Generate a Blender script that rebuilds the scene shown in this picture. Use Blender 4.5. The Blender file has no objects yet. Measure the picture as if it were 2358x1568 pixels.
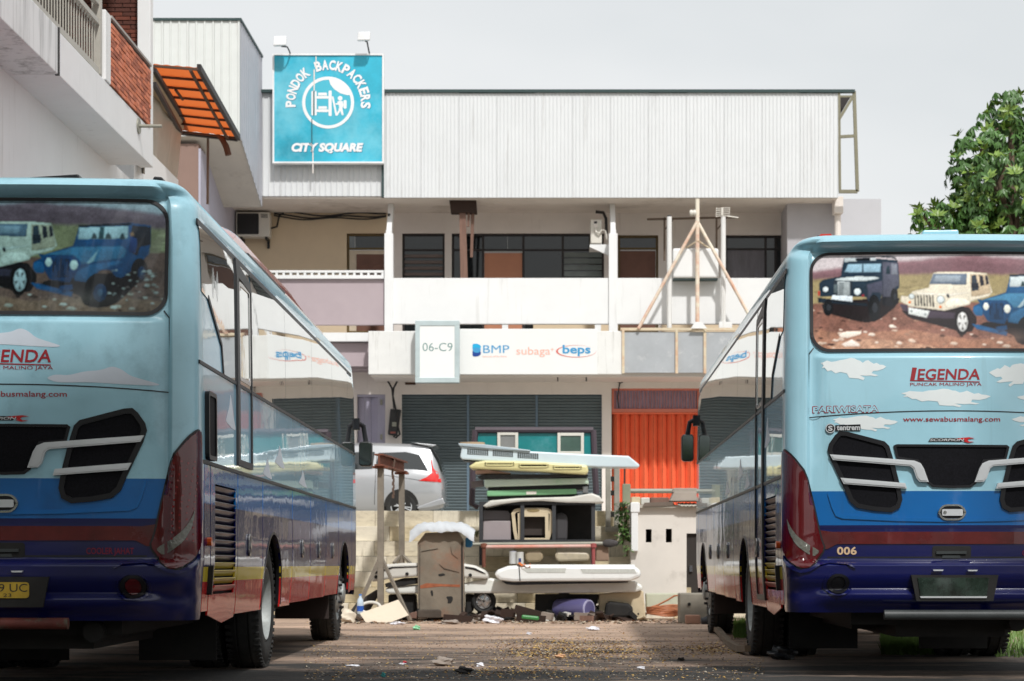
import bpy, bmesh, math, random
from mathutils import Vector, Matrix
R = math.radians
S = bpy.context.scene
COL = S.collection
# ---------------------------------------------------------------- camera, sky, sun, exposure
FP = 4700.0                       # focal length in units of a 2358 px wide picture
CAMH = 0.865
cam_d = bpy.data.cameras.new('camera')
cam_d.sensor_width = 36.0
cam_d.lens = FP / 2358 * 36
cam_d.shift_x = -106 / 2358
cam_d.shift_y = 516 / 2358
cam_d.clip_start = 0.1
cam_d.clip_end = 2000
cam_d.dof.use_dof = True
cam_d.dof.focus_distance = 15.0
cam_d.dof.aperture_fstop = 5.0
cam = bpy.data.objects.new('camera', cam_d)
COL.objects.link(cam)
cam.location = (0, 0, CAMH)
cam.rotation_euler = (R(90), 0, 0)
S.camera = cam

SUN_EL, SUN_AZ = 47.0, 17.0        # sun behind the camera, a little to its right
world = bpy.data.worlds.new("World")
S.world = world
world.use_nodes = True
nt = world.node_tree
nt.nodes.clear()
wo = nt.nodes.new('ShaderNodeOutputWorld')
bg = nt.nodes.new('ShaderNodeBackground')
sky = nt.nodes.new('ShaderNodeTexSky')
sky.sky_type = 'NISHITA'
sky.sun_disc = False
sky.sun_elevation = R(SUN_EL)
sky.sun_rotation = R(180 - SUN_AZ)
sky.dust_density = 4.0
sky.air_density = 1.0
# thin bright overcast over the clear sky: soft cloud noise blended over the sky texture
tc = nt.nodes.new('ShaderNodeTexCoord')
mp = nt.nodes.new('ShaderNodeMapping')
mp.inputs['Scale'].default_value = (1.0, 1.0, 2.6)
nz = nt.nodes.new('ShaderNodeTexNoise')
nz.inputs['Scale'].default_value = 3.0
nz.inputs['Detail'].default_value = 4
nz.inputs['Roughness'].default_value = 0.45
cr = nt.nodes.new('ShaderNodeMapRange')
cr.inputs['From Min'].default_value = 0.36
cr.inputs['From Max'].default_value = 0.62
cm = nt.nodes.new('ShaderNodeMixRGB')
cm.inputs['Color1'].default_value = (5.95, 6.15, 6.2, 1)
cm.inputs['Color2'].default_value = (7.1, 7.15, 7.1, 1)
mx = nt.nodes.new('ShaderNodeMixRGB')
mx.inputs['Fac'].default_value = 0.9
L = nt.links.new
L(tc.outputs['Generated'], mp.inputs['Vector'])
L(mp.outputs['Vector'], nz.inputs['Vector'])
L(nz.outputs['Fac'], cr.inputs['Value'])
L(cr.outputs[0], cm.inputs['Fac'])
L(sky.outputs['Color'], mx.inputs['Color1'])
L(cm.outputs[0], mx.inputs['Color2'])
L(mx.outputs['Color'], bg.inputs['Color'])
bg.inputs['Strength'].default_value = 0.1
L(bg.outputs['Background'], wo.inputs['Surface'])

sun_d = bpy.data.lights.new('sun', 'SUN')
sun_d.energy = 2.35
sun_d.angle = R(3.0)
sun_d.color = (1.0, 0.988, 0.965)
sun = bpy.data.objects.new('sun', sun_d)
COL.objects.link(sun)
sun.location = (5, -20, 30)
sun.rotation_euler = (R(90 - SUN_EL), 0, R(SUN_AZ))
S.view_settings.view_transform = 'Standard'
S.view_settings.look = 'None'
S.view_settings.exposure = 0.40
S.view_settings.gamma = 1.0
S.view_settings.use_curve_mapping = False

# ---------------------------------------------------------------- helpers
def WX(px, Y): return (px - 1285) / FP * Y
def WZ(py, Y): return CAMH + (1300 - py) / FP * Y
def lin(c):
    c /= 255.0
    return c / 12.92 if c <= 0.04045 else ((c + 0.055) / 1.055) ** 2.4
def C(r, g, b): return (lin(r), lin(g), lin(b), 1)
LOC = {}

class MB:
    """collects shapes and links them as ONE mesh object"""
    def __init__(s): s.v = []; s.f = []; s.m = []; s.k = 0
    def mat(s, k): s.k = k; return s
    def add(s, vs, fs):
        o = len(s.v); s.v += [tuple(p) for p in vs]
        for f in fs: s.f.append([o + i for i in f]); s.m.append(s.k)
        return s
    def box(s, x0, x1, y0, y1, z0, z1):
        x0, x1 = min(x0, x1), max(x0, x1); y0, y1 = min(y0, y1), max(y0, y1); z0, z1 = min(z0, z1), max(z0, z1)
        return s.add([(x0,y0,z0),(x1,y0,z0),(x1,y1,z0),(x0,y1,z0),(x0,y0,z1),(x1,y0,z1),(x1,y1,z1),(x0,y1,z1)],
            [(3,2,1,0),(4,5,6,7),(0,1,5,4),(1,2,6,5),(2,3,7,6),(3,0,4,7)])
    def obox(s, c, h, rot=(0,0,0)):
        from mathutils import Euler
        m = Euler(rot).to_matrix(); c = Vector(c)
        vs = [c + m @ Vector((sx*h[0], sy*h[1], sz*h[2])) for sx,sy,sz in
              ((-1,-1,-1),(1,-1,-1),(1,1,-1),(-1,1,-1),(-1,-1,1),(1,-1,1),(1,1,1),(-1,1,1))]
        return s.add(vs, [(3,2,1,0),(4,5,6,7),(0,1,5,4),(1,2,6,5),(2,3,7,6),(3,0,4,7)])
    def bar(s, p, q, a, b=None):
        """square bar from p to q"""
        b = b or a; p = Vector(p); q = Vector(q); d = (q-p).normalized()
        u = d.cross(Vector((0,0,1)))
        if u.length < 1e-3: u = Vector((1,0,0))
        u.normalize(); w = d.cross(u).normalized()
        vs = [e + u*a*i + w*b*j for e in (p,q) for i,j in ((-1,-1),(1,-1),(1,1),(-1,1))]
        return s.add(vs, [(3,2,1,0),(4,5,6,7),(0,1,5,4),(1,2,6,5),(2,3,7,6),(3,0,4,7)])
    def tube(s, p, q, r, n=10, r2=None, cap=True):
        r2 = r if r2 is None else r2; p = Vector(p); q = Vector(q); d = (q-p).normalized()
        u = d.orthogonal().normalized(); w = d.cross(u)
        vs = [p + (u*math.cos(2*math.pi*i/n) + w*math.sin(2*math.pi*i/n))*r for i in range(n)]
        vs += [q + (u*math.cos(2*math.pi*i/n) + w*math.sin(2*math.pi*i/n))*r2 for i in range(n)]
        fs = [(i,(i+1)%n,n+(i+1)%n,n+i) for i in range(n)]
        if cap: fs += [tuple(range(n-1,-1,-1)), tuple(range(n,2*n))]
        return s.add(vs, fs)
    def path(s, pts, r, n=8):
        pts = [Vector(p) for p in pts]; vs = []; fs = []; u = None
        for i, p in enumerate(pts):
            d = (pts[min(i+1,len(pts)-1)] - pts[max(i-1,0)]).normalized()
            u = d.orthogonal() if u is None else u - d*u.dot(d)
            u.normalize(); w = d.cross(u); rr = r[i] if isinstance(r,(list,tuple)) else r
            vs += [p + (u*math.cos(2*math.pi*k/n) + w*math.sin(2*math.pi*k/n))*rr for k in range(n)]
        for i in range(len(pts)-1):
            fs += [(i*n+k, i*n+(k+1)%n, (i+1)*n+(k+1)%n, (i+1)*n+k) for k in range(n)]
        fs += [tuple(range(n-1,-1,-1)), tuple(range((len(pts)-1)*n, len(pts)*n))]
        return s.add(vs, fs)
    def prism(s, pts, a, b, axis='y'):
        """extrude a 2-D outline; axis y: pts are (x,z); axis x: pts are (y,z); axis z: pts are (x,y)"""
        n = len(pts)
        def mk(p, t): return (p[0],t,p[1]) if axis == 'y' else ((t,p[0],p[1]) if axis == 'x' else (p[0],p[1],t))
        vs = [mk(p,a) for p in pts] + [mk(p,b) for p in pts]
        return s.add(vs, [tuple(range(n)), tuple(range(2*n-1,n-1,-1))] + [(i,n+i,n+(i+1)%n,(i+1)%n) for i in range(n)])
    def lathe(s, prof, c, axis='x', n=32, close=False):
        """prof: list of (along, radius)"""
        vs = []; m = len(prof)
        for i in range(n):
            a = 2*math.pi*i/n; ca, sa = math.cos(a), math.sin(a)
            for t, r in prof:
                if axis == 'x': vs.append((c[0]+t, c[1]+r*ca, c[2]+r*sa))
                elif axis == 'y': vs.append((c[0]+r*ca, c[1]+t, c[2]+r*sa))
                else: vs.append((c[0]+r*ca, c[1]+r*sa, c[2]+t))
        fs = [(i*m+j, i*m+j+1, ((i+1)%n)*m+j+1, ((i+1)%n)*m+j) for i in range(n) for j in range(m-1)]
        return s.add(vs, fs)
    def grid(s, fn, nu, nv):
        vs = [fn(i/nu, j/nv) for j in range(nv+1) for i in range(nu+1)]
        return s.add(vs, [(j*(nu+1)+i, j*(nu+1)+i+1, (j+1)*(nu+1)+i+1, (j+1)*(nu+1)+i) for j in range(nv) for i in range(nu)])
    def build(s, name, mats, parent=None, world=True, smooth=None, bevel=0, seg=2, fix=True):
        me = bpy.data.meshes.new(name)
        off = LOC.get(parent.name, (0,0,0)) if (parent and world) else (0,0,0)
        me.from_pydata([(p[0]-off[0],p[1]-off[1],p[2]-off[2]) for p in s.v], [], s.f)
        mats = mats if isinstance(mats,(list,tuple)) else [mats]
        for m in mats: me.materials.append(m)
        for p, k in zip(me.polygons, s.m): p.material_index = min(k, len(mats)-1)
        if fix:
            bm = bmesh.new(); bm.from_mesh(me)
            bmesh.ops.recalc_face_normals(bm, faces=bm.faces)
            bm.to_mesh(me); bm.free()
        return link(name, me, parent, off, smooth, bevel, seg)

def link(name, me, parent=None, off=(0,0,0), smooth=None, bevel=0, seg=2):
    o = bpy.data.objects.new(name, me); COL.objects.link(o)
    if smooth is not None:
        me.shade_smooth(); me.set_sharp_from_angle(angle=R(smooth))
    if bevel:
        b = o.modifiers.new('bevel','BEVEL'); b.width = bevel; b.segments = seg; b.limit_method = 'ANGLE'; b.angle_limit = R(40)
    if parent: o.parent = parent
    LOC[o.name] = off
    return o

def tag(o, label, cat, group=None):
    o['label'] = label; o['category'] = cat
    if group: o['group'] = group
    return o
def thing(name, label, cat, loc=(0,0,0), group=None, rz=0):
    o = bpy.data.objects.new(name, None); COL.objects.link(o); o.location = loc; o.rotation_euler = (0,0,rz)
    o.empty_display_size = 0.2
    LOC[o.name] = loc
    return tag(o, label, cat, group)
def struct(o): o['kind'] = 'structure'; return o
def stuff(o): o['kind'] = 'stuff'; return o
def inst(src, name, parent, loc, rot=(0,0,0), scale=(1,1,1)):
    o = bpy.data.objects.new(name, src.data if hasattr(src,'data') else src); COL.objects.link(o)
    o.parent = parent; o.location = loc; o.rotation_euler = rot; o.scale = scale
    return o

# ---------------------------------------------------------------- materials
def M(name, col, rough=0.6, metal=0.0, var=0.12, vs=2.0, bump=0.0, bs=12.0, coat=0.0, spec=0.5, dirt=None, dirt_amt=0.0,
      streak=False, ds=1.5, ior=1.5, mapscale=(1,1,1), bdist=0.01, coatrough=0.03):
    m = bpy.data.materials.new(name); m.use_nodes = True
    n = m.node_tree.nodes; l = m.node_tree.links.new
    p = n['Principled BSDF']
    p.inputs['Roughness'].default_value = rough; p.inputs['Metallic'].default_value = metal
    p.inputs['Specular IOR Level'].default_value = spec; p.inputs['IOR'].default_value = ior
    p.inputs['Coat Weight'].default_value = coat; p.inputs['Coat Roughness'].default_value = coatrough
    t = n.new('ShaderNodeTexCoord'); mpn = n.new('ShaderNodeMapping'); mpn.inputs['Scale'].default_value = mapscale
    l(t.outputs['Object'], mpn.inputs['Vector'])
    oi = n.new('ShaderNodeObjectInfo'); add = n.new('ShaderNodeVectorMath'); add.operation = 'ADD'
    sc = n.new('ShaderNodeVectorMath'); sc.operation = 'SCALE'; sc.inputs['Scale'].default_value = 37.0
    cmb = n.new('ShaderNodeCombineXYZ')
    for a in ('X','Y','Z'): l(oi.outputs['Random'], cmb.inputs[a])
    l(cmb.outputs[0], sc.inputs[0]); l(mpn.outputs[0], add.inputs[0]); l(sc.outputs[0], add.inputs[1])
    vec = add.outputs[0]
    nz = n.new('ShaderNodeTexNoise'); nz.inputs['Scale'].default_value = vs; nz.inputs['Detail'].default_value = 6; nz.inputs['Roughness'].default_value = 0.65
    l(vec, nz.inputs['Vector'])
    mix = n.new('ShaderNodeMixRGB')
    mix.inputs['Color1'].default_value = (col[0]*(1-var), col[1]*(1-var), col[2]*(1-var), 1)
    mix.inputs['Color2'].default_value = (min(1,col[0]*(1+var)), min(1,col[1]*(1+var)), min(1,col[2]*(1+var)), 1)
    rp = n.new('ShaderNodeMapRange'); rp.inputs['From Min'].default_value = 0.3; rp.inputs['From Max'].default_value = 0.7
    l(nz.outputs['Fac'], rp.inputs['Value']); l(rp.outputs[0], mix.inputs['Fac'])
    out = mix.outputs[0]
    if dirt and dirt_amt:
        n2 = n.new('ShaderNodeTexNoise'); n2.inputs['Scale'].default_value = ds; n2.inputs['Detail'].default_value = 8; n2.inputs['Roughness'].default_value = 0.7
        m2 = n.new('ShaderNodeMapping'); m2.inputs['Scale'].default_value = (5,5,0.35) if streak else (1,1,1); m2.inputs['Location'].default_value = (3.1,1.7,0.4)
        l(vec, m2.inputs['Vector']); l(m2.outputs[0], n2.inputs['Vector'])
        r2 = n.new('ShaderNodeMapRange'); r2.inputs['From Min'].default_value = 0.62 - 0.3*dirt_amt; r2.inputs['From Max'].default_value = 0.8
        r2.inputs['To Max'].default_value = min(1.0, 0.35 + dirt_amt)
        l(n2.outputs['Fac'], r2.inputs['Value'])
        mx2 = n.new('ShaderNodeMixRGB'); mx2.inputs['Color2'].default_value = dirt
        l(out, mx2.inputs['Color1']); l(r2.outputs[0], mx2.inputs['Fac']); out = mx2.outputs[0]
        rr = n.new('ShaderNodeMapRange'); rr.inputs['To Min'].default_value = rough; rr.inputs['To Max'].default_value = min(1, rough+0.3)
        l(r2.outputs[0], rr.inputs['Value']); l(rr.outputs[0], p.inputs['Roughness'])
    l(out, p.inputs['Base Color'])
    m['out'] = 0
    if bump:
        nb = n.new('ShaderNodeTexNoise'); nb.inputs['Scale'].default_value = bs; nb.inputs['Detail'].default_value = 5
        l(vec, nb.inputs['Vector'])
        b = n.new('ShaderNodeBump'); b.inputs['Strength'].default_value = bump; b.inputs['Distance'].default_value = bdist
        l(nb.outputs['Fac'], b.inputs['Height']); l(b.outputs[0], p.inputs['Normal'])
        if coat: l(b.outputs[0], p.inputs['Coat Normal'])
    return m

def banded(m, bands, axis='Z'):
    """replace the base colour by horizontal paint bands: [(z_top, colour), ...] from the bottom up"""
    n = m.node_tree.nodes; l = m.node_tree.links.new; p = n['Principled BSDF']
    t = n.new('ShaderNodeTexCoord'); sp = n.new('ShaderNodeSeparateXYZ'); l(t.outputs['Object'], sp.inputs[0])
    src = None
    for i, (zt, colr) in enumerate(bands):
        if src is None:
            rgb = n.new('ShaderNodeRGB'); rgb.outputs[0].default_value = colr; src = rgb.outputs[0]
        else:
            gt = n.new('ShaderNodeMath'); gt.operation = 'GREATER_THAN'; gt.inputs[1].default_value = bands[i-1][0]
            l(sp.outputs[axis], gt.inputs[0])
            mx = n.new('ShaderNodeMixRGB'); mx.inputs['Color2'].default_value = colr
            l(gt.outputs[0], mx.inputs['Fac']); l(src, mx.inputs['Color1']); src = mx.outputs[0]
    # grime over the bands
    old = p.inputs['Base Color'].links[0].from_socket
    mu = n.new('ShaderNodeMixRGB'); mu.blend_type = 'MULTIPLY'; mu.inputs['Fac'].default_value = 1
    l(src, mu.inputs['Color1']); l(old, mu.inputs['Color2']); l(mu.outputs[0], p.inputs['Base Color'])
    return m

def attr_mat(name, rough=0.5, coat=0.0, grade=(1,1,1), spec=0.5, var=0.1):
    """flat print: colours from the mesh's own colour attribute"""
    m = bpy.data.materials.new(name); m.use_nodes = True
    n = m.node_tree.nodes; l = m.node_tree.links.new; p = n['Principled BSDF']
    a = n.new('ShaderNodeAttribute'); a.attribute_name = 'print'
    t = n.new('ShaderNodeTexCoord'); nz = n.new('ShaderNodeTexNoise'); nz.inputs['Scale'].default_value = 9; nz.inputs['Detail'].default_value = 8; nz.inputs['Roughness'].default_value = 0.75
    l(t.outputs['Object'], nz.inputs['Vector'])
    rp = n.new('ShaderNodeMapRange'); rp.inputs['From Min'].default_value = 0.3; rp.inputs['From Max'].default_value = 0.7
    rp.inputs['To Min'].default_value = 1-var*2; rp.inputs['To Max'].default_value = 1+var
    l(nz.outputs['Fac'], rp.inputs['Value'])
    g = n.new('ShaderNodeMixRGB'); g.blend_type = 'MULTIPLY'; g.inputs['Fac'].default_value = 1; g.inputs['Color2'].default_value = (*grade,1)
    l(a.outputs['Color'], g.inputs['Color1'])
    g2 = n.new('ShaderNodeVectorMath'); g2.operation = 'SCALE'; l(g.outputs[0], g2.inputs[0]); l(rp.outputs[0], g2.inputs['Scale'])
    l(g2.outputs[0], p.inputs['Base Color'])
    p.inputs['Roughness'].default_value = rough; p.inputs['Coat Weight'].default_value = coat; p.inputs['Specular IOR Level'].default_value = spec
    return m

# ---------------------------------------------------------------- flat shapes and lettering laid on a surface
def text2d(txt, x0, x1, z0, z1, shear=0.0, bold=0.0, space=1.0, keep=False):
    """outline of a text fitted to the box; returns (verts2d, faces)"""
    if 'M' in txt: bold = 0.0       # the font's M does not take an offset
    c = bpy.data.curves.new('t', 'FONT'); c.body = txt; c.shear = shear; c.offset = bold; c.space_character = space
    c.resolution_u = 3; c.fill_mode = 'FRONT'
    o = bpy.data.objects.new('t', c); COL.objects.link(o)
    dg = bpy.context.evaluated_depsgraph_get()
    me = bpy.data.meshes.new_from_object(o.evaluated_get(dg))
    vs = [(v.co.x, v.co.y) for v in me.vertices]; fs = [tuple(p.vertices) for p in me.polygons]
    bpy.data.objects.remove(o); bpy.data.curves.remove(c); bpy.data.meshes.remove(me)
    ax = min(v[0] for v in vs); bx = max(v[0] for v in vs); az = min(v[1] for v in vs); bz = max(v[1] for v in vs)
    sx = (x1-x0)/(bx-ax); sz = (z1-z0)/(bz-az)
    return [(x0+(v[0]-ax)*sx, z0+(v[1]-az)*sz) for v in vs], fs

def onsurf(name, shapes, fn, mats, parent, step=0.12, depth=0.0, world=False, attr=False, smooth=None, zstep=None, fix=False):
    """shapes: list of (verts2d, faces, offset, material index or colour); fn(u,z,off)->3-D point.
    depth > 0 gives the piece sides down to the surface."""
    bm = bmesh.new()
    lay = bm.loops.layers.float_color.new('print') if attr else None
    for vs, fs, off, mi in shapes:
        b = bmesh.new()
        bv = [b.verts.new((v[0], 0, v[1])) for v in vs]
        for f in fs:
            try: b.faces.new([bv[i] for i in f])
            except ValueError: pass
        b.normal_update()
        big = [f for f in b.faces if len(f.verts) > 4]
        if big: bmesh.ops.triangulate(b, faces=big)
        xs = [v[0] for v in vs]; lo, hi = min(xs), max(xs)
        if step and hi-lo > step:
            k = math.floor(lo/step)+1
            while k*step < hi-1e-4:
                bmesh.ops.bisect_plane(b, geom=b.verts[:]+b.edges[:]+b.faces[:], plane_co=(k*step,0,0), plane_no=(1,0,0)); k += 1
        if zstep:
            zs = [v[1] for v in vs]; lo, hi = min(zs), max(zs); k = math.floor(lo/zstep)+1
            while k*zstep < hi-1e-4:
                bmesh.ops.bisect_plane(b, geom=b.verts[:]+b.edges[:]+b.faces[:], plane_co=(0,0,k*zstep), plane_no=(0,0,1)); k += 1
        b.verts.ensure_lookup_table()
        zlo = min(v[1] for v in vs); zsp = max(1e-4,max(v[1] for v in vs)-zlo)
        top = {v: bm.verts.new(fn(v.co.x, v.co.z, off)) for v in b.verts}
        for f in b.faces:
            try: nf = bm.faces.new([top[v] for v in f.verts])
            except ValueError: continue
            if attr:
                for lp,v in zip(nf.loops,f.verts):
                    k_ = (0.76+0.4*(v.co.z-zlo)/zsp)*(1+.07*math.sin(v.co.x*41+v.co.z*67)); lp[lay] = (mi[0]*k_,mi[1]*k_,mi[2]*k_,1)
            else: nf.material_index = mi
        if depth:
            bot = {}
            for e in b.edges:
                if len(e.link_faces) == 1:
                    for v in e.verts:
                        if v not in bot: bot[v] = bm.verts.new(fn(v.co.x, v.co.z, off-depth))
                    a, c = e.verts
                    nf = bm.faces.new([top[a], top[c], bot[c], bot[a]])
                    if not attr: nf.material_index = mi
                    else:
                        for lp in nf.loops: lp[lay] = mi
        b.free()
    bmesh.ops.recalc_face_normals(bm, faces=bm.faces)
    off3 = LOC.get(parent.name,(0,0,0)) if (parent and world) else (0,0,0)
    me = bpy.data.meshes.new(name)
    if world: bmesh.ops.translate(bm, verts=bm.verts, vec=-Vector(off3))
    bm.to_mesh(me); bm.free()
    for m in (mats if isinstance(mats,(list,tuple)) else [mats]): me.materials.append(m)
    return link(name, me, parent, off3, smooth)
def P(pts, off=0.003, mi=0): return (pts, [tuple(range(len(pts)))], off, mi)
def ring(outer, inner, off, mi=0):
    n = len(outer); return (outer+inner, [(i,(i+1)%n,n+(i+1)%n,n+i) for i in range(n)], off, mi)
def rrect(x0,x1,z0,z1,r,n=6):
    o = []
    for cx,cz,a0 in ((x1-r,z1-r,0),(x0+r,z1-r,90),(x0+r,z0+r,180),(x1-r,z0+r,270)):
        for i in range(n+1):
            a = R(a0+90*i/n); o.append((cx+r*math.cos(a), cz+r*math.sin(a)))
    return o
def circ(cx,cz,r,n=24,rz=None): return [(cx+r*math.cos(2*math.pi*i/n), cz+(rz or r)*math.sin(2*math.pi*i/n)) for i in range(n)]
def inset(pts, d):
    n = len(pts); a = sum(pts[i][0]*pts[(i+1)%n][1]-pts[(i+1)%n][0]*pts[i][1] for i in range(n)); sg = 1 if a > 0 else -1
    out = []
    for i in range(n):
        p0, p1, p2 = Vector(pts[i-1]), Vector(pts[i]), Vector(pts[(i+1)%n])
        e1 = (p1-p0).normalized(); e2 = (p2-p1).normalized()
        n1 = Vector((-e1.y,e1.x))*sg; n2 = Vector((-e2.y,e2.x))*sg
        b = n1+n2; b = b/max(0.35, b.length_squared/2) if b.length > 1e-6 else n1
        q = p1 + b*d; out.append((q.x,q.y))
    return out
def smoothpoly(pts, it=2):
    for _ in range(it):
        q = []
        for i in range(len(pts)):
            a, b = pts[i], pts[(i+1)%len(pts)]
            q += [(a[0]*.8+b[0]*.2, a[1]*.8+b[1]*.2), (a[0]*.2+b[0]*.8, a[1]*.2+b[1]*.8)]
        pts = q
    return pts
CLOUD = [(460,225),(490,216),(520,205),(560,214),(600,212),(640,200),(690,195),(740,187),(770,190),(800,200),(825,204),(850,225),(875,212),(900,205),(920,214),(950,232),(975,230),(1000,240),(1030,246),(1060,262),(1030,280),(985,295),(940,290),(925,312),(990,330),(960,340),(920,332),(880,335),(820,328),(865,352),(850,368),(810,352),(780,350),(720,345),(700,310),(640,300),(600,310),(560,285),(530,290),(500,265),(475,262),(490,246)]
def cloud(x0,x1,z0,z1,seed,n=0):
    rd = random.Random(seed); fl = seed%3 == 0
    q = [((p[0]-460)/600+rd.uniform(-.008,.008), 1-(p[1]-187)/181+rd.uniform(-.02,.02)) for p in CLOUD]
    return [(x0+(x1-x0)*((1-u) if fl else u), z0+(z1-z0)*v) for u,v in q]
# ================================================================= ground, terrace, main building
m_ground = M('yard_dirt_asphalt',C(176,150,130),rough=.9,var=.34,vs=1.5,bump=.9,bs=9,bdist=.03,dirt=(.05,.045,.04,1),dirt_amt=.3,ds=2.5,mapscale=(.8,1,1))
def yard_ground(m):
    n = m.node_tree.nodes; l = m.node_tree.links.new; p = n['Principled BSDF']
    t = n.new('ShaderNodeTexCoord'); mp_ = n.new('ShaderNodeMapping'); mp_.inputs['Scale'].default_value = (.35,.8,1); l(t.outputs['Object'],mp_.inputs['Vector'])
    a = n.new('ShaderNodeTexNoise'); a.inputs['Scale'].default_value = .9; a.inputs['Detail'].default_value = 10; a.inputs['Roughness'].default_value = .72; l(mp_.outputs[0],a.inputs['Vector'])
    sp = n.new('ShaderNodeSeparateXYZ'); l(t.outputs['Object'],sp.inputs[0])
    g = n.new('ShaderNodeMapRange'); g.inputs['From Min'].default_value = 16; g.inputs['From Max'].default_value = 27; g.inputs['To Min'].default_value = -.09; g.inputs['To Max'].default_value = .15; l(sp.outputs['Y'],g.inputs['Value'])
    ad = n.new('ShaderNodeMath'); ad.operation = 'ADD'; l(a.outputs['Fac'],ad.inputs[0]); l(g.outputs[0],ad.inputs[1])
    r_ = n.new('ShaderNodeMapRange'); r_.inputs['From Min'].default_value = .40; r_.inputs['From Max'].default_value = .62; l(ad.outputs[0],r_.inputs['Value'])
    old = p.inputs['Base Color'].links[0].from_socket
    mx_ = n.new('ShaderNodeMixRGB'); mx_.inputs['Color1'].default_value = (.028,.026,.024,1); l(r_.outputs[0],mx_.inputs['Fac']); l(old,mx_.inputs['Color2']); l(mx_.outputs[0],p.inputs['Base Color'])
yard_ground(m_ground)     # sandy dirt over dark asphalt; shade painted in as darkening towards the camera
q = MB(); q.grid(lambda u,v: (-200+400*u, -60+360*v, 0.0), 8, 8)
struct(q.build('ground',[m_ground]))
YT = 34.2
m_conc = M('pale_concrete',C(176,170,158),rough=.85,var=.15,vs=1.2,bump=.3,bs=14,dirt=C(90,82,70),dirt_amt=.25)
q = MB(); q.box(-30,30,YT-.02,75,.02,1.735); struct(q.build('terrace',[m_conc]))

YF, YW, YG = 43.7, 45.6, 45.0
fx = lambda p: WX(p,YF); fz = lambda p: WZ(p,YF)
wx = lambda p: WX(p,YW); wz = lambda p: WZ(p,YW)
gx = lambda p: WX(p,YG); gz_ = lambda p: WZ(p,YG)
m_white = M('white_wall_paint',(.78,.785,.78,1),rough=.8,var=.03,vs=1.5,dirt=C(160,156,146),dirt_amt=.15,streak=True,ds=1.2)
m_whited = M('stained_white_wall',(.74,.74,.72,1),rough=.85,var=.05,dirt=C(120,112,96),dirt_amt=.22,streak=True,ds=2)
m_grei = M('greige_wall',C(228,220,213),rough=.85,var=.04,dirt=C(150,140,130),dirt_amt=.08,streak=True)
m_beige = M('beige_wall',C(222,202,172),rough=.85,var=.04)
m_purp = M('mauve_wall',C(176,162,166),rough=.85,var=.04)
m_soff = M('stained_soffit',C(224,215,206),rough=.9,var=.06,dirt=C(110,92,70),dirt_amt=.28,ds=.9)
m_clad = M('pale_ribbed_sheet',C(216,218,219),rough=.5,metal=.1,var=.03,vs=1,dirt=C(128,120,112),dirt_amt=.17,streak=True,ds=1.1)
m_cladw = M('white_ribbed_sheet',C(214,217,214),rough=.5,metal=.1,var=.04,dirt=C(165,140,115),dirt_amt=.06,streak=True)
m_trimd = M('dark_green_flashing',C(40,62,62),rough=.5,var=.1)
m_glassd = M('dark_window_glass',(.010,.014,.016,1),rough=.06,var=.3,spec=.6)
m_frame = M('dark_brown_frame',(.022,.017,.017,1),rough=.6,var=.2)
m_olive = M('olive_wood_frame',C(96,78,40),rough=.6)
m_brown = M('brown_door',C(112,76,62),rough=.6,var=.15,vs=3)
m_tan = M('tan_door_panel',C(190,130,100),rough=.6,var=.06)
m_louv = M('grey_louvre_blade',C(120,108,104),rough=.5,var=.1)
m_shut = M('slate_shutter_slat',C(88,100,104),rough=.5,var=.12,vs=2,dirt=C(60,62,60),dirt_amt=.2)
m_shutp = M('blue_grey_shutter_rail',C(96,116,132),rough=.5,var=.06)
m_lilac = M('lilac_metal_door',C(176,172,190),rough=.5,var=.06)
m_org = M('orange_folding_door',C(238,116,78),rough=.6,var=.07,vs=3,dirt=C(150,70,45),dirt_amt=.10,streak=True)
m_salm = M('salmon_frame',C(206,120,100),rough=.6,var=.08)
m_curt = M('purple_net_curtain',C(150,134,152),rough=.8,var=.35,vs=5,mapscale=(8,1,.8))
m_rust = M('rusty_white_steel',C(210,196,170),rough=.7,var=.1,dirt=C(190,100,45),dirt_amt=.5,ds=2.2)
m_rusto = M('orange_rusty_steel',C(226,218,200),rough=.75,var=.1,dirt=C(196,98,44),dirt_amt=.66,ds=2.2)
m_greyp = M('peeling_grey_sheet',C(168,172,176),rough=.6,var=.10,vs=1.5,dirt=(.78,.78,.76,1),dirt_amt=.16,ds=4.5)
m_wire = M('black_cable',(.02,.02,.02,1),rough=.6)
m_steel = M('galvanised_steel',C(150,148,136),rough=.55,metal=.4,var=.15)
m_rail = M('olive_grey_steel',C(128,124,104),rough=.6,metal=.2,var=.1)

B = thing('shop_building','long two storey shop block with ribbed cladding, balcony and roller shutters','building',(0,44,1.74))
ZS = fz(455)
def ribsheet(x0,x1,z0,z1,y,pitch=.13,amp=.022,lap=0.0):
    q = MB(); pr = []; n = max(1,round((x1-x0)/pitch)); p = (x1-x0)/n
    for i in range(n):
        a = x0+i*p; pr += [(a,0),(a+p*.70,0),(a+p*.78,amp),(a+p*.92,amp)]
    pr.append((x1,0))
    vs = []
    for a,d in pr: vs += [(a,y-d-lap,z0),(a,y-d-lap,z1)]
    k = len(pr)
    q.add(vs,[(2*i,2*i+2,2*i+3,2*i+1) for i in range(k-1)])
    q.add([(x0,y+.03,z0),(x1,y+.03,z0),(x1,y+.03,z1),(x0,y+.03,z1)],[(0,1,2,3)])
    return q
rd = random.Random(2)
xL, xM, xR = fx(490), fx(883), fx(1931)
n = 12; w_ = (xR-xM)/n
for i in range(n): ribsheet(xM+i*w_,xM+(i+1)*w_-.004,fz(455),fz(214)+rd.uniform(-.01,.01),YF,.085,.017,.0).build('cladding_sheet',[m_clad],B)
n = 5; w_ = (xM-xL)/n
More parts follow.
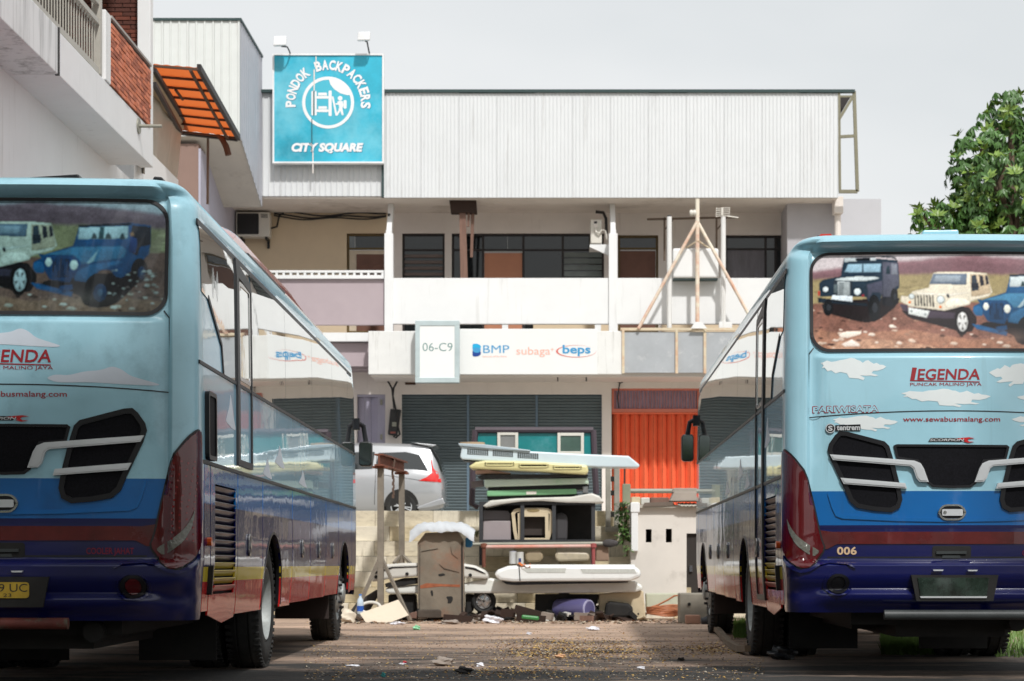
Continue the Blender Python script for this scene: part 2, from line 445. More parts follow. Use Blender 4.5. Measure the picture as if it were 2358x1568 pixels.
for i in range(n): ribsheet(xL+i*w_,xL+(i+1)*w_-.004,fz(451),fz(214),YF+.04,.118,.02).build('cladding_sheet',[m_clad],B)
q = MB(); q.box(xL,fx(1968),YF-.06,YF+.06,fz(214)+.002,fz(207)); q.box(xM-.035,xM+.012,YF-.05,YF+.03,fz(455),fz(214)); q.build('roof_flashing',[m_trimd],B)
q = MB(); q.box(xL,fx(1925),YF+.05,YF+11,fz(214)-.02,fz(209)); q.box(xL,fx(1925),YF+10.9,YF+11,1.74,fz(214)); q.build('roof',[m_clad],B)
q = MB(); q.box(xL-1.2,fx(1930),YF+.07,YW+.15,ZS-.001,ZS+.12); q.build('soffit',[m_soff],B)
q = MB()
for px,py in ((724,468),(690,461),(1148,468)): q.tube((WX(px,44.4),44.4,ZS-.012),(WX(px,44.4),44.4,ZS+.01),.10,14)
q.build('ceiling_lamp',[m_grei],B)
# open steel frame at the right end
q = MB(); x0,x1 = fx(1932),fx(1970); zt_,zb = fz(210),fz(441)
q.bar((x0+.02,YF,zb),(x0,YF,zt_),.025); q.bar((x1+.04,YF,zb),(x1-.03,YF,zt_),.035); q.bar((x0,YF,fz(315)),(x1,YF,fz(313)),.03); q.bar((x0,YF,zb),(x1+.04,YF,zb),.035)
q.bar((x0,YF,fz(275)),(x1-.02,YF,fz(216)),.03); q.bar((x0,YF,fz(222)),(x1,YF,fz(222)),.02)
q.build('gable_frame',[m_rail],B)
q = MB(); q.prism([(x0-.02,fz(212)),(x1-.04,fz(212)),(x0-.02,fz(272))],YF+.35,YF+4); q.build('gable_infill',[m_frame],B)

def wallholes(q, x0,x1,z0,z1,holes,y,depth=.14):
    xs = sorted({x0,x1,*[min(max(h[i],x0),x1) for h in holes for i in (0,1)]}); zs = sorted({z0,z1,*[min(max(h[i],z0),z1) for h in holes for i in (2,3)]})
    for a,b in zip(xs,xs[1:]):
        for c,d in zip(zs,zs[1:]):
            mx_,mz_ = (a+b)/2,(c+d)/2
            if any(h[0]<mx_<h[1] and h[2]<mz_<h[3] for h in holes): continue
            q.add([(a,y,c),(b,y,c),(b,y,d),(a,y,d)],[(0,1,2,3)])
    for h in holes:
        a,b,c,d = h
        for u,v in (((a,c),(a,d)),((b,c),(b,d)),((a,c),(b,c)),((a,d),(b,d))):
            q.add([(u[0],y,u[1]),(v[0],y,v[1]),(v[0],y+depth,v[1]),(u[0],y+depth,u[1])],[(0,1,2,3)])
    return q
# upper storey: openings in pixels of the facade plane
UH = [(926,1024,537,766),(1040,1391,537,766),(1423,1516,541,766),(1670,1812,541,766)]
UHm = [(wx(a),wx(b),wz(d),wz(c)) for a,b,c,d in UH]
q = MB(); wallholes(q,wx(893),wx(1830),wz(770),ZS,UHm,YW); q.build('wall',[m_grei],B,fix=False)
LH = [(wx(798),wx(892),wz(766),wz(537))]
q = MB(); wallholes(q,wx(490),wx(893)-.002,wz(770),ZS,LH,YW); q.build('wall',[m_beige],B,fix=False)

def window(px0,px1,py0,py1,Y,mf,vbars=(),hbars=(),fw=.05,name='window',panes=(),slats=None):
    """panes: (px0,px1,py0,py1,material)"""
    X = lambda p: WX(p,Y); Z = lambda p: WZ(p,Y); y = Y+.08
    q = MB(); x0,x1,z0,z1 = X(px0),X(px1),Z(py1),Z(py0)
    q.box(x0,x0+fw,y,y+.06,z0,z1); q.box(x1-fw,x1,y,y+.06,z0,z1); q.box(x0+fw,x1-fw,y,y+.06,z1-fw,z1); q.box(x0+fw,x1-fw,y,y+.06,z0,z0+fw)
    for v in vbars: q.box(X(v)-fw/2,X(v)+fw/2,y+.003,y+.055,z0+fw,z1-fw)
    for h in hbars: q.box(x0+fw,x1-fw,y+.001,y+.057,Z(h)-fw*.4,Z(h)+fw*.4)
    w = q.build(name,[mf],B,bevel=.006)
    for a,b,c,d,mm in panes:
        q = MB(); q.box(X(a),X(b),y+.03,y+.045,Z(d),Z(c)); q.build('pane' if mm in (m_glassd,) else 'panel',[mm],w)
    if slats:
        a,b,c,d,n,mm,tilt = slats
        h = (Z(c)-Z(d))/n
        q = MB(); q.obox((0,0,0),((X(b)-X(a))/2,.006,h*.42),(R(tilt),0,0)); q = q.build('slat',[mm],w,world=False)
        wl_ = LOC[w.name]
        for i in range(n):
            loc = ((X(a)+X(b))/2-wl_[0], y+.02-wl_[1], Z(d)+h*(i+.5)-wl_[2])
            loc = ((X(a)+X(b))/2, y+.02, Z(d)+h*(i+.5))
            loc = tuple(loc[k]-LOC[B.name][k] for k in range(3))
            if i == 0: q.location = loc
            else: inst(q,'slat',w,loc)
    return w
window(926,1024,537,766,YW,m_frame,hbars=(574,),panes=[(927,1023,538,574,m_glassd),(927,1023,574,766,m_glassd)],slats=(931,1019,580,705,9,m_louv,-32))
window(1040,1391,537,766,YW,m_frame,vbars=(1112,1205,1296),hbars=(574,),panes=[(1041,1168,538,574,m_glassd),(1169,1295,538,574,m_glassd),(1296,1390,538,574,m_glassd),(1041,1110,576,766,m_glassd),(1115,1204,581,766,m_tan),(1206,1295,576,766,m_glassd),(1297,1390,576,766,m_glassd)],slats=(1299,1386,578,680,7,M('frosted_louvre_glass',C(110,118,116),rough=.2,var=.25),-12))
window(1423,1516,541,766,YW,m_olive,hbars=(571,),panes=[(1424,1515,542,571,m_glassd),(1426,1510,576,766,m_brown)])
window(1670,1812,541,766,YW,m_frame,vbars=(1764,1787),hbars=(572,),panes=[(1671,1811,542,572,m_glassd),(1671,1764,574,640,M('greyed_curtain',C(116,114,120),rough=.7,var=.2,mapscale=(6,1,1))),(1671,1764,640,766,m_glassd),(1764,1811,574,766,m_glassd)])
window(798,892,537,766,YW,m_olive,hbars=(571,),panes=[(803,816,542,571,M('pale_pane',C(120,128,132),rough=.2)),(817,891,542,571,m_glassd),(803,891,575,766,M('cream_board',C(214,200,178),rough=.7)),],name='door')
q = MB(); yy = YW+.105; q.box(wx(820),wx(890),yy-.02,yy+.0,wz(766),wz(584)); 
for a,b in ((829,848),(858,880)): q.prism([(wx(a),wz(660)),(wx(b),wz(660)),(wx(b),wz(600)),(wx((a+b)/2),wz(608)),(wx(a),wz(612))],yy-.035,yy-.019)
q.build('door',[m_brown],B,bevel=.006)

# balcony: columns, parapets, rails
def col(px0,px1,Y,ptop,pbot):
    q = MB(); X = lambda p: WX(p,Y); q.box(X(px0),X(px1),Y-.0,Y+.22,WZ(pbot,Y),WZ(ptop,Y))
    xc = (X(px0)+X(px1))/2; 
    q.prism([(Y+.02,WZ(ptop,Y)),(Y+.2,WZ(ptop,Y)),(Y+1.0,ZS),(Y+.55,ZS)],xc-.055,xc+.055,'x')
    q.box(X(px0)+.03,X(px1)-.03,Y+.02,Y+.2,WZ(ptop,Y),WZ(ptop-8,Y))
    q.build('column',[m_white],B,bevel=.008)
YP = 43.95
col(885,905,YP-.06,537,770); col(1402,1422,YP-.06,537,770)
q = MB(); q.box(WX(903,YP),WX(1835,YP),YP,YP+.14,WZ(746,YP),WZ(640,YP)); q.build('parapet',[m_white],B,bevel=.01)
q = MB(); q.box(WX(620,YP),WX(884,YP),YP+.03,YP+.15,WZ(748,YP),WZ(642,YP)); q.build('parapet',[m_purp],B,bevel=.01)
q = MB(); X0,X1 = WX(560,YP),WX(884,YP)
q.box(X0,X1,YP-.05,YP+.15,WZ(628,YP),WZ(623,YP)); q.box(X0,X1,YP-.05,YP+.15,WZ(642,YP),WZ(634,YP))
x = WX(884,YP)
while x > X0: q.box(x-.155,x-.0,YP-.045,YP+.145,WZ(634,YP)+.001,WZ(628,YP)-.001) if False else q.box(x-.05,x,YP-.045,YP+.145,WZ(634,YP)+.001,WZ(628,YP)-.001); x -= .152
q.build('balustrade_rail',[m_white],B)
q = MB(); q.box(WX(903,YP)+.02,WX(1830,YP),YP+.3,YW,WZ(790,YP),WZ(758,YP)-.12); q.box(WX(600,YP),WX(884,YP),YP+.25,YW,WZ(800,YP),WZ(775,YP)); q.build('floor_slab',[m_grei],B)
for px in (1156,1010,1370,1702): 
    q = MB(); q.box(WX(px,YP),WX(px+14,YP),YP+.02,YP+.12,WZ(764,YP),WZ(746,YP)-.002); q.build('parapet_strut',[m_white],B)
q = MB()
for a_,b_ in ((1228,1420),(1524,1812)): q.box(wx(a_),wx(b_),YW-.06,YW+.02,wz(770),wz(738))
q.build('low_wall',[m_beige],B)
# street fascia under the balcony
YB = 43.5
q = MB(); q.box(WX(848,YB),WX(1433,YB),YB,YB+.16,WZ(862,YB),WZ(762,YB)); q.build('fascia',[m_whited],B,bevel=.015)
q = MB(); q.box(WX(848,YB)+.05,WX(1900,YB),YB+.165,YG+.2,WZ(866,YB),WZ(840,YB)); q.build('canopy_slab',[m_grei],B)
for a,b in ((1437,1556),(1560,1621),(1625,1720),(1724,1812)):
    q = MB(); q.box(WX(a,YB),WX(b,YB),YB+.01,YB+.04,WZ(858,YB),WZ(764,YB)); q.build('fascia_sheet',[m_greyp],B)
q = MB(); q.bar((WX(1429,YB),YB,WZ(758,YB)),(WX(1830,YB),YB,WZ(758,YB)),.028)
for px in (1484-49,1558,1623,1722): q.bar((WX(px,YB),YB-.012,WZ(860,YB)),(WX(px,YB),YB-.012,WZ(757,YB)),.028)
q.build('fascia_rail',[m_rust],B)
# left bay at the same level
q = MB(); q.box(WX(690,YB),WX(846,YB),YB+.3,YB+.9,WZ(782,YB),WZ(762,YB)); q.build('ledge',[m_white],B)
q = MB(); q.box(WX(690,YB),WX(848,YB)+.1,YB+.5,YB+.7,WZ(838,YB),WZ(784,YB)); q.build('bulkhead',[m_purp],B)
q = MB(); q.box(WX(600,YB),WX(848,YB),YB+.72,YG+.1,WZ(842,YB),WZ(836,YB)); q.build('bay_soffit',[m_purp],B)
# ground floor wall and openings
GH = [(gx(822),gx(887),1.74,gz_(908)),(gx(925),gx(1386),1.74,gz_(908)),(gx(1408),gx(1612),1.74,gz_(894))]
q = MB(); wallholes(q,gx(640),gx(1900),1.72,WZ(840,YB),GH,YG); q.build('wall',[m_grei],B,fix=False)
# roller shutters
for k,(a,b) in enumerate(((926,1075),(1081,1233),(1239,1385))):
    Y = YG+.09; x0,x1 = WX(a,Y),WX(b,Y); zt_ = WZ(910,Y); n = 43; h = (zt_-1.745)/n
    q = MB(); q.box(x1,x1+.055,Y-.03,Y+.05,1.745,zt_); q.box(x0,x1,Y-.04,Y+.06,zt_+.002,zt_+.12); 
    if k == 0: q.box(x0-.05,x0,Y-.03,Y+.05,1.745,zt_)
    sh = q.build('roller_shutter',[m_shutp],B)
    q = MB(); w_ = (x1-x0)/2-.002; q.prism([(-.02,-h*.5),(.0,-h*.48),(.012,-h*.2),(.012,h*.2),(.0,h*.46),(-.02,h*.48)],-w_,w_,'x')
    base = None
    for i in range(n):
        loc = ((x0+x1)/2-LOC[B.name][0], Y-LOC[B.name][1], 1.745+h*(i+.5)-LOC[B.name][2])
        if base is None: 
            qq = MB(); qq.prism([(.02,-h*.5),(.0,-h*.48),(-.016,-h*.15),(-.016,h*.2),(.002,h*.46),(.02,h*.48)],-w_,w_,'x'); base = qq.build('slat',[m_shut],sh,world=False); base.location = loc
        else: inst(base,'slat',sh,loc)
# orange folding door with its transom
Y = YG+.05; x0,x1 = WX(1409,Y),WX(1611,Y)
q = MB(); q.box(x0,x1,Y,Y+.08,WZ(949,Y),WZ(941,Y)); q.box(x0,x1,Y,Y+.08,WZ(899,Y),WZ(893,Y)); q.box(x0,x0+.05,Y,Y+.08,WZ(941,Y)+.001,WZ(899,Y)-.001); q.box(x1-.05,x1,Y,Y+.08,WZ(941,Y)+.001,WZ(899,Y)-.001)
tr = q.build('transom',[m_salm],B,bevel=.006)
q = MB(); q.grid(lambda u,v:(x0+.05+(x1-x0-.1)*u, Y+.05+.015*math.sin(u*120), WZ(941,Y)+(WZ(899,Y)-WZ(941,Y))*v),160,1); q.build('curtain',[m_curt],tr)
q = MB()
for i in range(30): xx = x0+.08+i*.063; q.bar((xx+rd.uniform(-.01,.01),Y+.03,WZ(940,Y)),(xx+rd.uniform(-.01,.01),Y+.03,WZ(900,Y)),.004)
stuff(q.build('transom_bars',[m_salm],tr))
dr = MB(); dr.box(x0,x1,Y+.03,Y+.11,WZ(953,Y),WZ(949.5,Y)); dr = dr.build('folding_door',[m_org],B)
n = 19; wd = (x1-x0)/n
for i in range(n):
    a,b = x0+i*wd, x0+(i+1)*wd; d0,d1 = (0,.14) if i%2 else (.14,0)
    q = MB(); q.prism([(a+.003,Y+.04+d0),(b-.003,Y+.04+d1),(b-.003,Y+.055+d1),(a+.003,Y+.055+d0)],1.75,WZ(952.5,Y),'z'); q.build('door_leaf',[m_org],dr)
q = MB(); q.box(x0-.3,x1+.3,Y+.3,Y+.35,1.74,4.4); q.build('door_backing',[m_frame],B)
# lilac folding door
x0,x1 = WX(822,Y),WX(887,Y); q = MB(); q.box(x0,x1,Y,Y+.07,WZ(914,Y),WZ(908,Y)); q.box(x1-.17,x1,Y+.01,Y+.06,1.75,WZ(914,Y)-.002); ld = q.build('folding_door',[m_lilac],B)
n = 7; wd = (x1-.17-x0+.6)/n
for i in range(n):
    a,b = x0-.6+i*wd, x0-.6+(i+1)*wd; d0,d1 = (0,.10) if i%2 else (.10,0)
    q = MB(); q.prism([(a+.002,Y+.02+d0),(b-.002,Y+.02+d1),(b-.002,Y+.035+d1),(a+.002,Y+.035+d0)],1.75,WZ(914.5,Y),'z'); q.build('door_leaf',[m_lilac],ld)
for zz in (WZ(922,Y),WZ(1002,Y)):
    q = MB(); q.box(x1-.11,x1-.06,Y-.03,Y+.01,zz-.10,zz+.02); q.build('hinge',[m_steel],ld)
q = MB(); q.box(gx(600),gx(1700),YG+.5,YG+.6,1.74,6); q.build('inner_wall',[m_frame],B)

# the ribbed box room jutting out at the upper left
bx0,bx1,y0,y1 = -9.4, WX(553,40.75), 40.75, YF+.03
zb_,zt_ = 9.42, 11.72
n = 6; w_ = (bx1-bx0)/n
for i in range(n): ribsheet(bx0+i*w_,bx0+(i+1)*w_-.003,zb_,zt_,y0,.20,.02).build('cladding_sheet',[m_cladw],B)
n = 3; w_ = (y1-y0)/n
for i in range(n):
    q = ribsheet(0,w_-.003,zb_-.0,zt_,0,.24,.012); q.v = [(bx1-p[1],y0+i*w_+p[0],p[2]-(.9*(y0+i*w_+p[0]-y0)/(y1-y0) if p[2]<zb_+.1 else 0)) for p in q.v]
    q.build('cladding_sheet',[M('grey_ribbed_sheet',C(176,178,186),rough=.55,metal=.1,var=.06,dirt=C(110,96,84),dirt_amt=.16,streak=True)],B)  # side face: its shade is put into a darker sheet colour
q = MB(); q.box(bx0,bx1+.03,y0-.04,y0+.02,zt_,zt_+.05); q.box(bx1-.02,bx1+.03,y0+.021,y1,zt_,zt_+.05); q.build('roof_flashing',[m_trimd],B)
q = MB(); q.box(bx0,bx1-.02,y0+.03,y1,zt_-.03,zt_-.0); q.build('roof',[m_clad],B)
q = MB(); q.prism([(y0+.035,zb_),(y1,zb_-.9),(y1,zb_-.85),(y0+.035,zb_+.05)],bx0,bx1-.005,'x'); q.build('soffit',[M('worn_board_soffit',C(200,196,188),rough=.9,var=.06,dirt=C(120,110,100),dirt_amt=.2)],B)
# annex wall under it
ax = WX(457,40.9)
q = MB(); q.box(-11,ax,40.9,YF+3,0.02,9.3); q.build('annex_wall',[M('brown_mauve_wall',C(140,116,106),rough=.9,var=.06)],B)
q = MB(); q.box(ax+.002,ax+.045,40.89,YF+2,0.02,9.2); q.build('annex_pilaster',[M('lilac_grey_wall',C(176,174,188),rough=.9,var=.05)],B)

# ================================================================= grey block at the right
G = thing('grey_block','plain grey rendered block beside the end of the ribbed cladding','building',(6.5,46,1.74))
q = MB(); q.box(WX(1813,44.4),WX(1930,44.4),44.4,50,1.74,WZ(459,44.4)); q.build('wall',[M('grey_render',C(182,180,184),rough=.9,var=.05,dirt=(.8,.78,.74,1),dirt_amt=.10,ds=1.6)],G)
q = MB(); q.box(WX(1931,45.4),WX(2029,45.4),45.4,50,1.74,WZ(458,45.4)); q.build('wall',[M('light_grey_render',C(196,196,200),rough=.9,var=.03)],G)
q = MB(); q.box(WX(1921,44),WX(1942,44),44.0,44.35,WZ(490,44),WZ(452,44)); q.tube((WX(1932,44),44.2,WZ(560,44)),(WX(1932,44),44.2,WZ(490,44)),.07,10); q.build('drain_hopper',[m_grei],G,bevel=.01)

# ================================================================= billboard and its lamps
YS = 43.46
sx = lambda z_: WX(575.7+.257*z_,YS); sz = lambda z_: WZ(57.6+.257*z_,YS)
flat = lambda y0_: (lambda x,z,off: (x, y0_-off, z))
K = thing('billboard','square turquoise hostel billboard with arched white lettering and round bunk emblem','sign',(WX(756,YS),YS,sz(1240)))
q = MB(); x0,x1,z0,z1 = sx(203),sx(1200),sz(1240),sz(258)
for a,b,c,d in ((x0,x1,z0,z0+.035),(x0,x1,z1-.035,z1),(x0,x0+.035,z0+.035,z1-.035),(x1-.035,x1,z0+.035,z1-.035)): q.box(a,b,YS-.03,YS+.15,c,d)
q.build('frame',[M('white_sign_frame',(.8,.8,.8,1),rough=.5)],K)
m_teal = M('turquoise_sign_print',C(44,170,196),rough=.45,var=.28,vs=.9,dirt=C(130,205,220),dirt_amt=.55,ds=.8,mapscale=(1,1,1))
q = MB(); q.box(x0+.03,x1-.03,YS,YS+.14,z0+.03,z1-.03); q.build('panel',[m_teal],K)
q = MB(); q.bar((x0+.25,YS+.17,z0+.3),(x0+.25,YF,z0+.3),.03); q.bar((x1-.25,YS+.17,z0+.3),(x1-.25,YF,z0+.3),.03); q.build('bracket',[m_steel],K)
m_sgw = M('white_sign_lettering',(.82,.82,.82,1),rough=.5,var=.02)
m_shd = M('blue_lettering_shadow',C(20,120,160),rough=.5)
sh = []
word = 'PONDOK BACKPACKERS'
for i,ch in enumerate(word):
    if ch == ' ': continue
    ang = R(182-10.94*i)
    nar = .6 if ch in 'I' else 1
    vs,fs = text2d(ch,-29,29,0,90,bold=.042)
    ca,sa = math.cos(ang-math.pi/2), math.sin(ang-math.pi/2)
    for dx,off,mi in ((4,.003,1),(0,.006,0)):
        pv = []
        for a,b in vs:
            rr = 292+b; xx,yy = a*ca-rr*sa, a*sa+rr*ca
            pv.append((sx(700+xx+dx), sz(695-yy+dx)))
        sh.append((pv,fs,off,mi))
onsurf('lettering',sh,flat(YS),[m_sgw,m_shd],K,step=0,world=True); sh = []
for dx,off,mi in ((5,.003,1),(0,.006,0)):
    sh.append((*text2d('CITY SQUARE',sx(372+dx),sx(1015+dx),sz(1150+dx),sz(1056+dx),shear=.2,bold=.06),off,mi))
onsurf('lettering',sh,flat(YS),[m_sgw,m_shd],K,step=0,world=True)
E = lambda pts: [(sx(a),sz(b)) for a,b in pts]
m_sgb = M('emblem_blue',C(70,180,202),rough=.5,var=.06)
def ecirc(cx,cy,r,n=48): return [(cx+r*math.cos(2*math.pi*i/n), cy+r*math.sin(2*math.pi*i/n)) for i in range(n)]
em = [P(E(ecirc(700,695,208)),.003,1), ring(E(ecirc(700,695,233)),E(ecirc(700,695,205)),.006,0),
      P(E([(708,490),(760,492),(815,512),(860,545),(890,585),(906,628),(870,628),(810,612),(755,575),(722,535)]),.0065,0)]
for a,b,c,d in ((550,572,592,810),(580,598,592,810),(704,732,588,815),(598,704,636,660),(598,704,755,780),(610,690,606,632),(612,690,728,752)): em.append(P(E(rrect(a,b,c,d,8,3)),.007,0))
em += [P(E(ecirc(808,657,21,20)),.007,0), P(E([(780,690),(800,680),(830,682),(838,720),(828,745),(800,748),(796,715),(766,712),(766,702),(786,700)]),.007,0),
       P(E([(798,745),(828,742),(840,806),(822,808),(810,768),(786,810),(764,812),(790,770)]),.0072,0), P(E(rrect(838,866,672,750,12,4)),.007,0),
       P(E([(732,640),(748,640),(784,812),(766,812)]),.0068,0)]
onsurf('emblem',em,flat(YS),[m_sgw,m_sgb],K,step=0,world=True)
q = MB(); q.box(sx(552),sx(558),YS-.02,YS-.009,sz(1140),sz(840)); q.box(sx(568),sx(576),YS-.02,YS-.009,sz(810),sz(595)); q.build('torn_seam',[m_trimd],K)
q = MB(); q.box(sx(560),sx(570),YS-.02,YS-.009,sz(1330),sz(1142)); q.box(sx(570),sx(581),YS-.018,YS-.009,sz(590),sz(400)); q.box(sx(588),sx(596),YS-.018,YS-.009,sz(398),sz(280)); q.build('peeling_strip',[m_grei],K)
m_lamp = M('white_lamp_body',(.8,.8,.8,1),rough=.35)
for a,b,c,d,ex,lab in ((230,348,142,228,362,'white floodlight on left arm above the turquoise billboard'),(976,1092,104,182,1072,'white floodlight on right arm above the turquoise billboard')):
    t = thing('floodlight',lab,'lamp',((sx(a)+sx(b))/2,YS-.25,sz((c+d)/2)),'billboard floodlights')
    q = MB(); q.prism([(sx(a),sz(d)),(sx(b)-.01,sz(d-3)),(sx(b),sz(c)),(sx(a)+.02,sz(c+3))],YS-.42,YS-.30); q.build('lamp_head',[m_lamp],t,bevel=.02)
    q = MB(); q.box(sx(a)+.04,sx(b)-.05,YS-.30,YS-.27,sz(d-12),sz(c+14)); q.build('lamp_glass',[M('lamp_glass',C(200,205,200),rough=.1)],t)
    q = MB(); q.path([(sx((a+b)/2+10),YS-.33,sz(d-2)),(sx(ex-10),YS-.33,sz(d+3)),(sx(ex),YS-.2,sz(250)),(sx(ex),YS-.05,sz(258))],.016,6); q.build('arm',[m_wire],t)

# ================================================================= shop signs
YB2 = YB-.055
t = thing('shop_sign','wide white shop banner with BMP, subaga and beps logos','sign',(WX(1215,YB),YB2,WZ(862,YB)))
zx = lambda v: WX(806+.2198*v,YB2); zz_ = lambda v: WZ(690.8+.2198*v,YB2)     # zoom coordinates of the detail view
q = MB(); q.box(WX(1056,YB2),WX(1376,YB2),YB2,YB2+.05,WZ(862,YB2),WZ(757,YB2)); q.build('banner',[M('white_banner',(.78,.79,.78,1),rough=.5,var=.015)],t,bevel=.008)
mb1,mb2,mb3,mo,mr_ = M('logo_blue',C(62,150,200),rough=.5,var=.03),M('logo_cyan',C(10,165,215),rough=.5,var=.03),M('logo_navy',C(10,60,140),rough=.5,var=.03),M('logo_peach',C(240,178,160),rough=.5,var=.03),M('logo_red',C(214,110,100),rough=.5,var=.03)
sgn = [(*text2d('BMP',zx(1395),zx(1668),zz_(555),zz_(474),bold=.022),.004,0),
  P([(zx(a),zz_(b)) for a,b in smoothpoly([(1283,458),(1340,458),(1372,480),(1368,515),(1350,530),(1283,530)],1)],.004,1),
  P([(zx(a),zz_(b)) for a,b in smoothpoly([(1283,520),(1350,515),(1372,545),(1368,575),(1335,592),(1283,592)],1)],.005,2),
  P([(zx(1328+42*math.cos(k*.314)),zz_(525+28*math.sin(k*.314))) for k in range(20)],.006,0),
  (*text2d('BAHANA MITRA PRIMA',zx(1392),zx(1644),zz_(600),zz_(584)),.004,3),
  (*text2d('subaga',zx(1742),zx(2098),zz_(598),zz_(492)),.004,3),
  (*text2d('+',zx(2102),zx(2135),zz_(536),zz_(500)),.004,3),
  (*text2d('beps',WX(932.8-0+.2441*2200*0+1267+.2441*118-933+50-.0,YB2) if False else WX(1266.7+.2441*118,YB2),WX(1266.7+.2441*382,YB2),WZ(690.8+.2441*530,YB2),WZ(690.8+.2441*424,YB2),bold=.025),.005,0)]
ov = lambda r1,r2,n=40: [(WX(1266.7+.2441*(245+r1*math.cos(2*math.pi*k/n)),YB2),WZ(690.8+.2441*(484+r2*math.sin(2*math.pi*k/n)),YB2)) for k in range(n)]
sgn.append(ring(ov(190,58),[(a+.02,b+.004) for a,b in ov(180,54)],.004,4))
for part_,nm_ in ((sgn[0:1]+sgn[4:5],'lettering'),(sgn[1:4],'logo'),(sgn[5:7],'lettering'),(sgn[7:8],'lettering'),(sgn[8:],'logo_ring')): onsurf(nm_,part_,flat(YB2),[mb1,mb2,mb3,mo,mr_],t,step=0,world=True)

YN = 43.1
t = thing('number_sign','white unit sign reading 06-C9 in a pale grey frame','sign',(WX(1007,YN),YN,WZ(881,YN)))
x0,x1,z0,z1 = WX(956,YN),WX(1058,YN),WZ(881,YN),WZ(738,YN); q = MB()
for a,b,c,d in ((x0,x1,z0,z0+.11),(x0,x1,z1-.11,z1),(x0,x0+.10,z0+.11,z1-.11),(x1-.10,x1,z0+.11,z1-.11)): q.box(a,b,YN-.015,YN+.22,c,d)
q.build('frame',[M('pale_grey_frame',C(188,202,204),rough=.4,metal=.2)],t,bevel=.008)
q = MB(); q.box(x0+.05,x1-.05,YN,YN+.2,z0+.05,z1-.05); q.build('panel',[M('white_sign_panel',(.80,.81,.80,1),rough=.5,var=.01)],t)
onsurf('lettering',[(*text2d('06-C9',WX(973,YN),WX(1042,YN),WZ(808.5,YN),WZ(789.5,YN),bold=-.006),.004,0)],flat(YN),[M('grey_green_ink',C(110,146,144),rough=.5)],t,step=0,world=True)
q = MB(); q.box(x0+.1,x0+.16,YN+.2,YB+.02,z0+.3,z0+.36); q.box(x1-.16,x1-.1,YN+.2,YB+.02,z0+.3,z0+.36); q.build('bracket',[m_steel],t)
t = thing('house_number','small 07 plate over a dark label by the cables','sign',(WX(942,YG),YG-.02,gz_(886)))
q = MB(); q.box(gx(933),gx(957),YG-.03,YG-.002,gz_(886),gz_(877)); q.build('plate',[M('dark_plate',C(70,45,32),rough=.7)],t)
onsurf('lettering',[(*text2d('07',gx(934),gx(952),gz_(874.5),gz_(865.5)),.01,0)],flat(YG),[M('grey_ink',C(90,86,84),rough=.6)],t,step=0,world=True)

# ================================================================= air conditioners, meter, tripod, etc.
m_acw = M('off_white_casing',C(214,210,200),rough=.5,var=.06,dirt=C(160,150,135),dirt_amt=.12)
m_acd = M('dark_fan_grille',(.02,.02,.022,1),rough=.5,var=.2)
def ac(px0,px1,py0,py1,lab):
    Y = YW-.42; X = lambda p: WX(p,Y); Z = lambda p: WZ(p,Y)
    t = thing('air_conditioner_unit',lab,'air conditioner',(X((px0+px1)/2),Y,Z(py1)),'outdoor units on the beige wall')
    q = MB(); q.box(X(px0),X(px1),Y,Y+.32,Z(py1),Z(py0)); q.build('casing',[m_acw],t,bevel=.02)
    w = X(px1)-X(px0); h = Z(py0)-Z(py1); cx = X(px0)+w*.37; cz = Z(py1)+h*.52; r = h*.42
    q = MB(); q.prism(rrect(cx-w*.33,cx+w*.31,cz-r,cz+r,.03,3),Y-.012,Y+.0); q.build('grille',[m_acd],t)
    for k in (.35,.65,.95):
        pass
    q = MB()
    for k in range(1,6):
        pts = [(cx+r*.95*k/5*math.cos(a*.35),Y-.02,cz+r*.95*k/5*math.sin(a*.35)) for a in range(19)]; q.path(pts,.006,4)
    stuff(q.build('fan_guard',[m_acd],t))
    q = MB()
    for k in range(3): q.box(X(px0)+w*.74,X(px1)-w*.06,Y-.008,Y,Z(py0)-h*.12-k*.03,Z(py0)-h*.12-k*.03+.012)
    stuff(q.build('vent_slots',[m_acd],t))
    q = MB()
    for s_ in (.12,.86): q.box(X(px0)+w*s_,X(px0)+w*s_+.05,Y,YW,Z(py1)-.06,Z(py1)-.002); q.box(X(px0)+w*s_,X(px0)+w*s_+.05,YW-.06,YW,Z(py1)-.2,Z(py1)-.061)
    q.build('wall_bracket',[m_wire],t)
    q = MB(); q.path([(X(px1)+.005,Y+.2,Z(py1)+h*.4),(X(px1)+.12,Y+.3,Z(py1)+h*.5),(X(px1)+.16,YW-.05,Z(py0)-.02),(X(px1)+.26,YW-.05,Z(py0)+.05)],.022,6); q.build('pipe',[m_wire],t)
ac(543,621,488,545,'air conditioner with dark round fan on beige wall, fully visible')
ac(427,508,488,545,'air conditioner mostly hidden behind the left coach roof')
t = thing('cable_bundle','dark cables sagging along the top of the beige wall','cable',(WX(750,YW),YW,WZ(490,YW)))
for d in (0,.06,.1):
    q = MB(); q.path([(WX(632+ (890-632)*i/12,YW),YW-.05-d*.3,WZ(490,YW)-d+.03*math.sin(i*.9+d*20)-.05*math.sin(math.pi*i/12)) for i in range(13)],.016,6); q.build('cable',[m_wire],t)
q = MB(); q.path([(WX(893,YP),YP+.3,WZ(487,YP)),(WX(893,YP),YP+.25,WZ(515,YP)),(WX(892,YP),YP+.2,WZ(536,YP))],.03,6); q.build('cable',[m_wire],t)

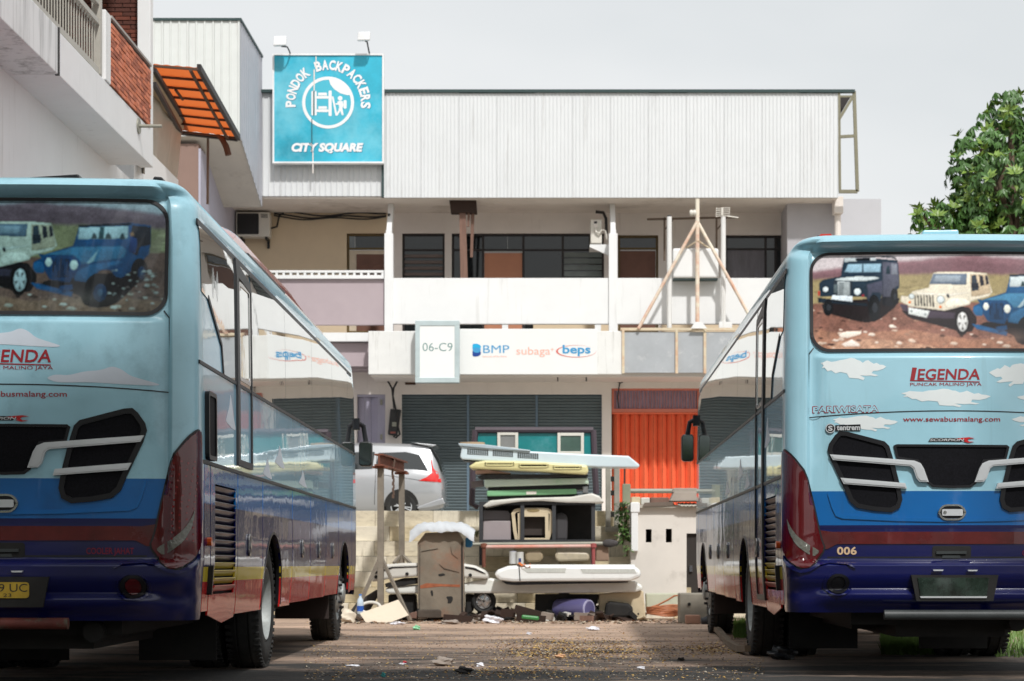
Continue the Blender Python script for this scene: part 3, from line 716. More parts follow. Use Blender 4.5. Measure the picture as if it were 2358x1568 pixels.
Y = 44.3; t = thing('air_conditioner_unit','narrow air conditioner seen end-on on a white bracket by the column','air conditioner',(WX(1375,Y),Y,WZ(560,Y)))
q = MB(); q.box(WX(1360,Y),WX(1386,Y),Y,Y+.85,WZ(560,Y),WZ(505,Y)); q.build('casing',[m_acw],t,bevel=.02)
q = MB(); q.box(WX(1367,Y),WX(1376,Y),Y-.02,Y+.0,WZ(524,Y),WZ(509,Y)); q.build('service_cover',[m_grei],t); q = MB(); q.box(WX(1368,Y),WX(1375,Y),Y-.03,Y-.02,WZ(515,Y),WZ(510,Y)); q.build('handle_slot',[m_acd],t)
q = MB(); q.path([(WX(1370,Y),Y-.03,WZ(524,Y)),(WX(1373,Y),Y-.05,WZ(535,Y)),(WX(1380,Y),Y-.06,WZ(538,Y)),(WX(1386,Y),Y-.06,WZ(530,Y)),(WX(1394,Y),Y-.04,WZ(532,Y)),(WX(1398,Y),Y,WZ(552,Y))],.02,6); q.build('pipe',[m_acw],t)
q = MB(); q.prism([(WX(1358,Y),WZ(563,Y)),(WX(1402,Y),WZ(563,Y)),(WX(1402,Y),WZ(590,Y)),(WX(1396,Y),WZ(586,Y)),(WX(1358,Y),WZ(569,Y))],Y-.02,Y+.05); q.box(WX(1358,Y),WX(1402,Y),Y+.06,Y+.9,WZ(566,Y),WZ(562,Y)); q.build('bracket',[m_white],t)
q = MB(); q.path([(WX(1372,Y),Y+.3,WZ(482,Y)),(WX(1390,Y),Y+.3,WZ(484,Y)),(WX(1396,Y),Y+.2,WZ(500,Y)),(WX(1397,Y),Y+.2,WZ(535,Y))],.035,6); q.build('duct',[m_wire],t)

Y = YG-.2; t = thing('meter_box','tilted black meter box hanging by cables beside the shutters','meter box',(WX(907,Y),Y,WZ(1000,Y)))
q = MB(); q.prism([(WX(899,Y),WZ(941,Y)),(WX(923,Y),WZ(943,Y)),(WX(914,Y),WZ(1004,Y)),(WX(893,Y),WZ(1000,Y))],Y,Y+.16); q.build('casing',[m_blk_ if False else M('black_meter_casing',(.02,.02,.02,1),rough=.4)],t,bevel=.015)
q = MB(); q.box(WX(903,Y),WX(913,Y),Y-.012,Y,WZ(982,Y),WZ(972,Y)); q.build('dial_window',[M('meter_window',C(150,150,135),rough=.4,var=.3,vs=9)],t)
q = MB(); q.box(WX(899,Y),WX(911,Y),Y-.01,Y,WZ(998,Y),WZ(994,Y)); q.build('red_label',[M('red_label',C(150,80,70),rough=.5)],t)
for pts in ([(887,870),(896,882),(903,895),(905,915),(908,941)],[(921,868),(914,880),(907,893),(905,912),(912,945)],[(912,945),(916,980),(921,1000),(912,1008),(906,1004)]):
    q = MB(); q.path([(WX(a,Y),Y-.03,WZ(b,Y)) for a,b in pts],.022,6); q.build('cable',[m_wire],t)
Y = YG-.05; t = thing('wall_cable','thin looping cable under the fascia beside the orange door','cable',(WX(1425,Y),Y,WZ(870,Y)))
for pts in ([(1413,866),(1418,876),(1428,882),(1436,879),(1442,866)],[(1427,882),(1424,900),(1422,915),(1425,940)]):
    q = MB(); q.path([(WX(a,Y),Y,WZ(b,Y)) for a,b in pts],.014,6); q.build('cable',[m_wire],t)
for px in (1283,1348-0,1382-30+0): 
    pass
for px,lab in ((1283,'left'),(1349,'right')):
    q = MB(); q.box(WX(px,YB),WX(px+3,YB),YB+.25,YB+.3,WZ(875,YB),WZ(866,YB)-.001); q.build('hook',[m_wire],B)

# broken board box and planks under the soffit
Y = YF+.3; t = thing('plank_bracket','broken brown board box and long planks hanging under the soffit','planks',(WX(1066,Y),Y,WZ(640,Y)))
m_plk = M('weathered_plank',C(120,92,80),rough=.85,var=.3,vs=2,mapscale=(6,6,.6)); m_plkd = M('dark_board',C(50,34,26),rough=.85,var=.3)
q = MB(); q.prism([(WX(1034,Y),WZ(455,Y)),(WX(1096,Y),WZ(455,Y)),(WX(1098,Y),WZ(489,Y)),(WX(1038,Y),WZ(489,Y))],Y,Y+.3); q.build('board_box',[m_plkd],t)
q = MB(); q.prism([(WX(1057,Y),WZ(488,Y)),(WX(1072,Y),WZ(488,Y)),(WX(1078,Y),WZ(680,Y)),(WX(1061,Y),WZ(680,Y))],Y+.05,Y+.12); q.build('plank',[m_plk],t)
q = MB(); q.prism([(WX(1084,Y),WZ(487,Y)),(WX(1092,Y),WZ(487,Y)),(WX(1088,Y),WZ(590,Y)),(WX(1082,Y),WZ(590,Y))],Y+.14,Y+.18); q.build('plank',[m_plk],t)
q = MB(); q.prism([(WX(1076,Y),WZ(487,Y)),(WX(1082,Y),WZ(487,Y)),(WX(1080,Y),WZ(520,Y)),(WX(1075,Y),WZ(520,Y))],Y+.08,Y+.12); q.build('plank',[m_plk],t)

# rusty tripod mast
Y = 43.45; t = thing('tripod_mast','rusty orange tripod mast standing on the street fascia','mast',(WX(1606,Y),Y,WZ(757,Y)))
q = MB(); q.tube((WX(1606,Y),Y,WZ(757,Y)),(WX(1606,Y),Y,WZ(458,Y)),.045,10); q.build('mast_pole',[m_rusto],t,smooth=40)
for a,b,d in ((1470,757,-.02),(1742,757,.0)):
    q = MB(); q.tube((WX(1606,Y),Y+d,WZ(510,Y)),(WX(a,Y),Y+d,WZ(b,Y)),.036,10); q.build('leg',[m_rusto],t,smooth=40)
q = MB(); q.tube((WX(1607,Y),Y-.05,WZ(555,Y)),(WX(1572,Y),Y+.35,WZ(571,Y)),.02,6); q.tube((WX(1607,Y),Y-.05,WZ(555,Y)),(WX(1644,Y),Y+.35,WZ(571,Y)),.02,6); q.build('stay',[m_rust],t)
q = MB(); q.prism([(WX(1590,Y),WZ(757,Y)),(WX(1628,Y),WZ(757,Y)),(WX(1616,Y),WZ(742,Y)),(WX(1600,Y),WZ(742,Y))],Y-.07,Y-.05); q.build('foot_plate',[m_white],t)
q = MB(); q.lathe([(-.10,.0001),(-.10,.05),(-.06,.07),(-.03,.05),(0,.07),(.04,.05),(.05,.0001)],(WX(1599,Y),Y,WZ(490,Y)),'x',12); q.build('insulator',[m_acw],t,smooth=60)
Y = 43.62; t = thing('white_cabinet','boxy white cabinet fixed to the parapet behind the rusty tripod','cabinet',(WX(1602,Y),Y,WZ(640,Y)))
q = MB(); q.box(WX(1549,Y),WX(1655,Y),Y,Y+.33,WZ(640,Y),WZ(571,Y)); q.build('body',[m_white],t,bevel=.05,seg=3)
q = MB(); q.box(WX(1551,Y),WX(1653,Y),Y-.0+.04,Y+.34,WZ(643,Y),WZ(640.3,Y)); q.build('base',[m_trimd],t)
Y = 43.7
for px0,pt,lab in ((1541,500,'left white pipe post beside the white cabinet'),(1665,498,'right white pipe post carrying the small aerial')):
    t = thing('pipe_post',lab,'post',(WX(px0,Y),Y,WZ(757,Y)),'white posts beside the cabinet')
    q = MB(); q.tube((WX(px0,Y),Y-.05,WZ(757,Y)),(WX(px0,Y),Y-.05,WZ(pt,Y)),.055,10); q.build('pipe',[m_whited],t,smooth=40)
    if px0 > 1600: q = MB(); q.box(WX(px0-10,Y),WX(px0+20,Y),Y-.10,Y+.04,WZ(757,Y),WZ(742,Y)); q.build('foot',[m_white],t)
    else: q = MB(); q.box(WX(px0-4,Y),WX(px0+4,Y),Y-.09,Y-.01,WZ(pt,Y),WZ(pt,Y)+.03); q.build('cap',[m_wire],t)
t = thing('aerial','small white comb aerial at the top of the right pipe post','antenna',(WX(1665,Y),Y,WZ(498,Y)))
q = MB(); xx,z0 = WX(1662,Y),WZ(490,Y); q.bar((xx,Y-.1,WZ(498.5,Y)+.0),(xx-.0,Y-.1,WZ(480,Y)),.02)
for k in range(5): q.bar((xx-.13,Y-.1,WZ(482+k*4.5,Y)),(xx+.16,Y-.1,WZ(480+k*4.5,Y)),.006)
for k in range(3): q.bar((xx-.13+k*.14,Y-.1,WZ(502,Y)),(xx-.12+k*.14,Y-.1,WZ(479,Y)),.005)
q.bar((xx+.1,Y-.1,WZ(499,Y)),(xx+.35,Y-.06,WZ(502,Y)),.012)
q.build('elements',[m_acw],t)
t = thing('steel_hanger','brown steel rod rack hanging behind the tripod','rack',(WX(1600,44.6),44.6,WZ(505,44.6)))
Y = 44.6; q = MB(); q.bar((WX(1490,Y),Y,WZ(505,Y)),(WX(1700,Y),Y,WZ(500,Y)),.02)
for a in (1530,1650): q.bar((WX(a,Y),Y,WZ(503,Y)),(WX(a,Y),Y,WZ(600,Y)),.02); q.bar((WX(a,Y),Y,WZ(530,Y)),(WX(a+22,Y),Y,WZ(503,Y)),.015)
q.build('rods',[M('brown_steel',C(100,84,70),rough=.7)],t)
q = MB()
q.bar((WX(1530,Y),Y,WZ(520,Y)),(WX(1530,Y),Y,WZ(500,Y)),.01); q.build('hook',[m_wire],t)

# ================================================================= left building with brick balcony
LX = -5.3
Lb = thing('balcony_building','white building at the left edge with a brick and railing balcony','building',(-6,24,0))
ly = lambda px: LX*FP/(px-1285)
q = MB(); q.box(-12,-5.82,8,28.2,0,6.12); q.build('wall',[m_white],Lb,bevel=.01)
q = MB(); q.box(-12,-5.86,28.2,31.5,0,6.8); q.build('rear_wall',[m_white],Lb)
Y0,Y1 = 10,26.55
m_bal = M('mould_streaked_white',(.74,.75,.75,1),rough=.8,var=.03,dirt=C(66,68,64),dirt_amt=.42,streak=True,ds=1.2)
m_bal2 = M('balcony_white',(.78,.78,.78,1),rough=.8,var=.03,dirt=C(130,128,120),dirt_amt=.10,streak=True)
q = MB(); q.box(-12,LX,Y0,21.63,6.06,6.56); q.build('balcony_slab',[m_bal],Lb,bevel=.01)
q = MB(); q.box(-12,LX,21.64,Y1,6.06,6.53); q.build('balcony_slab',[m_bal2],Lb,bevel=.01)
q = MB(); q.box(LX-.03,LX+.015,21.625,21.655,6.05,6.56); q.build('slab_joint',[m_wire],Lb)
# railing
m_bar = M('grey_railing_paint',C(176,172,162),rough=.5,metal=.2,var=.1)
rl = MB()
for z,hh in ((6.60,.035),(7.17,.03),(7.40,.03)): rl.box(LX-.09,LX-.03,12,23.75,z-hh,z+hh)
rl.box(LX-.12,LX-.02,23.72,23.82,6.57,7.9)
rail = rl.build('railing',[m_bar],Lb)
bb_ = None; y = 23.6
qq = MB(); qq.box(-.007,.007,-.006,.006,-.27,.27)
while y > 16.5:
    loc = (LX-.06-LOC[Lb.name][0], y-LOC[Lb.name][1], 6.89)
    if bb_ is None: bb_ = qq.build('bar',[m_bar],rail,world=False); bb_.location = loc
    else: inst(bb_,'bar',rail,loc)
    y -= .125
q = MB(); q.box(LX-.16,LX+.01,23.87,24.15,6.54,7.36); q.build('end_pier',[m_white],Lb,bevel=.01)
# bricks: the balcony panel and the dark return wall
m_brA = [M('orange_brick',C(206,122,88),rough=.85,var=.2,vs=6,bump=.5,bs=60,dirt=C(80,58,50),dirt_amt=.25,ds=5), M('brown_brick',C(168,98,74),rough=.85,var=.25,vs=6,bump=.5,bs=60,dirt=C(205,160,140),dirt_amt=.15,ds=5), M('red_brick',C(214,132,102),rough=.85,var=.15,vs=6,bump=.5,bs=60)]
m_mort = M('dark_mortar',C(70,52,46),rough=.95,var=.2)
def bricks(parent, fn, L, H, mats, lb=.205, hb=.0565, seed=1, proud=.018):
    """fn(u,v,d) maps along/up/out to the world; each brick is an object of its own"""
    rd = random.Random(seed); meshes = []
    rows = int(H/hb)
    for m in mats:
        qq = MB(); qq.box(-.5,.5,-.5,.5,-.5,.5); o = qq.build('brick',[m],parent,world=False); meshes.append(o.data); bpy.data.objects.remove(o)
    org = Vector(LOC[parent.name])
    e = (Vector(fn(1,0,0))-Vector(fn(0,0,0))); rz = math.atan2(e.y,e.x)
    for r_ in range(rows):
        u = -.5*lb*(r_%2)
        while u < L-.01:
            a,b = max(0,u+.006),min(L,u+lb-.006)
            if b-a > .03:
                c = Vector(fn((a+b)/2,(r_+.5)*hb,proud/2+rd.uniform(-.003,.006)))-org
                inst(rd.choice(meshes),'brick',parent,c,(0,0,rz),(b-a,.03,hb-.011))
            u += lb
yb0,yb1 = 24.16,26.50
q = MB(); q.box(LX-.14,LX-.012,yb0,yb1,6.535,7.33); pn = q.build('brick_panel',[m_mort],Lb)
bricks(Lb, lambda u,v,d: (LX-.012+d, yb0+u, 6.545+v), yb1-yb0, .79, m_brA, seed=4)
q = MB(); q.box(LX-.16,LX+.02,yb0,yb1+.03,7.335,7.365); q.build('panel_coping',[M('grey_coping',C(170,165,160),rough=.9)],Lb)
q = MB(); q.box(-8,LX-.25,26.9,27.1,6.5,9.5); q.build('return_wall',[m_mort],Lb)
m_brB = [M('dark_brick',C(120,66,50),rough=.9,var=.3,vs=5,bump=.5,bs=60,dirt=C(40,28,26),dirt_amt=.4,ds=4), M('dark_brown_brick',C(92,54,44),rough=.9,var=.3,vs=5,bump=.5,bs=60)]
bricks(Lb, lambda u,v,d: (-6.45+u, 26.9-d, 6.9+v), 1.0, 1.5, m_brB, seed=9)
q = MB(); q.box(LX-.17,LX+.0,26.54,26.72,6.06,12); q.build('corner_column',[m_white],Lb,bevel=.008)
q = MB(); q.box(-7.4,-7.2,8,26.8,6.5,10); q.build('back_wall',[m_frame],Lb)
q = MB(); q.box(-7.19,-7.1,21.5,23.2,6.6,8.6); q.build('back_door',[M('dark_wood_door',C(96,60,44),rough=.7)],Lb)
q = MB(); q.box(-12,-5.4,8,27.2,10,10.3); q.build('upper_slab',[m_white],Lb)
q = MB(); yy = ly(318); q.tube((LX,yy,6.40),(LX+.02,yy,6.40),.10,14); q.tube((LX+.02,yy,6.40),(LX+.30,yy+.0,6.40),.022,8); q.build('flange_pipe',[m_steel],Lb,smooth=40)

# awning, tarpaulin and pole behind it
A = thing('awning','orange translucent awning on a dark steel frame above the left coach','awning',(-5.6,32,8))
ap = lambda u,v: (-5.55-.28*v-.02*u+(.66 if False else 0)+0.0 - .62*(1-u) + .40, 29.4+4.8*v, 7.98)
m_awn = M('orange_corrugated_plastic',C(196,100,50),rough=.5,var=.16,vs=2,dirt=C(120,60,30),dirt_amt=.2)
pnode = m_awn.node_tree.nodes['Principled BSDF']; pnode.inputs['Transmission Weight'].default_value = .0; pnode.inputs['Subsurface Weight'].default_value = 0
_n = m_awn.node_tree.nodes; _tr = _n.new('ShaderNodeBsdfTranslucent'); _tr.inputs['Color'].default_value = C(212,108,52); _mx = _n.new('ShaderNodeMixShader'); _mx.inputs[0].default_value = .65
_o = _n['Material Output']; m_awn.node_tree.links.new(pnode.outputs[0],_mx.inputs[1]); m_awn.node_tree.links.new(_tr.outputs[0],_mx.inputs[2]); m_awn.node_tree.links.new(_mx.outputs[0],_o.inputs['Surface'])
def awp(px,py,Y): return (WX(px,Y),Y,WZ(py,Y))
a_,b_,c_,d_ = Vector(awp(353,152,29.4)),Vector(awp(456,160,29.4)),Vector(awp(545,318,34.0)),Vector(awp(414,303,34.0))
def aw(u,v,dz=0): 
    p = a_.lerp(b_,u).lerp(d_.lerp(c_,u),v); return (p.x,p.y,p.z+dz)
for k in range(7):
    q = MB(); q.grid(lambda u,v: aw(u,(k+v*1.04)/7,.03+.004*(k%2)+.005*math.sin(u*26)),24,2); q.build('roof_sheet',[m_awn],A,smooth=60)
q = MB()
for k in range(8): q.bar(aw(-.02,k/7,-.0),aw(1.0,k/7,-.0),.018,.016)
for u in (.0,.84): q.bar(aw(u,-.01,-.03),aw(u,1.01,-.03),.02,.016)
q.bar(aw(.28,2/7,-.02),aw(.34,3/7,-.02),.016)
q.build('frame',[M('rusty_dark_steel',C(84,62,50),rough=.8,var=.2)],A)
q = MB(); q.bar(aw(1.02,0,.03),aw(1.02,1.02,.03),.03,.05); q.bar(aw(0,1.02,0),aw(1.0,1.02,0),.05,.03); q.build('gutter_edge',[m_frame],A)
q = MB(); q.path([awp(500,310,34),awp(512,322,34),awp(521,338,34),awp(526,357,34)],[.03,.05,.06,.06],6); q.build('loose_flap',[M('brown_flap',C(96,66,50),rough=.8)],A)
F = thing('side_screen','boarded eave beam with slats under the orange awning','eave',(-6,31,7.5))
q = MB(); e0,e1 = Vector(awp(352,165,28.6)),Vector(awp(430,292,34)); f0,f1 = Vector(awp(352,190,28.6)),Vector(awp(414,302,33.6))
q.add([e0,e1,f1,f0,e0+Vector((-.15,0,0)),e1+Vector((-.15,0,0)),f1+Vector((-.15,0,0)),f0+Vector((-.15,0,0))],[(0,1,2,3),(7,6,5,4),(0,4,5,1),(3,2,6,7),(1,5,6,2),(0,3,7,4)]); q.build('beam',[M('cream_board_eave',C(176,160,132),rough=.8,var=.1)],F)
q = MB(); q.bar(e0+Vector((.02,0,.02)),e1+Vector((.02,0,.02)),.03); q.bar(f0+Vector((.02,0,-.02)),f1+Vector((.02,0,-.02)),.03); q.build('edge_trim',[m_frame],F)
t = thing('tarpaulin','grey brown tarpaulin curtain hanging below the awning','tarpaulin',(-6,30,6))
def tarp(u,v):
    Yt_ = 28.3+5.2*u; px = (330+88*u)*(1-v)+(326+74*u)*v; py = (162+140*u)*(1-v)+(402+22*u)*v
    return (WX(px,Yt_)+.035*math.sin(u*19+v*2)*(.4+v), Yt_, WZ(py,Yt_)+.03*math.sin(u*12)*v)
q = MB(); q.grid(tarp,30,14); q.build('cloth',[M('dirty_tarpaulin',C(176,168,154),rough=.8,var=.10,vs=1.2,dirt=C(110,100,86),dirt_amt=.25)],t,smooth=80)
t = thing('rusty_pole','thin rusty pole under the corner of the orange awning','pole',(WX(478,34.2),34.2,4))
q = MB(); q.tube(awp(478,470,34.2),awp(479,305,34.2),.022,8); q.build('pole',[M('rusty_pole',C(112,92,78),rough=.8,var=.2)],t,smooth=40)
# ================================================================= the two coaches
LB, BL, NV, RD, YL = C(158,204,219), C(4,96,164), C(6,14,76), C(184,36,36), C(200,176,52)
BUS_L = 12.1
def bw(z):      # half width at height z
    pts = [(0.4,1.20),(0.52,1.225),(0.9,1.25),(1.55,1.25),(2.2,1.246),(3.0,1.235),(3.2,1.22)]
    for (a,wa),(b,wb) in zip(pts,pts[1:]):
        if z <= b: return wa+(wb-wa)*max(0,(z-a))/(b-a)
    return pts[-1][1]
def sstep(a,b,x):
    t = max(0,min(1,(x-a)/(b-a))); return t*t*(3-2*t)
CR = 0.15       # radius of the rear corner
def ry(x,z):    # depth of the tail at (x,z)
    y = 0.07*x*x; xn = abs(x)*1.10/(bw(z)-CR)
    for (a,ya),(b,yb) in zip([(0.4,.10),(.58,.02),(1.0,0),(1.6,0),(2.45,.05),(3.23,.13),(3.6,.16)],[(.58,.02),(1.0,0),(1.6,0),(2.45,.05),(3.23,.13),(3.6,.16),(9,.16)]):
        if z <= b: y += ya+(yb-ya)*max(0,z-a)/(b-a); break
    y += 0.055*sstep(1.10,1.055,xn)*sstep(0.886,0.902,z)*sstep(3.34,3.26,z)     # sunk field round window and engine lid
    y -= 0.11*sstep(3.255,3.345,z)*sstep(1.11,0.98,xn)                             # brow over the window
    y -= 0.035*sstep(2.485,2.445,z)*sstep(1.5,2.3,z)*sstep(1.03,0.97,xn)    # ledge under the window
    y -= 0.06*sstep(0.90,0.855,z)*sstep(0.64,0.78,z)                                 # bumper roll
    y -= 0.06*sstep(0.685,0.64,z)*sstep(0.53,0.62,z)*sstep(1.11,0.85,xn)          # lower lip
    return y
def rear(s,z,off):
    """point at arc length s from the middle of the tail (wraps round the corner), height z, lifted by off"""
    w = bw(z); sg = 1 if s >= 0 else -1; a = abs(s); s1 = w-CR
    if a <= s1: return (s, ry(s,z)-off, z)
    t = (a-s1)/CR; y0 = ry(s1,z)
    if t < math.pi/2:
        return (sg*(s1+(CR+off)*math.sin(t)), y0+CR-(CR+off)*math.cos(t), z)
    return (sg*(w+off), y0+CR+(a-s1-CR*math.pi/2), z)
def side(sg):
    return lambda y,z,off: (sg*(bw(z)+off), y, z)

m_paint = banded(M('coach_paint_tail',(1,1,1,1),rough=.30,var=.08,vs=3,coat=.65,bump=.03,bs=2.0,dirt=(.55,.53,.5,1),dirt_amt=.12,streak=True),
                 [(1.165,NV),(1.425,BL),(9,LB)])
m_paint_dust_shade = banded(M('dusty_coach_paint_tail',(1,1,1,1),rough=.36,var=.12,vs=2.5,coat=.5,bump=.03,bs=2.0,dirt=C(104,128,138),dirt_amt=.34,ds=1.3),[(1.165,NV),(1.425,BL),(9,LB)])  # left coach tail: dust, plus its deeper shade mixed into the colour
m_sidep = banded(M('coach_paint_side',(1,1,1,1),rough=.25,var=.04,vs=2,coat=.46,bump=.26,bs=1.5,bdist=.02,spec=.1,dirt=(.5,.42,.38,1),dirt_amt=.06,coatrough=.02),
                 [(.75,RD),(.85,YL),(1.275,NV),(1.56,BL),(9,LB)])
m_upper = M('coach_paint_upper',C(160,208,232),rough=.25,var=.03,coat=.9,bump=.16,bs=1.1,bdist=.02,spec=.15,coatrough=.02)
m_roof = M('coach_paint_roof',C(150,200,215),rough=.3,var=.05,coat=.6)
m_film = M('mirror_film_glass',(.62,.65,.66,1),rough=.015,metal=.93,var=.02,bump=.05,bs=.9,bdist=.02)
m_slat = [M('louvre_slat_'+nm_,c_,rough=.35,coat=.35,var=.1,spec=.25) for nm_,c_ in (('red',RD),('yellow',YL),('navy',C(16,18,60)))]
m_blk = M('black_rubber',(.012,.012,.014,1),rough=.45,var=.2)
m_blkg = M('black_plastic',(.010,.010,.012,1),rough=.38,var=.1,spec=.35)
m_mesh = M('black_wire_mesh',(.006,.006,.008,1),rough=.6,var=.5,vs=80,bump=.35,bs=160,bdist=.003,spec=.1)
m_under = M('greasy_black_steel',(.012,.011,.01,1),rough=.8,var=.4,vs=5)
m_silver = M('satin_silver_trim',C(205,208,210),rough=.35,metal=.35,var=.04,coat=.3)
m_chrome = M('chrome_trim',C(190,190,190),rough=.2,metal=.9,var=.05)
m_redlens = M('dark_red_lens',(.085,.004,.007,1),rough=.15,coat=.55,var=.15,vs=4)
m_redled = M('red_lamp_dots',(.20,.006,.01,1),rough=.12,coat=.6,var=.2)
m_clear = M('clear_lamp_lens',C(104,104,96),rough=.15,coat=.8,var=.25,vs=40,bump=.4,bs=80)
m_refl = M('red_reflector_strip',C(88,26,27),rough=.25,coat=.6,var=.3,vs=5,dirt=(.06,.03,.03,1),dirt_amt=.35)
m_lred = M('dark_red_vinyl',C(150,28,38),rough=.4,var=.06)
m_lgold = M('pale_gold_vinyl',C(205,175,140),rough=.4,var=.05)
m_wht = M('white_vinyl',C(228,230,228),rough=.4,var=.05,dirt=C(120,150,165),dirt_amt=.15,ds=6)
m_cloudr = M('white_cloud_vinyl',C(222,228,228),rough=.4,var=.06)
m_cloudl = M('greyed_cloud_vinyl',C(200,208,218),rough=.4,var=.08)
m_tyre = M('worn_tyre_rubber',(.02,.02,.019,1),rough=.8,var=.35,vs=9,bump=.5,bs=30,dirt=(.06,.05,.04,1),dirt_amt=.22,ds=4)
m_rim = M('dusty_grey_rim',C(158,162,160),rough=.5,metal=.3,var=.2,vs=7,dirt=C(90,75,62),dirt_amt=.4,ds=6)
m_flap = M('brown_mud_flap',C(48,36,32),rough=.8,var=.25)
m_orange = M('orange_marker_lens',C(220,90,30),rough=.15,coat=.6)
m_pod = M('red_roof_pod',C(176,66,60),rough=.25,coat=.8,var=.06)
m_podw = M('pale_roof_pod',C(205,190,180),rough=.3,coat=.5,var=.06)
m_plY = M('yellow_plate',C(170,140,40),rough=.5,var=.2,vs=8)
m_plB = M('plate_ink',C(40,36,30),rough=.5)
m_plG = M('dark_plate_glass',C(40,52,46),rough=.06,coat=1,var=.9,vs=9)
m_tow = M('flaking_red_pipe',C(92,40,32),rough=.7,var=.4,vs=6,dirt=C(40,150,130),dirt_amt=.3,ds=4)
m_towg = M('grey_pipe',C(62,66,66),rough=.5,var=.2,vs=6)
m_winprt = attr_mat('window_print_clean', rough=.16, coat=.4, grade=(1.25,1.25,1.25), var=.08)
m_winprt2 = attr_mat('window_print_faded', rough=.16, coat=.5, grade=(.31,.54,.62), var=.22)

# ---- picture on the rear window: layered flat colours, traced in its own coordinates
def wr(p): return (-1.3507+.000803*p[0], 3.4306-.000803*p[1])
def wl(p): return (.0056-.05+.000753*p[0], 3.445-.000753*p[1])
def window_print():
    L_ = []; k = [0]
    def a(pts, col, f=wr, sm=0):
        q = [f(p) for p in pts]
        if sm: q = smoothpoly(q, sm)
        k[0] += 1; L_.append((q, [tuple(range(len(q)))], .0065+k[0]*.00012, C(*col)))
    rd = random.Random(5)
    X0,X1 = 372,2990
    a([(X0,205),(X1,205),(X1,1175),(X0,1175)], (196,188,190))
    a([(X0,390),(520,372),(680,352),(900,330),(1210,300),(1400,290),(1600,262),(1940,232),(2080,255),(2300,262),(2700,300),(X1,330),(X1,640),(X0,640)], (138,108,114))
    a([(X0,420),(700,400),(1300,330),(1800,290),(2300,330),(X1,390),(X1,640),(X0,640)], (122,94,100))
    a([(X0,470),(700,455),(1250,430),(1700,415),(2200,430),(X1,450),(X1,760),(X0,760)], (150,138,104))
    for i in range(26): 
        x = rd.uniform(X0,X1); y = rd.uniform(470,640); w = rd.uniform(60,200); a([(x,y),(x+w/2,y-8),(x+w,y+2),(x+w/2,y+10)], (172,160,122) if i%2 else (126,116,84))
    a([(X0,700),(900,690),(1500,700),(2300,700),(X1,640),(X1,1175),(X0,1175)], (128,92,80))
    a([(X0,930),(700,1000),(1300,960),(1900,1060),(2500,1000),(X1,1060),(X1,1175),(X0,1175)], (150,112,92))
    a([(500,1080),(1000,1040),(1600,1130),(1500,1170),(600,1170)], (176,140,118), sm=2)
    # stones
    for i in range(150):
        x = rd.uniform(X0+10,X1-20); y = rd.uniform(740,1150); w = rd.uniform(8,34)*(0.6+(y-700)/600); h = w*rd.uniform(.25,.5)
        c = rd.choice([(196,176,160),(214,200,188),(150,120,102),(80,54,46),(62,40,36)])
        a([(x-w,y+h*.3),(x-w*.5,y-h),(x+w*.4,y-h*.8),(x+w,y+h*.2),(x+w*.3,y+h)], c)
    a([(635,1000),(690,975),(850,968),(845,1000),(720,1035),(660,1030)], (222,212,200))
    a([(660,1095),(760,1050),(830,1090),(835,1112),(700,1118)], (226,216,206))
    a([(1110,915),(1150,912),(1195,945),(1120,938)], (222,212,200))
    # --- dark closed off-roader with roof rack
    a([(470,690),(1220,640),(1200,720),(1000,880),(860,890),(520,790)], (34,26,28), sm=1)
    a([(1040,570),(1200,520),(1195,700),(1130,740),(1050,720)], (30,32,40))
    a([(690,300),(700,260),(1050,275),(1200,290),(1215,440),(1215,560),(1170,580),(1050,620),(1030,700),(930,700),(900,640),(465,630),(462,500),(490,470),(590,450),(665,440),(680,340)], (40,56,70))
    a([(1060,300),(1205,312),(1215,540),(1180,545),(1150,640),(1060,640)], (86,88,102))
    a([(910,520),(1060,480),(1060,640),(1030,600),(960,600),(920,680)], (74,76,92))
    a([(735,320),(1045,318),(1040,405),(700,400)], (150,182,200))
    a([(868,318),(882,318),(878,402),(864,402)], (40,56,70))
    a([(1100,345),(1125,345),(1130,420),(1090,420)], (46,62,72)); a([(1140,320),(1195,328),(1200,430),(1145,430)], (122,126,136))
    a([(600,475),(640,455),(800,440),(1000,446),(1035,465),(900,488),(700,486)], (196,206,208), sm=1)
    a([(595,480),(770,490),(770,640),(600,640)], (52,60,68))
    a([(636,488),(750,492),(750,628),(636,620)], (176,184,186))
    for i in range(7): a([(642,500+i*18),(745,504+i*18),(745,512+i*18),(642,508+i*18)], (62,72,76))
    a([(600,520),(632,520),(632,605),(600,600)], (88,100,104))
    for cx,cy,r in ((521,562,26),(820,590,33)):
        a([(cx+1.25*r*math.cos(t*.524),cy+1.25*r*math.sin(t*.524)) for t in range(12)], (22,30,38))
        a([(cx+r*math.cos(t*.524),cy+r*math.sin(t*.524)) for t in range(12)], (206,216,220))
    a([(585,620),(770,630),(770,690),(570,665)], (206,216,222))
    a([(445,640),(580,660),(770,690),(910,700),(920,735),(450,690)], (32,42,52))
    a([(700,262),(820,262),(820,296),(700,300)], (182,192,196)); a([(805,264),(945,262),(945,292),(805,292)], (24,30,38)); a([(945,262),(1000,262),(1000,290),(945,290)], (190,198,202))
    for q in ([(760,252),(1040,246),(1180,262),(1205,300),(1195,302),(1170,272),(1040,256),(760,262)],[(1060,250),(1130,240),(1185,262),(1180,268),(1130,250),(1062,260)]): a(q,(52,62,74))
    for cx,cy,rx,rz in ((975,745,58,125),(540,740,48,80),(1165,640,34,80)):
        a([(cx+rx*math.cos(t*.393),cy+rz*math.sin(t*.393)) for t in range(16)], (22,24,28))
        a([(cx+8+rx*.45*math.cos(t*.524),cy+rz*.4*math.sin(t*.524)) for t in range(12)], (46,50,56))
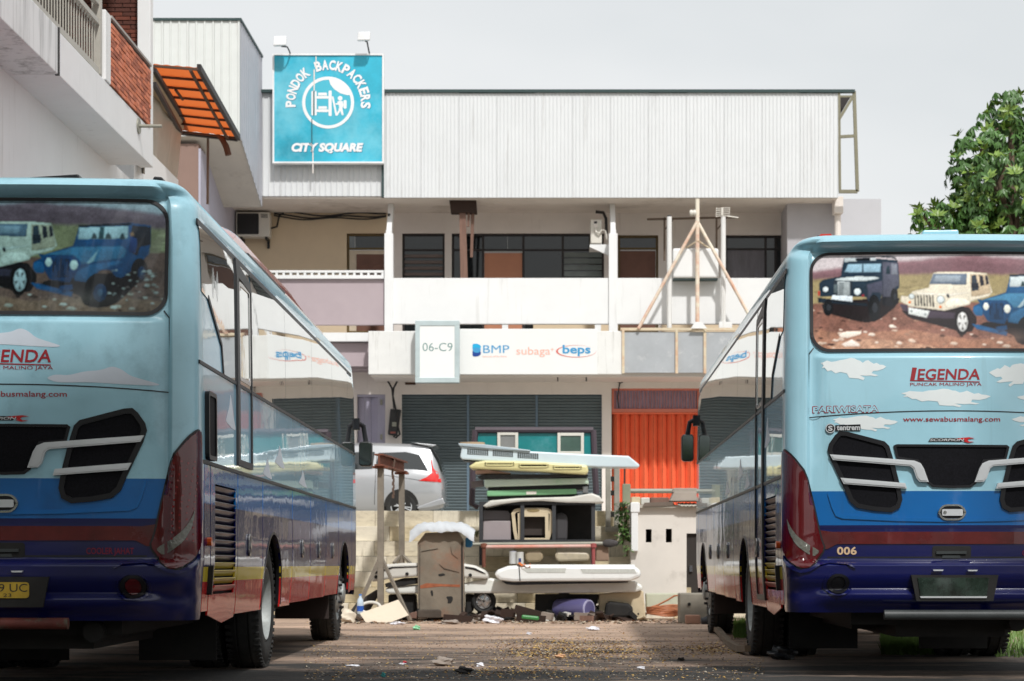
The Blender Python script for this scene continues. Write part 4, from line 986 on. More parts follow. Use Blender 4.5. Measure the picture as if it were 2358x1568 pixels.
    a([(860,620),(880,612),(884,634),(864,640)], (150,44,50)); a([(448,580),(468,575),(468,620),(450,625)], (170,56,50))
    # --- cream four door off-roader
    a([(1220,760),(1850,720),(1960,860),(1880,1010),(1500,900),(1300,850)], (40,32,34), sm=1)
    a([(1300,640),(1340,590),(1490,555),(1540,415),(1590,402),(1880,402),(2050,418),(2075,520),(2100,600),(2060,640),(1890,690),(1880,720),(1640,780),(1310,740),(1225,690),(1230,630)], (214,206,188))
    a([(1890,430),(2055,425),(2080,540),(2090,610),(1950,640),(1895,640)], (190,172,148))
    a([(1540,420),(1860,424),(1850,530),(1500,520)], (112,124,138)); a([(1560,440),(1800,440),(1790,500),(1545,500)], (146,156,166))
    a([(1900,440),(1945,432),(1968,580),(1902,590)], (66,72,80)); a([(1975,435),(2010,440),(2025,530),(1985,545)], (62,60,66)); a([(2030,440),(2058,442),(2068,520),(2042,530)], (62,60,66))
    a([(1900,510),(1965,508),(1972,556),(1905,560)], (52,54,62))
    a([(1340,600),(1640,615),(1885,600),(1700,640),(1400,625)], (232,226,212))
    for i in range(7):
        x = 1355+i*28; a([(x,626),(x+14,630),(x+18,732+i*2),(x+4,728+i*2)], (60,60,58))
    for cx,cy,r in ((1330,640,24),(1604,672,34)):
        a([(cx+1.2*r*math.cos(t*.524),cy+1.2*r*math.sin(t*.524)) for t in range(12)], (120,120,116))
        a([(cx+r*math.cos(t*.524),cy+r*math.sin(t*.524)) for t in range(12)], (198,206,206))
    for cx,cy in ((1311,697),(1600,742),(1765,724)): a([(cx+14*math.cos(t*.785),cy+14*math.sin(t*.785)) for t in range(8)], (206,112,50))
    a([(1640,700),(1700,650),(1840,655),(1890,700),(1870,720),(1740,740),(1660,760)], (222,214,198), sm=1)
    a([(1215,715),(1290,720),(1300,790),(1240,770)], (76,64,78)); a([(1480,775),(1760,800),(1740,860),(1470,850)], (70,60,72))
    a([(1300,745),(1500,780),(1470,850),(1300,810)], (204,208,206))
    for cx in (1325,1455): a([(cx+15*math.cos(t*.785),782+(cx-1325)*.25+15*math.sin(t*.785)) for t in range(8)], (150,156,156))
    for cx,cy,rx,rz in ((1800,880,70,140),): 
        a([(cx+rx*math.cos(t*.393),cy+rz*math.sin(t*.393)) for t in range(16)], (34,30,32))
        a([(cx+8+rx*.72*math.cos(t*.393),cy+6+rz*.68*math.sin(t*.393)) for t in range(16)], (206,206,204))
        for j in range(5):
            t = j*1.257+.3; a([(cx+8+12*math.cos(t),cy+6+20*math.sin(t)),(cx+8+44*math.cos(t-.25),cy+6+84*math.sin(t-.25)),(cx+8+44*math.cos(t+.25),cy+6+84*math.sin(t+.25))], (96,92,90))
    a([(1655,618),(1680,615),(1690,655),(1672,655)], (44,46,52))
    # --- blue open off-roader (traced from the other window)
    g = wl
    a([(280,990),(700,1080),(760,1200),(1000,1190),(1200,980),(1290,880),(900,900)], (30,26,30), g, 1)
    a([(345,730),(400,740),(640,660),(660,600),(690,490),(1130,450),(1300,470),(1300,640),(1290,720),(1180,850),(1060,940),(1010,930),(960,870),(880,870),(790,985),(660,970),(640,900),(450,900),(400,860),(300,860),(310,800),(370,770)], (28,86,128), g)
    a([(690,495),(1110,475),(1105,590),(680,602)], (196,206,208), g); a([(865,490),(905,488),(900,595),(860,598)], (70,96,100), g)
    for cx,w in ((880,40),(940,60),(1060,50),(820,50)): a([(cx-w/2,598),(cx-w/3,560),(cx,535),(cx+w/3,562),(cx+w/2,596)], (58,80,84), g)
    a([(680,478),(1135,450),(1140,470),(690,495)], (40,48,58), g)
    a([(1140,470),(1300,480),(1300,640),(1210,660),(1190,740),(1120,700)], (44,44,52), g); a([(1130,560),(1185,590),(1180,720),(1115,700)], (44,72,120), g); a([(1120,540),(1150,530),(1165,560),(1130,570)], (170,120,90), g)
    a([(400,740),(650,670),(1060,655),(1100,690),(1080,760),(720,820),(690,780),(640,740)], (70,128,160), g)
    a([(760,810),(860,690),(820,790),(780,818)], (170,190,196), g)
    a([(660,960),(680,880),(790,820),(1040,780),(1080,800),(940,850),(860,880),(790,985)], (52,110,148), g)
    a([(300,860),(310,810),(370,795),(410,850),(400,905),(330,905)], (40,100,142), g, 1)
    a([(395,760),(460,745),(640,750),(690,800),(680,880),(620,990),(450,960),(400,880)], (24,72,112), g)
    for i in range(7): a([(470+i*22,770),(480+i*22,770),(486+i*20,940),(476+i*20,938)], (10,26,48), g)
    for cx,cy,rx,rz in ((436,806,28,40),(653,830,34,45)): a([(cx+rx*math.cos(t*.524),cy+rz*math.sin(t*.524)) for t in range(12)], (214,216,206), g)
    a([(280,985),(345,990),(650,1065),(640,1110),(340,1040)], (36,92,134), g)
    a([(530,1020),(560,1010),(640,1000),(650,1040),(560,1080)], (28,72,110), g)
    for cx,cy,rx,rz in ((860,1050,115,150),(1210,870,70,110)):
        a([(cx+rx*math.cos(t*.314),cy+rz*math.sin(t*.314)) for t in range(20)], (24,26,30), g)
        a([(cx+20+rx*.5*math.cos(t*.393),cy+20+rz*.55*math.sin(t*.393)) for t in range(16)], (26,62,92), g)
        a([(cx+22+rx*.2*math.cos(t*.524),cy+20+rz*.22*math.sin(t*.524)) for t in range(12)], (66,100,124), g)
    for i in range(40):
        x = rd.uniform(960,1370); y = rd.uniform(870,1190); w = rd.uniform(8,26)
        a([(x-w,y+w*.3),(x-w*.4,y-w*.4),(x+w*.5,y-w*.3),(x+w,y+w*.2),(x+w*.2,y+w*.5)], rd.choice([(176,166,156),(206,198,190),(120,100,92)]), g)
    out = rrect(-1.03,1.03,2.515,3.245,.13,8)
    return L_, out

import numpy as np
def print_sheet(name, layers, fn, mat, parent, seed):
    """the printed photograph as a fine sheet of coloured vertices laid on the glass"""
    st = .0048; xs_ = np.arange(-1.036,1.0361,st); zs_ = np.arange(2.509,3.2501,st); nx, nz_ = len(xs_), len(zs_)
    XX, ZZ = np.meshgrid(xs_,zs_); img = np.zeros((nz_,nx,3)); rg = np.random.default_rng(seed)
    def nse(cell):       # smooth random field
        g = rg.random((int(nz_/cell)+3,int(nx/cell)+3)); u = np.arange(nx)/cell; v = np.arange(nz_)/cell
        i, j_ = u.astype(int), v.astype(int); fu = (u-i)[None,:]; fv = (v-j_)[:,None]; fu = fu*fu*(3-2*fu); fv = fv*fv*(3-2*fv)
        return (g[j_][:,i]*(1-fu)*(1-fv)+g[j_][:,i+1]*fu*(1-fv)+g[j_+1][:,i]*(1-fu)*fv+g[j_+1][:,i+1]*fu*fv)-.5
    rough_ = nse(2)*.5+nse(5)*.6+nse(14)*.6; fine = nse(1.5)*.5+nse(4)*.5; big = nse(30)
    wob = nse(6)*.006; PX = XX+wob; PZ = ZZ+nse(6)*.006
    def blur(a,k=1):
        for _ in range(k):
            a = (a+np.roll(a,1,0)+np.roll(a,-1,0))/3; a = (a+np.roll(a,1,1)+np.roll(a,-1,1))/3
        return a
    for n_,(pts,_f,_o,col) in enumerate(layers):
        p = np.array(pts); x0,z0 = p.min(0); x1,z1 = p.max(0); ins = np.zeros((nz_,nx),bool); terrain = n_ < 33
        ux, uz = (PX,PZ) if terrain else (XX,ZZ)
        for (ax_,az_),(bx_,bz_) in zip(p,np.roll(p,-1,0)):
            if az_ == bz_: continue
            c_ = (az_ > uz) != (bz_ > uz); ins ^= c_ & (ux < (bx_-ax_)*(uz-az_)/(bz_-az_)+ax_)
        if not ins.any(): continue
        big_ = (x1-x0)*(z1-z0)
        k = (.80+.38*(ZZ-z0)/max(1e-4,z1-z0)) if not terrain else 1.0
        k = k*(1+(rough_*.55 if terrain and n_ > 6 else fine*.30)+big*.14)
        a_ = ins.astype(float)
        if n_ < 5: a_ = blur(a_,7)
        elif terrain: a_ = blur(a_,2)
        else:
            a_ = blur(a_,1)
            if big_ > .012:      # darker rim of rounded bodywork and soft ground shade in the picture
                k = k*(.62+.38*np.clip(blur(ins.astype(float),5)*1.25-.2,0,1))
        img = img*(1-a_[...,None]) + np.array(col[:3])[None,None,:]*np.asarray(k)[...,None]*a_[...,None] if not np.isscalar(k) else img*(1-a_[...,None])+np.array(col[:3])*k*a_[...,None]
    dust = np.clip(.5-abs(ZZ-2.60)/.16,0,.5)*(.5+nse(40)+nse(12)*.5); img = img*(1-dust[...,None]*.45)+np.array(C(190,160,146)[:3])*dust[...,None]*.45
    img = np.clip((blur(img,1)+(img-blur(img,3))*.5)*(1+nse(1)[...,None]*.10),0,1); img = np.clip(img+.22*(img-.16)*np.clip(img*3,0,1),0,1)
    r_ = .135; qx = np.abs(XX)-(1.036-r_); qz = np.abs(ZZ-2.88)-(.371-r_)
    ok = (np.hypot(np.maximum(qx,0),np.maximum(qz,0))+np.minimum(np.maximum(qx,qz),0)-r_) < 0
    vs = [fn(float(x),float(z),.006) for z in zs_ for x in xs_]
    q4 = ok[:-1,:-1]&ok[1:,:-1]&ok[:-1,1:]&ok[1:,1:]; jj, ii = np.nonzero(q4); o = jj*nx+ii
    me = bpy.data.meshes.new(name); me.from_pydata(vs,[],np.stack([o,o+1,o+1+nx,o+nx],1).tolist())
    at = me.attributes.new('print','FLOAT_COLOR','POINT'); at.data.foreach_set('color',np.concatenate([img.reshape(-1,3),np.ones((nx*nz_,1))],1).astype(np.float32).ravel())
    me.materials.append(mat); return link(name,me,parent,(0,0,0),60)

def make_bus(loc, rz, label, left):
    T = thing('tourist_bus', label, 'bus', loc, 'blue tourist coaches parked nose-in', rz)
    # ---------------- shell
    Rr = .22; zt = 3.4
    lv = [.50,.53,.56,.59,.62,.64,.655,.67,.685,.70,.72,.75,.78,.80,.83,.855,.87,.885,.90,.915,.93,.96,1.02,1.09,1.165,1.3,1.425,1.55]+[1.56+.05*i for i in range(17)]+[2.40,2.43,2.445,2.455,2.465,2.475,2.485,2.5,2.55,2.6,2.7,2.8,2.9,3.0,3.1,3.18]
    rows = [(z,0.0,z) for z in lv] + [(zt-Rr+Rr*math.sin(t), Rr*(1-math.cos(t)), 3.18) for t in [R(a) for a in (5,10,15,20,25,30,35,40,45,50,55,62,70,80,90)]]
    xs = [0,.1,.2,.3,.4,.5,.6,.7,.8,.87,.93,.98,1.01,1.035,1.05,1.065,1.08,1.09,1.10]
    def contour(z,ins,zz):
        w = bw(zz)-ins; r = CR; s1 = w-r; pts = []
        ze = min(z,3.34)
        for x in xs:
            x = x*s1/1.10 ; pts.append((x, ry(x,ze)+ins*.8, z))
        x0,y0,_ = (s1, ry(s1,ze)+ins*.8, z); pts[-1] = (x0,y0,z)
        for i in range(1,7):
            t = R(90*i/6); pts.append((x0+r*math.sin(t), y0+r*(1-math.cos(t)), z))
        fr = BUS_L - .25*max(0,(z-1.4))/2
        for yy in (.42,.70,3.31,6.76,9.72,11.1,11.5): pts.append((w,yy if yy<11.2 else fr-.45,z))
        pts += [(w-.05,fr-.22-ins*.5,z),(w-.25,fr-.06-ins*.5,z),(.5,fr-ins*.5,z),(0,fr+.02-ins*.5,z)]
        full = pts + [(-p[0],p[1],p[2]) for p in reversed(pts[1:-1])]
        return full, len(pts)
    m = MB(); cs = []
    for r_ in rows:
        f, npts = contour(*r_); cs.append(f)
    N = len(cs[0]); i_side0 = len(xs)+6      # first side column (after the corner)
    for f in cs: m.v += f
    for j in range(len(rows)-1):
        for i in range(N):
            k = i if i < npts-1 else N-1-i
            mid = i_side0 <= k < npts-5
            if rows[j+1][0] <= 1.561 and mid: continue
            m.f.append([j*N+i, j*N+(i+1)%N, (j+1)*N+(i+1)%N, (j+1)*N+i])
            m.m.append(1 if (mid and rows[j][0] >= 1.55 and rows[j+1][0] <= 3.19) else (2 if rows[j][0] >= 3.37 else 0))
    m.f.append([(len(rows)-1)*N+i for i in range(N)]); m.m.append(2)
    m_tail = m_paint_dust_shade if left else m_paint
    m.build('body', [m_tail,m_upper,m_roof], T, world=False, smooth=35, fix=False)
    # ---------------- rear window with its picture
    out = rrect(-1.055,1.055,2.49,3.265,.15,8); inn = rrect(-1.03,1.03,2.515,3.245,.13,8)
    g = onsurf('rear_window',[P(inn,.003,0),ring(out,inn,.014,1)],rear,[m_blkg,m_blk],T,step=.1,zstep=.04,depth=.0)
    lay, outl = window_print()
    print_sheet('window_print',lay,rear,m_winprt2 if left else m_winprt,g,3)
    # ---------------- panel joints
    jt = []
    for sg in (-1,1):
        jt.append(P([(sg*1.062,1.20),(sg*1.070,1.20),(sg*1.070,2.48),(sg*1.062,2.48)],.0025))
        jt.append(P([(sg*1.062,2.475),(sg*1.070,2.48),(sg*1.03,2.53),(sg*1.024,2.525)],.0025))
    up = [(-1.066+2.132*i/16, 1.985+.045*(1-((i-8)/8)**2)) for i in range(17)]
    jt.append(P(up+[(a,b+.008) for a,b in reversed(up)],.0025))
    jt.append(P([(-.93,.915),(.93,.915),(.93,.926),(-.93,.926)],.0025))
    onsurf('panel_joint',jt,rear,[m_blk],T,step=.12)
    # ---------------- reflector strip and lower lid
    st = [(-1.0,1.13),(-.9,1.115),(.9,1.115),(1.0,1.13),(.975,1.03),(.95,.985),(.93,.985),(.86,1.022),(-.86,1.022),(-.93,.985),(-.95,.985),(-.975,1.03)]
    onsurf('reflector_strip',[P(st,.008)],rear,[m_refl],T,step=.12,depth=.008)
    onsurf('stripe_line',[P([(-1.0,1.165),(1.0,1.165),(1.0,1.142),(-1.0,1.142)],.002)],rear,[M('navy_line',C(10,14,70),rough=.3)],T,step=.12)
    # crease ridge of the engine lid
    rdg = [(-.93,1.40),(-.90,1.30),(-.87,1.235),(-.82,1.215),(-.4,1.195),(0,1.188),(.4,1.195),(.82,1.215),(.87,1.235),(.90,1.30),(.93,1.40)]
    onsurf('lid_crease',[P(rdg+[(a*.985,b+.028) for a,b in reversed(rdg)],.010)],rear,[m_paint],T,step=.12,depth=.02,smooth=60)
    # ---------------- tail lamps
    tl = [(1.32,1.735),(1.275,1.74),(1.20,1.69),(1.10,1.555),(1.045,1.34),(.985,1.06),(.955,.985),(1.02,.895),(1.09,.838),(1.15,.842),(1.23,.90),(1.31,.99),(1.345,1.1),(1.345,1.6)]
    for sg in (-1,1):
        q = [(sg*a,b) for a,b in smoothpoly(tl,1)]
        lamp = onsurf('tail_lamp',[P(q,.022,0)],rear,[m_redlens],T,step=.04,zstep=.12,depth=.03,smooth=50)
        rim = onsurf('lamp_seal',[ring(inset(q,-.014),q,.010,0)],rear,[m_blk],lamp,step=.04)
        dots = []
        for i in range(5):
            for j in range(13):
                z = 1.02+j*.042+.012*(i%2); s = 1.06+i*.042+max(0,(z-1.2))*.16
                if s < 1.27: dots.append(P([(sg*a,b) for a,b in circ(s,z,.0075,6)],.0232,0))
        if left: stuff(onsurf('lamp_dots',dots,rear,[m_redled],lamp,step=0))
        cl = smoothpoly([(.99,.965),(1.035,.925),(1.10,.955),(1.17,1.02),(1.222,1.12),(1.243,1.23),(1.205,1.15),(1.16,1.085),(1.10,1.03),(1.03,.995)],1)
        onsurf('clear_lens',[P([(sg*a,b) for a,b in cl],.0255,0)],rear,[m_clear],lamp,step=.03,zstep=.04)
    # ---------------- grilles
    def gz(p): return ((1782.4+.2441*p[0]-2193)/304, (1561-978.7-.2441*p[1])/304)
    gl = [(640,50),(700,55),(1050,150),(1090,190),(1130,320),(1190,560),(1212,690),(1190,765),(1120,802),(960,790),(800,760),(735,700),(690,590),(560,310),(532,220),(545,165),(600,85)]
    gc = [(1140,180),(1170,168),(2212,176),(2235,195),(2205,318),(2000,335),(1945,450),(1920,540),(1870,578),(1700,584),(1510,576),(1455,535),(1425,450),(1360,335),(1165,305)]
    bt = [(540,262),(1330,325),(1390,350),(1420,400),(1465,528),(1380,525),(1350,490),(1320,400),(1290,378),(570,315)]
    bb = [(640,485),(1245,537),(1262,590),(670,543)]
    GL = [gz(p) for p in gl]
    for sg in (1,-1):
        q = [(sg*a,b) for a,b in GL]
        gr = onsurf('air_grille',[P(inset(q,.02),.003,0)],rear,[m_mesh],T,step=.1)
        onsurf('grille_frame',[ring(q,inset(q,.026),.016,0),ring(q,inset(q,-.008),.016,0)],rear,[m_blkg],gr,step=.1,depth=.014,smooth=50)
    GC = [gz(p) for p in gc]; cx = sum(p[0] for p in GC)/len(GC); 
    gr = onsurf('air_grille',[P(inset(GC,.012),.003,0)],rear,[m_mesh],T,step=.1)
    onsurf('grille_frame',[ring(GC,inset(GC,.018),.014,0)],rear,[m_blkg],gr,step=.1,depth=.012,smooth=50)
    for sg in (1,-1):
        for b_ in (bt,bb):
            q = [gz(p) for p in b_]; q = [(sg*a,b) for a,b in q]
            onsurf('trim_bar',[P(inset(q,.010),.040,0),ring(q,inset(q,.010),.034,0)],rear,[m_silver],T,step=.1,depth=.034,smooth=40)
    # ---------------- lid handle, latch, bumper details
    a_,b_ = gz((1560,890)),gz((1820,738))
    ho = rrect(a_[0],b_[0],a_[1],b_[1],.068,6)
    h = onsurf('lid_handle',[P(inset(ho,.012),.006,1),ring(ho,inset(ho,.014),.02,0)],rear,[m_chrome,m_blkg],T,step=0,depth=.018)
    hx0,hx1 = a_[0]+.025,b_[0]-.025; hz = (a_[1]+b_[1])/2
    onsurf('grip',[P(rrect(hx0,hx1,hz-.026,hz+.024,.01,3),.030,0)],rear,[m_silver],h,step=0,depth=.02)
    onsurf('lock',[P(circ(hx0+.022,hz,.013,12),.034,0)],rear,[m_chrome],h,step=0,depth=.01)
    a_,b_ = gz((1505,1250)),gz((1872,1130))
    lt = onsurf('lid_latch',[P(rrect(a_[0],b_[0],a_[1],b_[1],.02,4),.004,0)],rear,[m_under],T,step=.1,zstep=.02)
    onsurf('latch_bar',[P([gz((1540,1182)),gz((1825,1180)),gz((1825,1206)),gz((1540,1208))],.02,0),P([gz((1600,1222)),gz((1765,1222)),gz((1770,1246)),gz((1595,1246))],.012,0)],rear,[M('worn_latch_steel',C(62,66,66),rough=.45,metal=.2)],lt,step=0,depth=.016)
    for sg in (-1,1):
        fx, fz_ = sg*.862, .722
        fo = onsurf('fog_lamp',[P(circ(fx,fz_,.052,18),.018,0),ring(circ(fx,fz_,.085,18,.075),circ(fx,fz_,.055,18),.026,1)],rear,[m_redlens if left else m_blkg,m_blkg],T,step=.04,zstep=.02,depth=.03,smooth=40)
        onsurf('fog_lamp_lip',[ring([(fx+sg*(a-fx)*1,b) for a,b in circ(fx,fz_-.004,.112,20,.088)],[(a,b) for a,b in circ(fx,fz_,.098,20,.08)],.014,0)],rear,[m_paint],fo,step=.04,zstep=.02,depth=.02,smooth=60)
        bl = [(.99*sg,.90),(.93*sg,.908),(.83*sg,.895),(.76*sg,.862),(.735*sg,.835),(.80*sg,.868),(.93*sg,.878),(1.0*sg,.862),(1.07*sg,.815),(1.14*sg,.80),(1.22*sg,.83),(1.30*sg,.90),(1.30*sg,.935),(1.22*sg,.865),(1.15*sg,.826),(1.08*sg,.838)]
        onsurf('bumper_lip',[P(bl,.018,0)],rear,[m_paint],T,step=.04,zstep=.02,depth=.03,smooth=60)
    plt_ = lambda x,z,off: (x,-.072-off,z)
    a_ = [gz((1280,1405)),gz((2100,1405)),gz((2050,1650)),gz((1330,1650))]
    pr = onsurf('plate_recess',[P(a_,.0,0)],plt_,[m_under],T,step=0,depth=.03)
    for qq_ in ([(1480,1355),(1580,1355),(1572,1368),(1488,1368)],[(1805,1357),(1900,1357),(1892,1370),(1813,1370)]): onsurf('plate_lamp',[P([gz(p) for p in qq_],.02,0)],plt_,[m_silver],T,step=0,depth=.03)
    if left:
        pl = onsurf('number_plate',[P(rrect(-.22,.212,.650,.752,.02,3),.008,0)],plt_,[m_plY],T,step=0,depth=.006)
        onsurf('lettering',[(*text2d('N 7099 UC',-.20,.202,.690,.742),.0095,0)],plt_,[m_plB],pl,step=0)
        onsurf('lettering',[(*text2d('07 · 23',-.06,.10,.658,.680),.0095,0)],plt_,[m_plB],pl,step=0)
    else:
        onsurf('number_plate',[P([gz((1338,1430)),gz((2008,1432)),gz((1985,1605)),gz((1365,1605))],.008,0)],plt_,[m_plG],T,step=0,depth=.006)
        onsurf('plate_edge',[P([gz((1360,1605)),gz((1990,1605)),gz((1985,1622)),gz((1368,1622))],.010,0)],plt_,[m_silver],T,step=0,depth=.008)
    # ---------------- lettering and prints
    gdx, gdz = (.10,-.095) if left else (0,0)      # the left coach's lettering sits lower and further right
    def gw(x,y): return ((1782.4+.2441*x-2193)/304+gdx, (1561-778.0-.2441*y)/304+gdz)
    (x0,z0),(x1,z1) = gw(1365,380),gw(1955,275)
    onsurf('lettering',[(*text2d('EGENDA',x0,x1,z0,z1,shear=.12,bold=.018),.004,0),
        P([gw(1320,262),gw(1362,265),gw(1338,382),gw(1955,396),gw(1953,405),gw(1335,392),gw(1296,390)],.004,0)],rear,[m_lred],T,step=.2)
    (x0,z0),(x1,z1) = gw(1298,446),gw(1972,408)
    onsurf('lettering',[(*text2d('PUNCAK MALINO JAYA',x0,x1,z0,z1,bold=.004),.004,0)],rear,[m_lred],T,step=.2)
    gdx, gdz = (.048,.0) if left else (0,0)
    (x0,z0),(x1,z1) = gw(1230,790),gw(2148,730)
    onsurf('lettering',[(*text2d('www.sewabusmalang.com',x0,x1,z0,z1,bold=.008),.004,0)],rear,[m_lred],T,step=.2)
    gdx, gdz = 0,0
    (x0,z0),(x1,z1) = gw(385,690),gw(1005,620)
    onsurf('lettering',[(*text2d('PARIWISATA',x0,x1,z0,z1,bold=.045),.004,0),(*text2d('PARIWISATA',x0+.006,x1-.006,z0+.006,z1-.006,bold=.018),.0055,1)],rear,[m_lred,M('sky_vinyl',LB,rough=.35)],T,step=.2)
    # maker badge: disc with an S sign and raised word
    bx,bz = gw(548,836); (x0,z0),(x1,z1) = gw(608,856),gw(826,810)
    bd = onsurf('maker_badge',[P(circ(bx,bz,.036,20),.012,0),P([gw(596,806),gw(830,800),gw(832,858),gw(596,860)],.010,0),ring(circ(bx,bz,.036,20),circ(bx,bz,.030,20),.015,1)],rear,[m_blkg,m_silver],T,step=0,depth=.008)
    onsurf('lettering',[(*text2d('tentrem',x0,x1,z0,z1,bold=.03),.014,0),(*text2d('S',bx-.017,bx+.017,bz-.02,bz+.02,bold=.04),.016,0)],rear,[m_silver],bd,step=0,depth=.003)
    bd = onsurf('model_badge',[P([gw(1490,932),gw(1760,932),gw(1810,952),gw(1770,968),gw(1468,965)],.006,0),
        P([gw(1705,942),gw(1790,930),gw(1850,925),gw(1905,934),gw(1850,940),gw(1835,952),gw(1850,965),gw(1900,968),gw(1845,978),gw(1800,966),gw(1815,952)],.008,1)],rear,[m_blkg,M('badge_red',C(190,30,34),rough=.3)],T,step=0,depth=.004)
    (x0,z0),(x1,z1) = gw(1480,962),gw(1805,938)
    onsurf('lettering',[(*text2d('SCORPiON',x0,x1,z0,z1,shear=.2,bold=.02),.0090,0)],rear,[m_silver],bd,step=0)
    (x0,z0),(x1,z1) = (gz((612,1215)),gz((796,1138)))
    if not left: onsurf('lettering',[(*text2d('006',x0,x1,z0,z1,bold=.03,space=1.05),.006,0)],rear,[m_lgold],T,step=0)
    onsurf('lettering',[(*text2d('COOLER JAHAT',.545,.848,1.005-.085,1.005-.03,bold=.02),.006,0)],rear,[M('crimson_vinyl',C(120,24,50),rough=.4)],T,step=0)
    if left: cls = [(-.25,.385,2.275,2.40,3),(.285,1.015,2.03,2.155,8),(-.9,-.3,2.1,2.2,5)]
    else: cls = [(-.985,-.49,2.27,2.44,2),(-.375,.30,2.06,2.20,4),(-.89,-.40,1.88,2.0,7),(.29,.75,2.22,2.40,9),(.50,.95,2.08,2.18,12),(.46,.98,1.90,2.02,15)]
    for c_ in cls:
        q = cloud(*c_[:4],c_[4],40 if left else 96)
        onsurf('cloud_print',[P(q if not left else smoothpoly([(c_[0]+(c_[1]-c_[0])*u, c_[2]+(c_[3]-c_[2])*v) for u,v in ((0,.35),(.08,.55),(.2,.5),(.34,.72),(.48,.78),(.58,1),(.66,.85),(.74,.5),(.86,.3),(1,.08),(.95,0),(.7,.05),(.4,.15),(.1,.12))],2),.0022,0)],rear,[m_cloudl if left else m_cloudr],T,step=.12)
    # ---------------- side panels, windows, louvres, wheels
    RA, FA, WR = 3.98, 10.2, .535
    def arch(y0,y1,zb,ya,r=.60,n=14):
        pts = [(y0,1.535),(y0,zb)]
        if ya is not None:
            a0 = math.asin(min(1,(zb-.52)/r))
            if ya-r*math.cos(a0) > y0+.01: pts.append((ya-r*math.cos(a0),zb))
            for i in range(n+1):
                t = math.pi-a0-(math.pi-2*a0)*i/n; pts.append((ya+r*math.cos(t), .52+r*math.sin(t)))
            if ya+r*math.cos(a0) < y1-.01: pts.append((y1,zb))
        else: pts.append((y1,zb))
        if pts[-1][0] < y1-.001: pts.append((y1,zb))
        pts.append((y1,1.535)); return pts
    for sg in (1,-1):
        sd = side(sg)
        seams = [.43,.70,1.95,3.31,5.28,6.75,8.17,9.5,11.1,11.62]
        zb_ = [.55,.50,.50,.50,.52,.53,.54,.54,.56]
        for i in range(9):
            y0, y1 = seams[i]+.014, seams[i+1]-.014
            ya = RA if i == 3 else (FA if i == 7 else None)
            zb = zb_[i]
            pts = arch(y0,y1,zb,ya)
            if i == 1: # louvre opening: frame of four pieces around it
                sh = [P([(y0,.66),(y0,zb+.02),(1.42,zb-.05),(y1,zb-.02),(y1,.66)],.0,0),P([(y0,1.42),(y1,1.42),(y1,1.535),(y0,1.535)],0,0),P([(y0,.66),(.89,.66),(.89,1.42),(y0,1.42)],0,0),P([(1.84,.66),(y1,.66),(y1,1.42),(1.84,1.42)],0,0)]
            else: sh = [P(pts,0,0)]
            sp = onsurf('side_panel',sh,sd,[m_sidep],T,step=.5,zstep=.11,depth=.014,smooth=30)
            # rolled lower edge
            if i == 1:
                lv_ = MB()
                lv_.box(sg*1.17,sg*1.19,.87,1.86,.64,1.44); lv_.build('louvre_back',[m_under],sp,world=False)
                base = None
                for k in range(14):
                    z = .70+k*.053
                    ck = 0 if z < .75 else (1 if z < .86 else 2)
                    if base is None: base = {}
                    if ck not in base:
                        q = MB(); q.obox((0,0,0),(.024,.475,.004),(0,R(-52*sg),0)); o = q.build('slat',[m_slat[ck]],sp,world=False,bevel=.002); base[ck] = o; o.location = (sg*1.232,1.365,z)
                    else: inst(base[ck],'slat',sp,(sg*1.232,1.365,z))
            if i in (2,4,5,6):
                hy = (y0+y1)/2 if i != 2 else y0+.55
                hd = onsurf('hatch_handle',[P(rrect(hy-.05,hy+.05,.93,1.10,.045,4),.006,0),ring(rrect(hy-.05,hy+.05,.93,1.10,.045,4),rrect(hy-.036,hy+.036,.945,1.085,.034,4),.016,1)],sd,[m_blkg,m_chrome],sp,step=0,depth=.012)
                onsurf('lever',[P(rrect(hy-.028,hy+.028,.985,1.03,.015,3),.022,0)],sd,[m_chrome],hd,step=0,depth=.02)
            if i == 0:
                onsurf('marker_lamp',[P(circ(.57,1.02,.03,10),.03,0)],sd,[m_orange],sp,step=0,depth=.03)
                onsurf('hatch_handle',[P(rrect(.62,.655,.66,.86,.012,3),.035,0)],sd,[m_blkg],sp,step=0,depth=.035)
            if ya is not None:
                n = 16; o1 = [(ya+.622*math.cos(math.pi*k/n),.52+.622*math.sin(math.pi*k/n)) for k in range(n+1)]; o2 = [(ya+.60*math.cos(math.pi*k/n),.52+.60*math.sin(math.pi*k/n)) for k in range(n+1)]
                onsurf('wheel_arch',[(o1+o2,[(k,k+1,n+1+k+1,n+1+k) for k in range(n)],.006,0)],sd,[m_blkg],sp,step=0,depth=.05,smooth=40)
        # mouldings, seams
        onsurf('waist_moulding',[P([(.22,1.538),(11.6,1.538),(11.6,1.562),(.22,1.562)],.008,0)],sd,[m_blk],T,step=.7,depth=.012)
        wn = [(.30,1.88),(2.02,2.62),(2.68,4.79),(4.80,6.89),(6.90,8.84),(8.85,10.6),(10.61,11.45)]
        for k,(y0,y1) in enumerate(wn):
            if k == 0: q = [(.36,2.68),(.32,3.11),(y1,3.11),(y1,2.215),(1.25,2.215),(1.18,2.40),(.62,2.66)]
            elif k == 6: q = [(y0,2.215),(y1,2.215),(y1-.02,2.9),(y1-.25,3.05),(y0,3.09)]
            else: q = [(y0,2.215),(y1,2.215),(y1,3.11),(y0,3.11)]
            onsurf('side_window',[P(q,.006,0)],sd,[m_film],T,step=.6,zstep=.25,smooth=30)
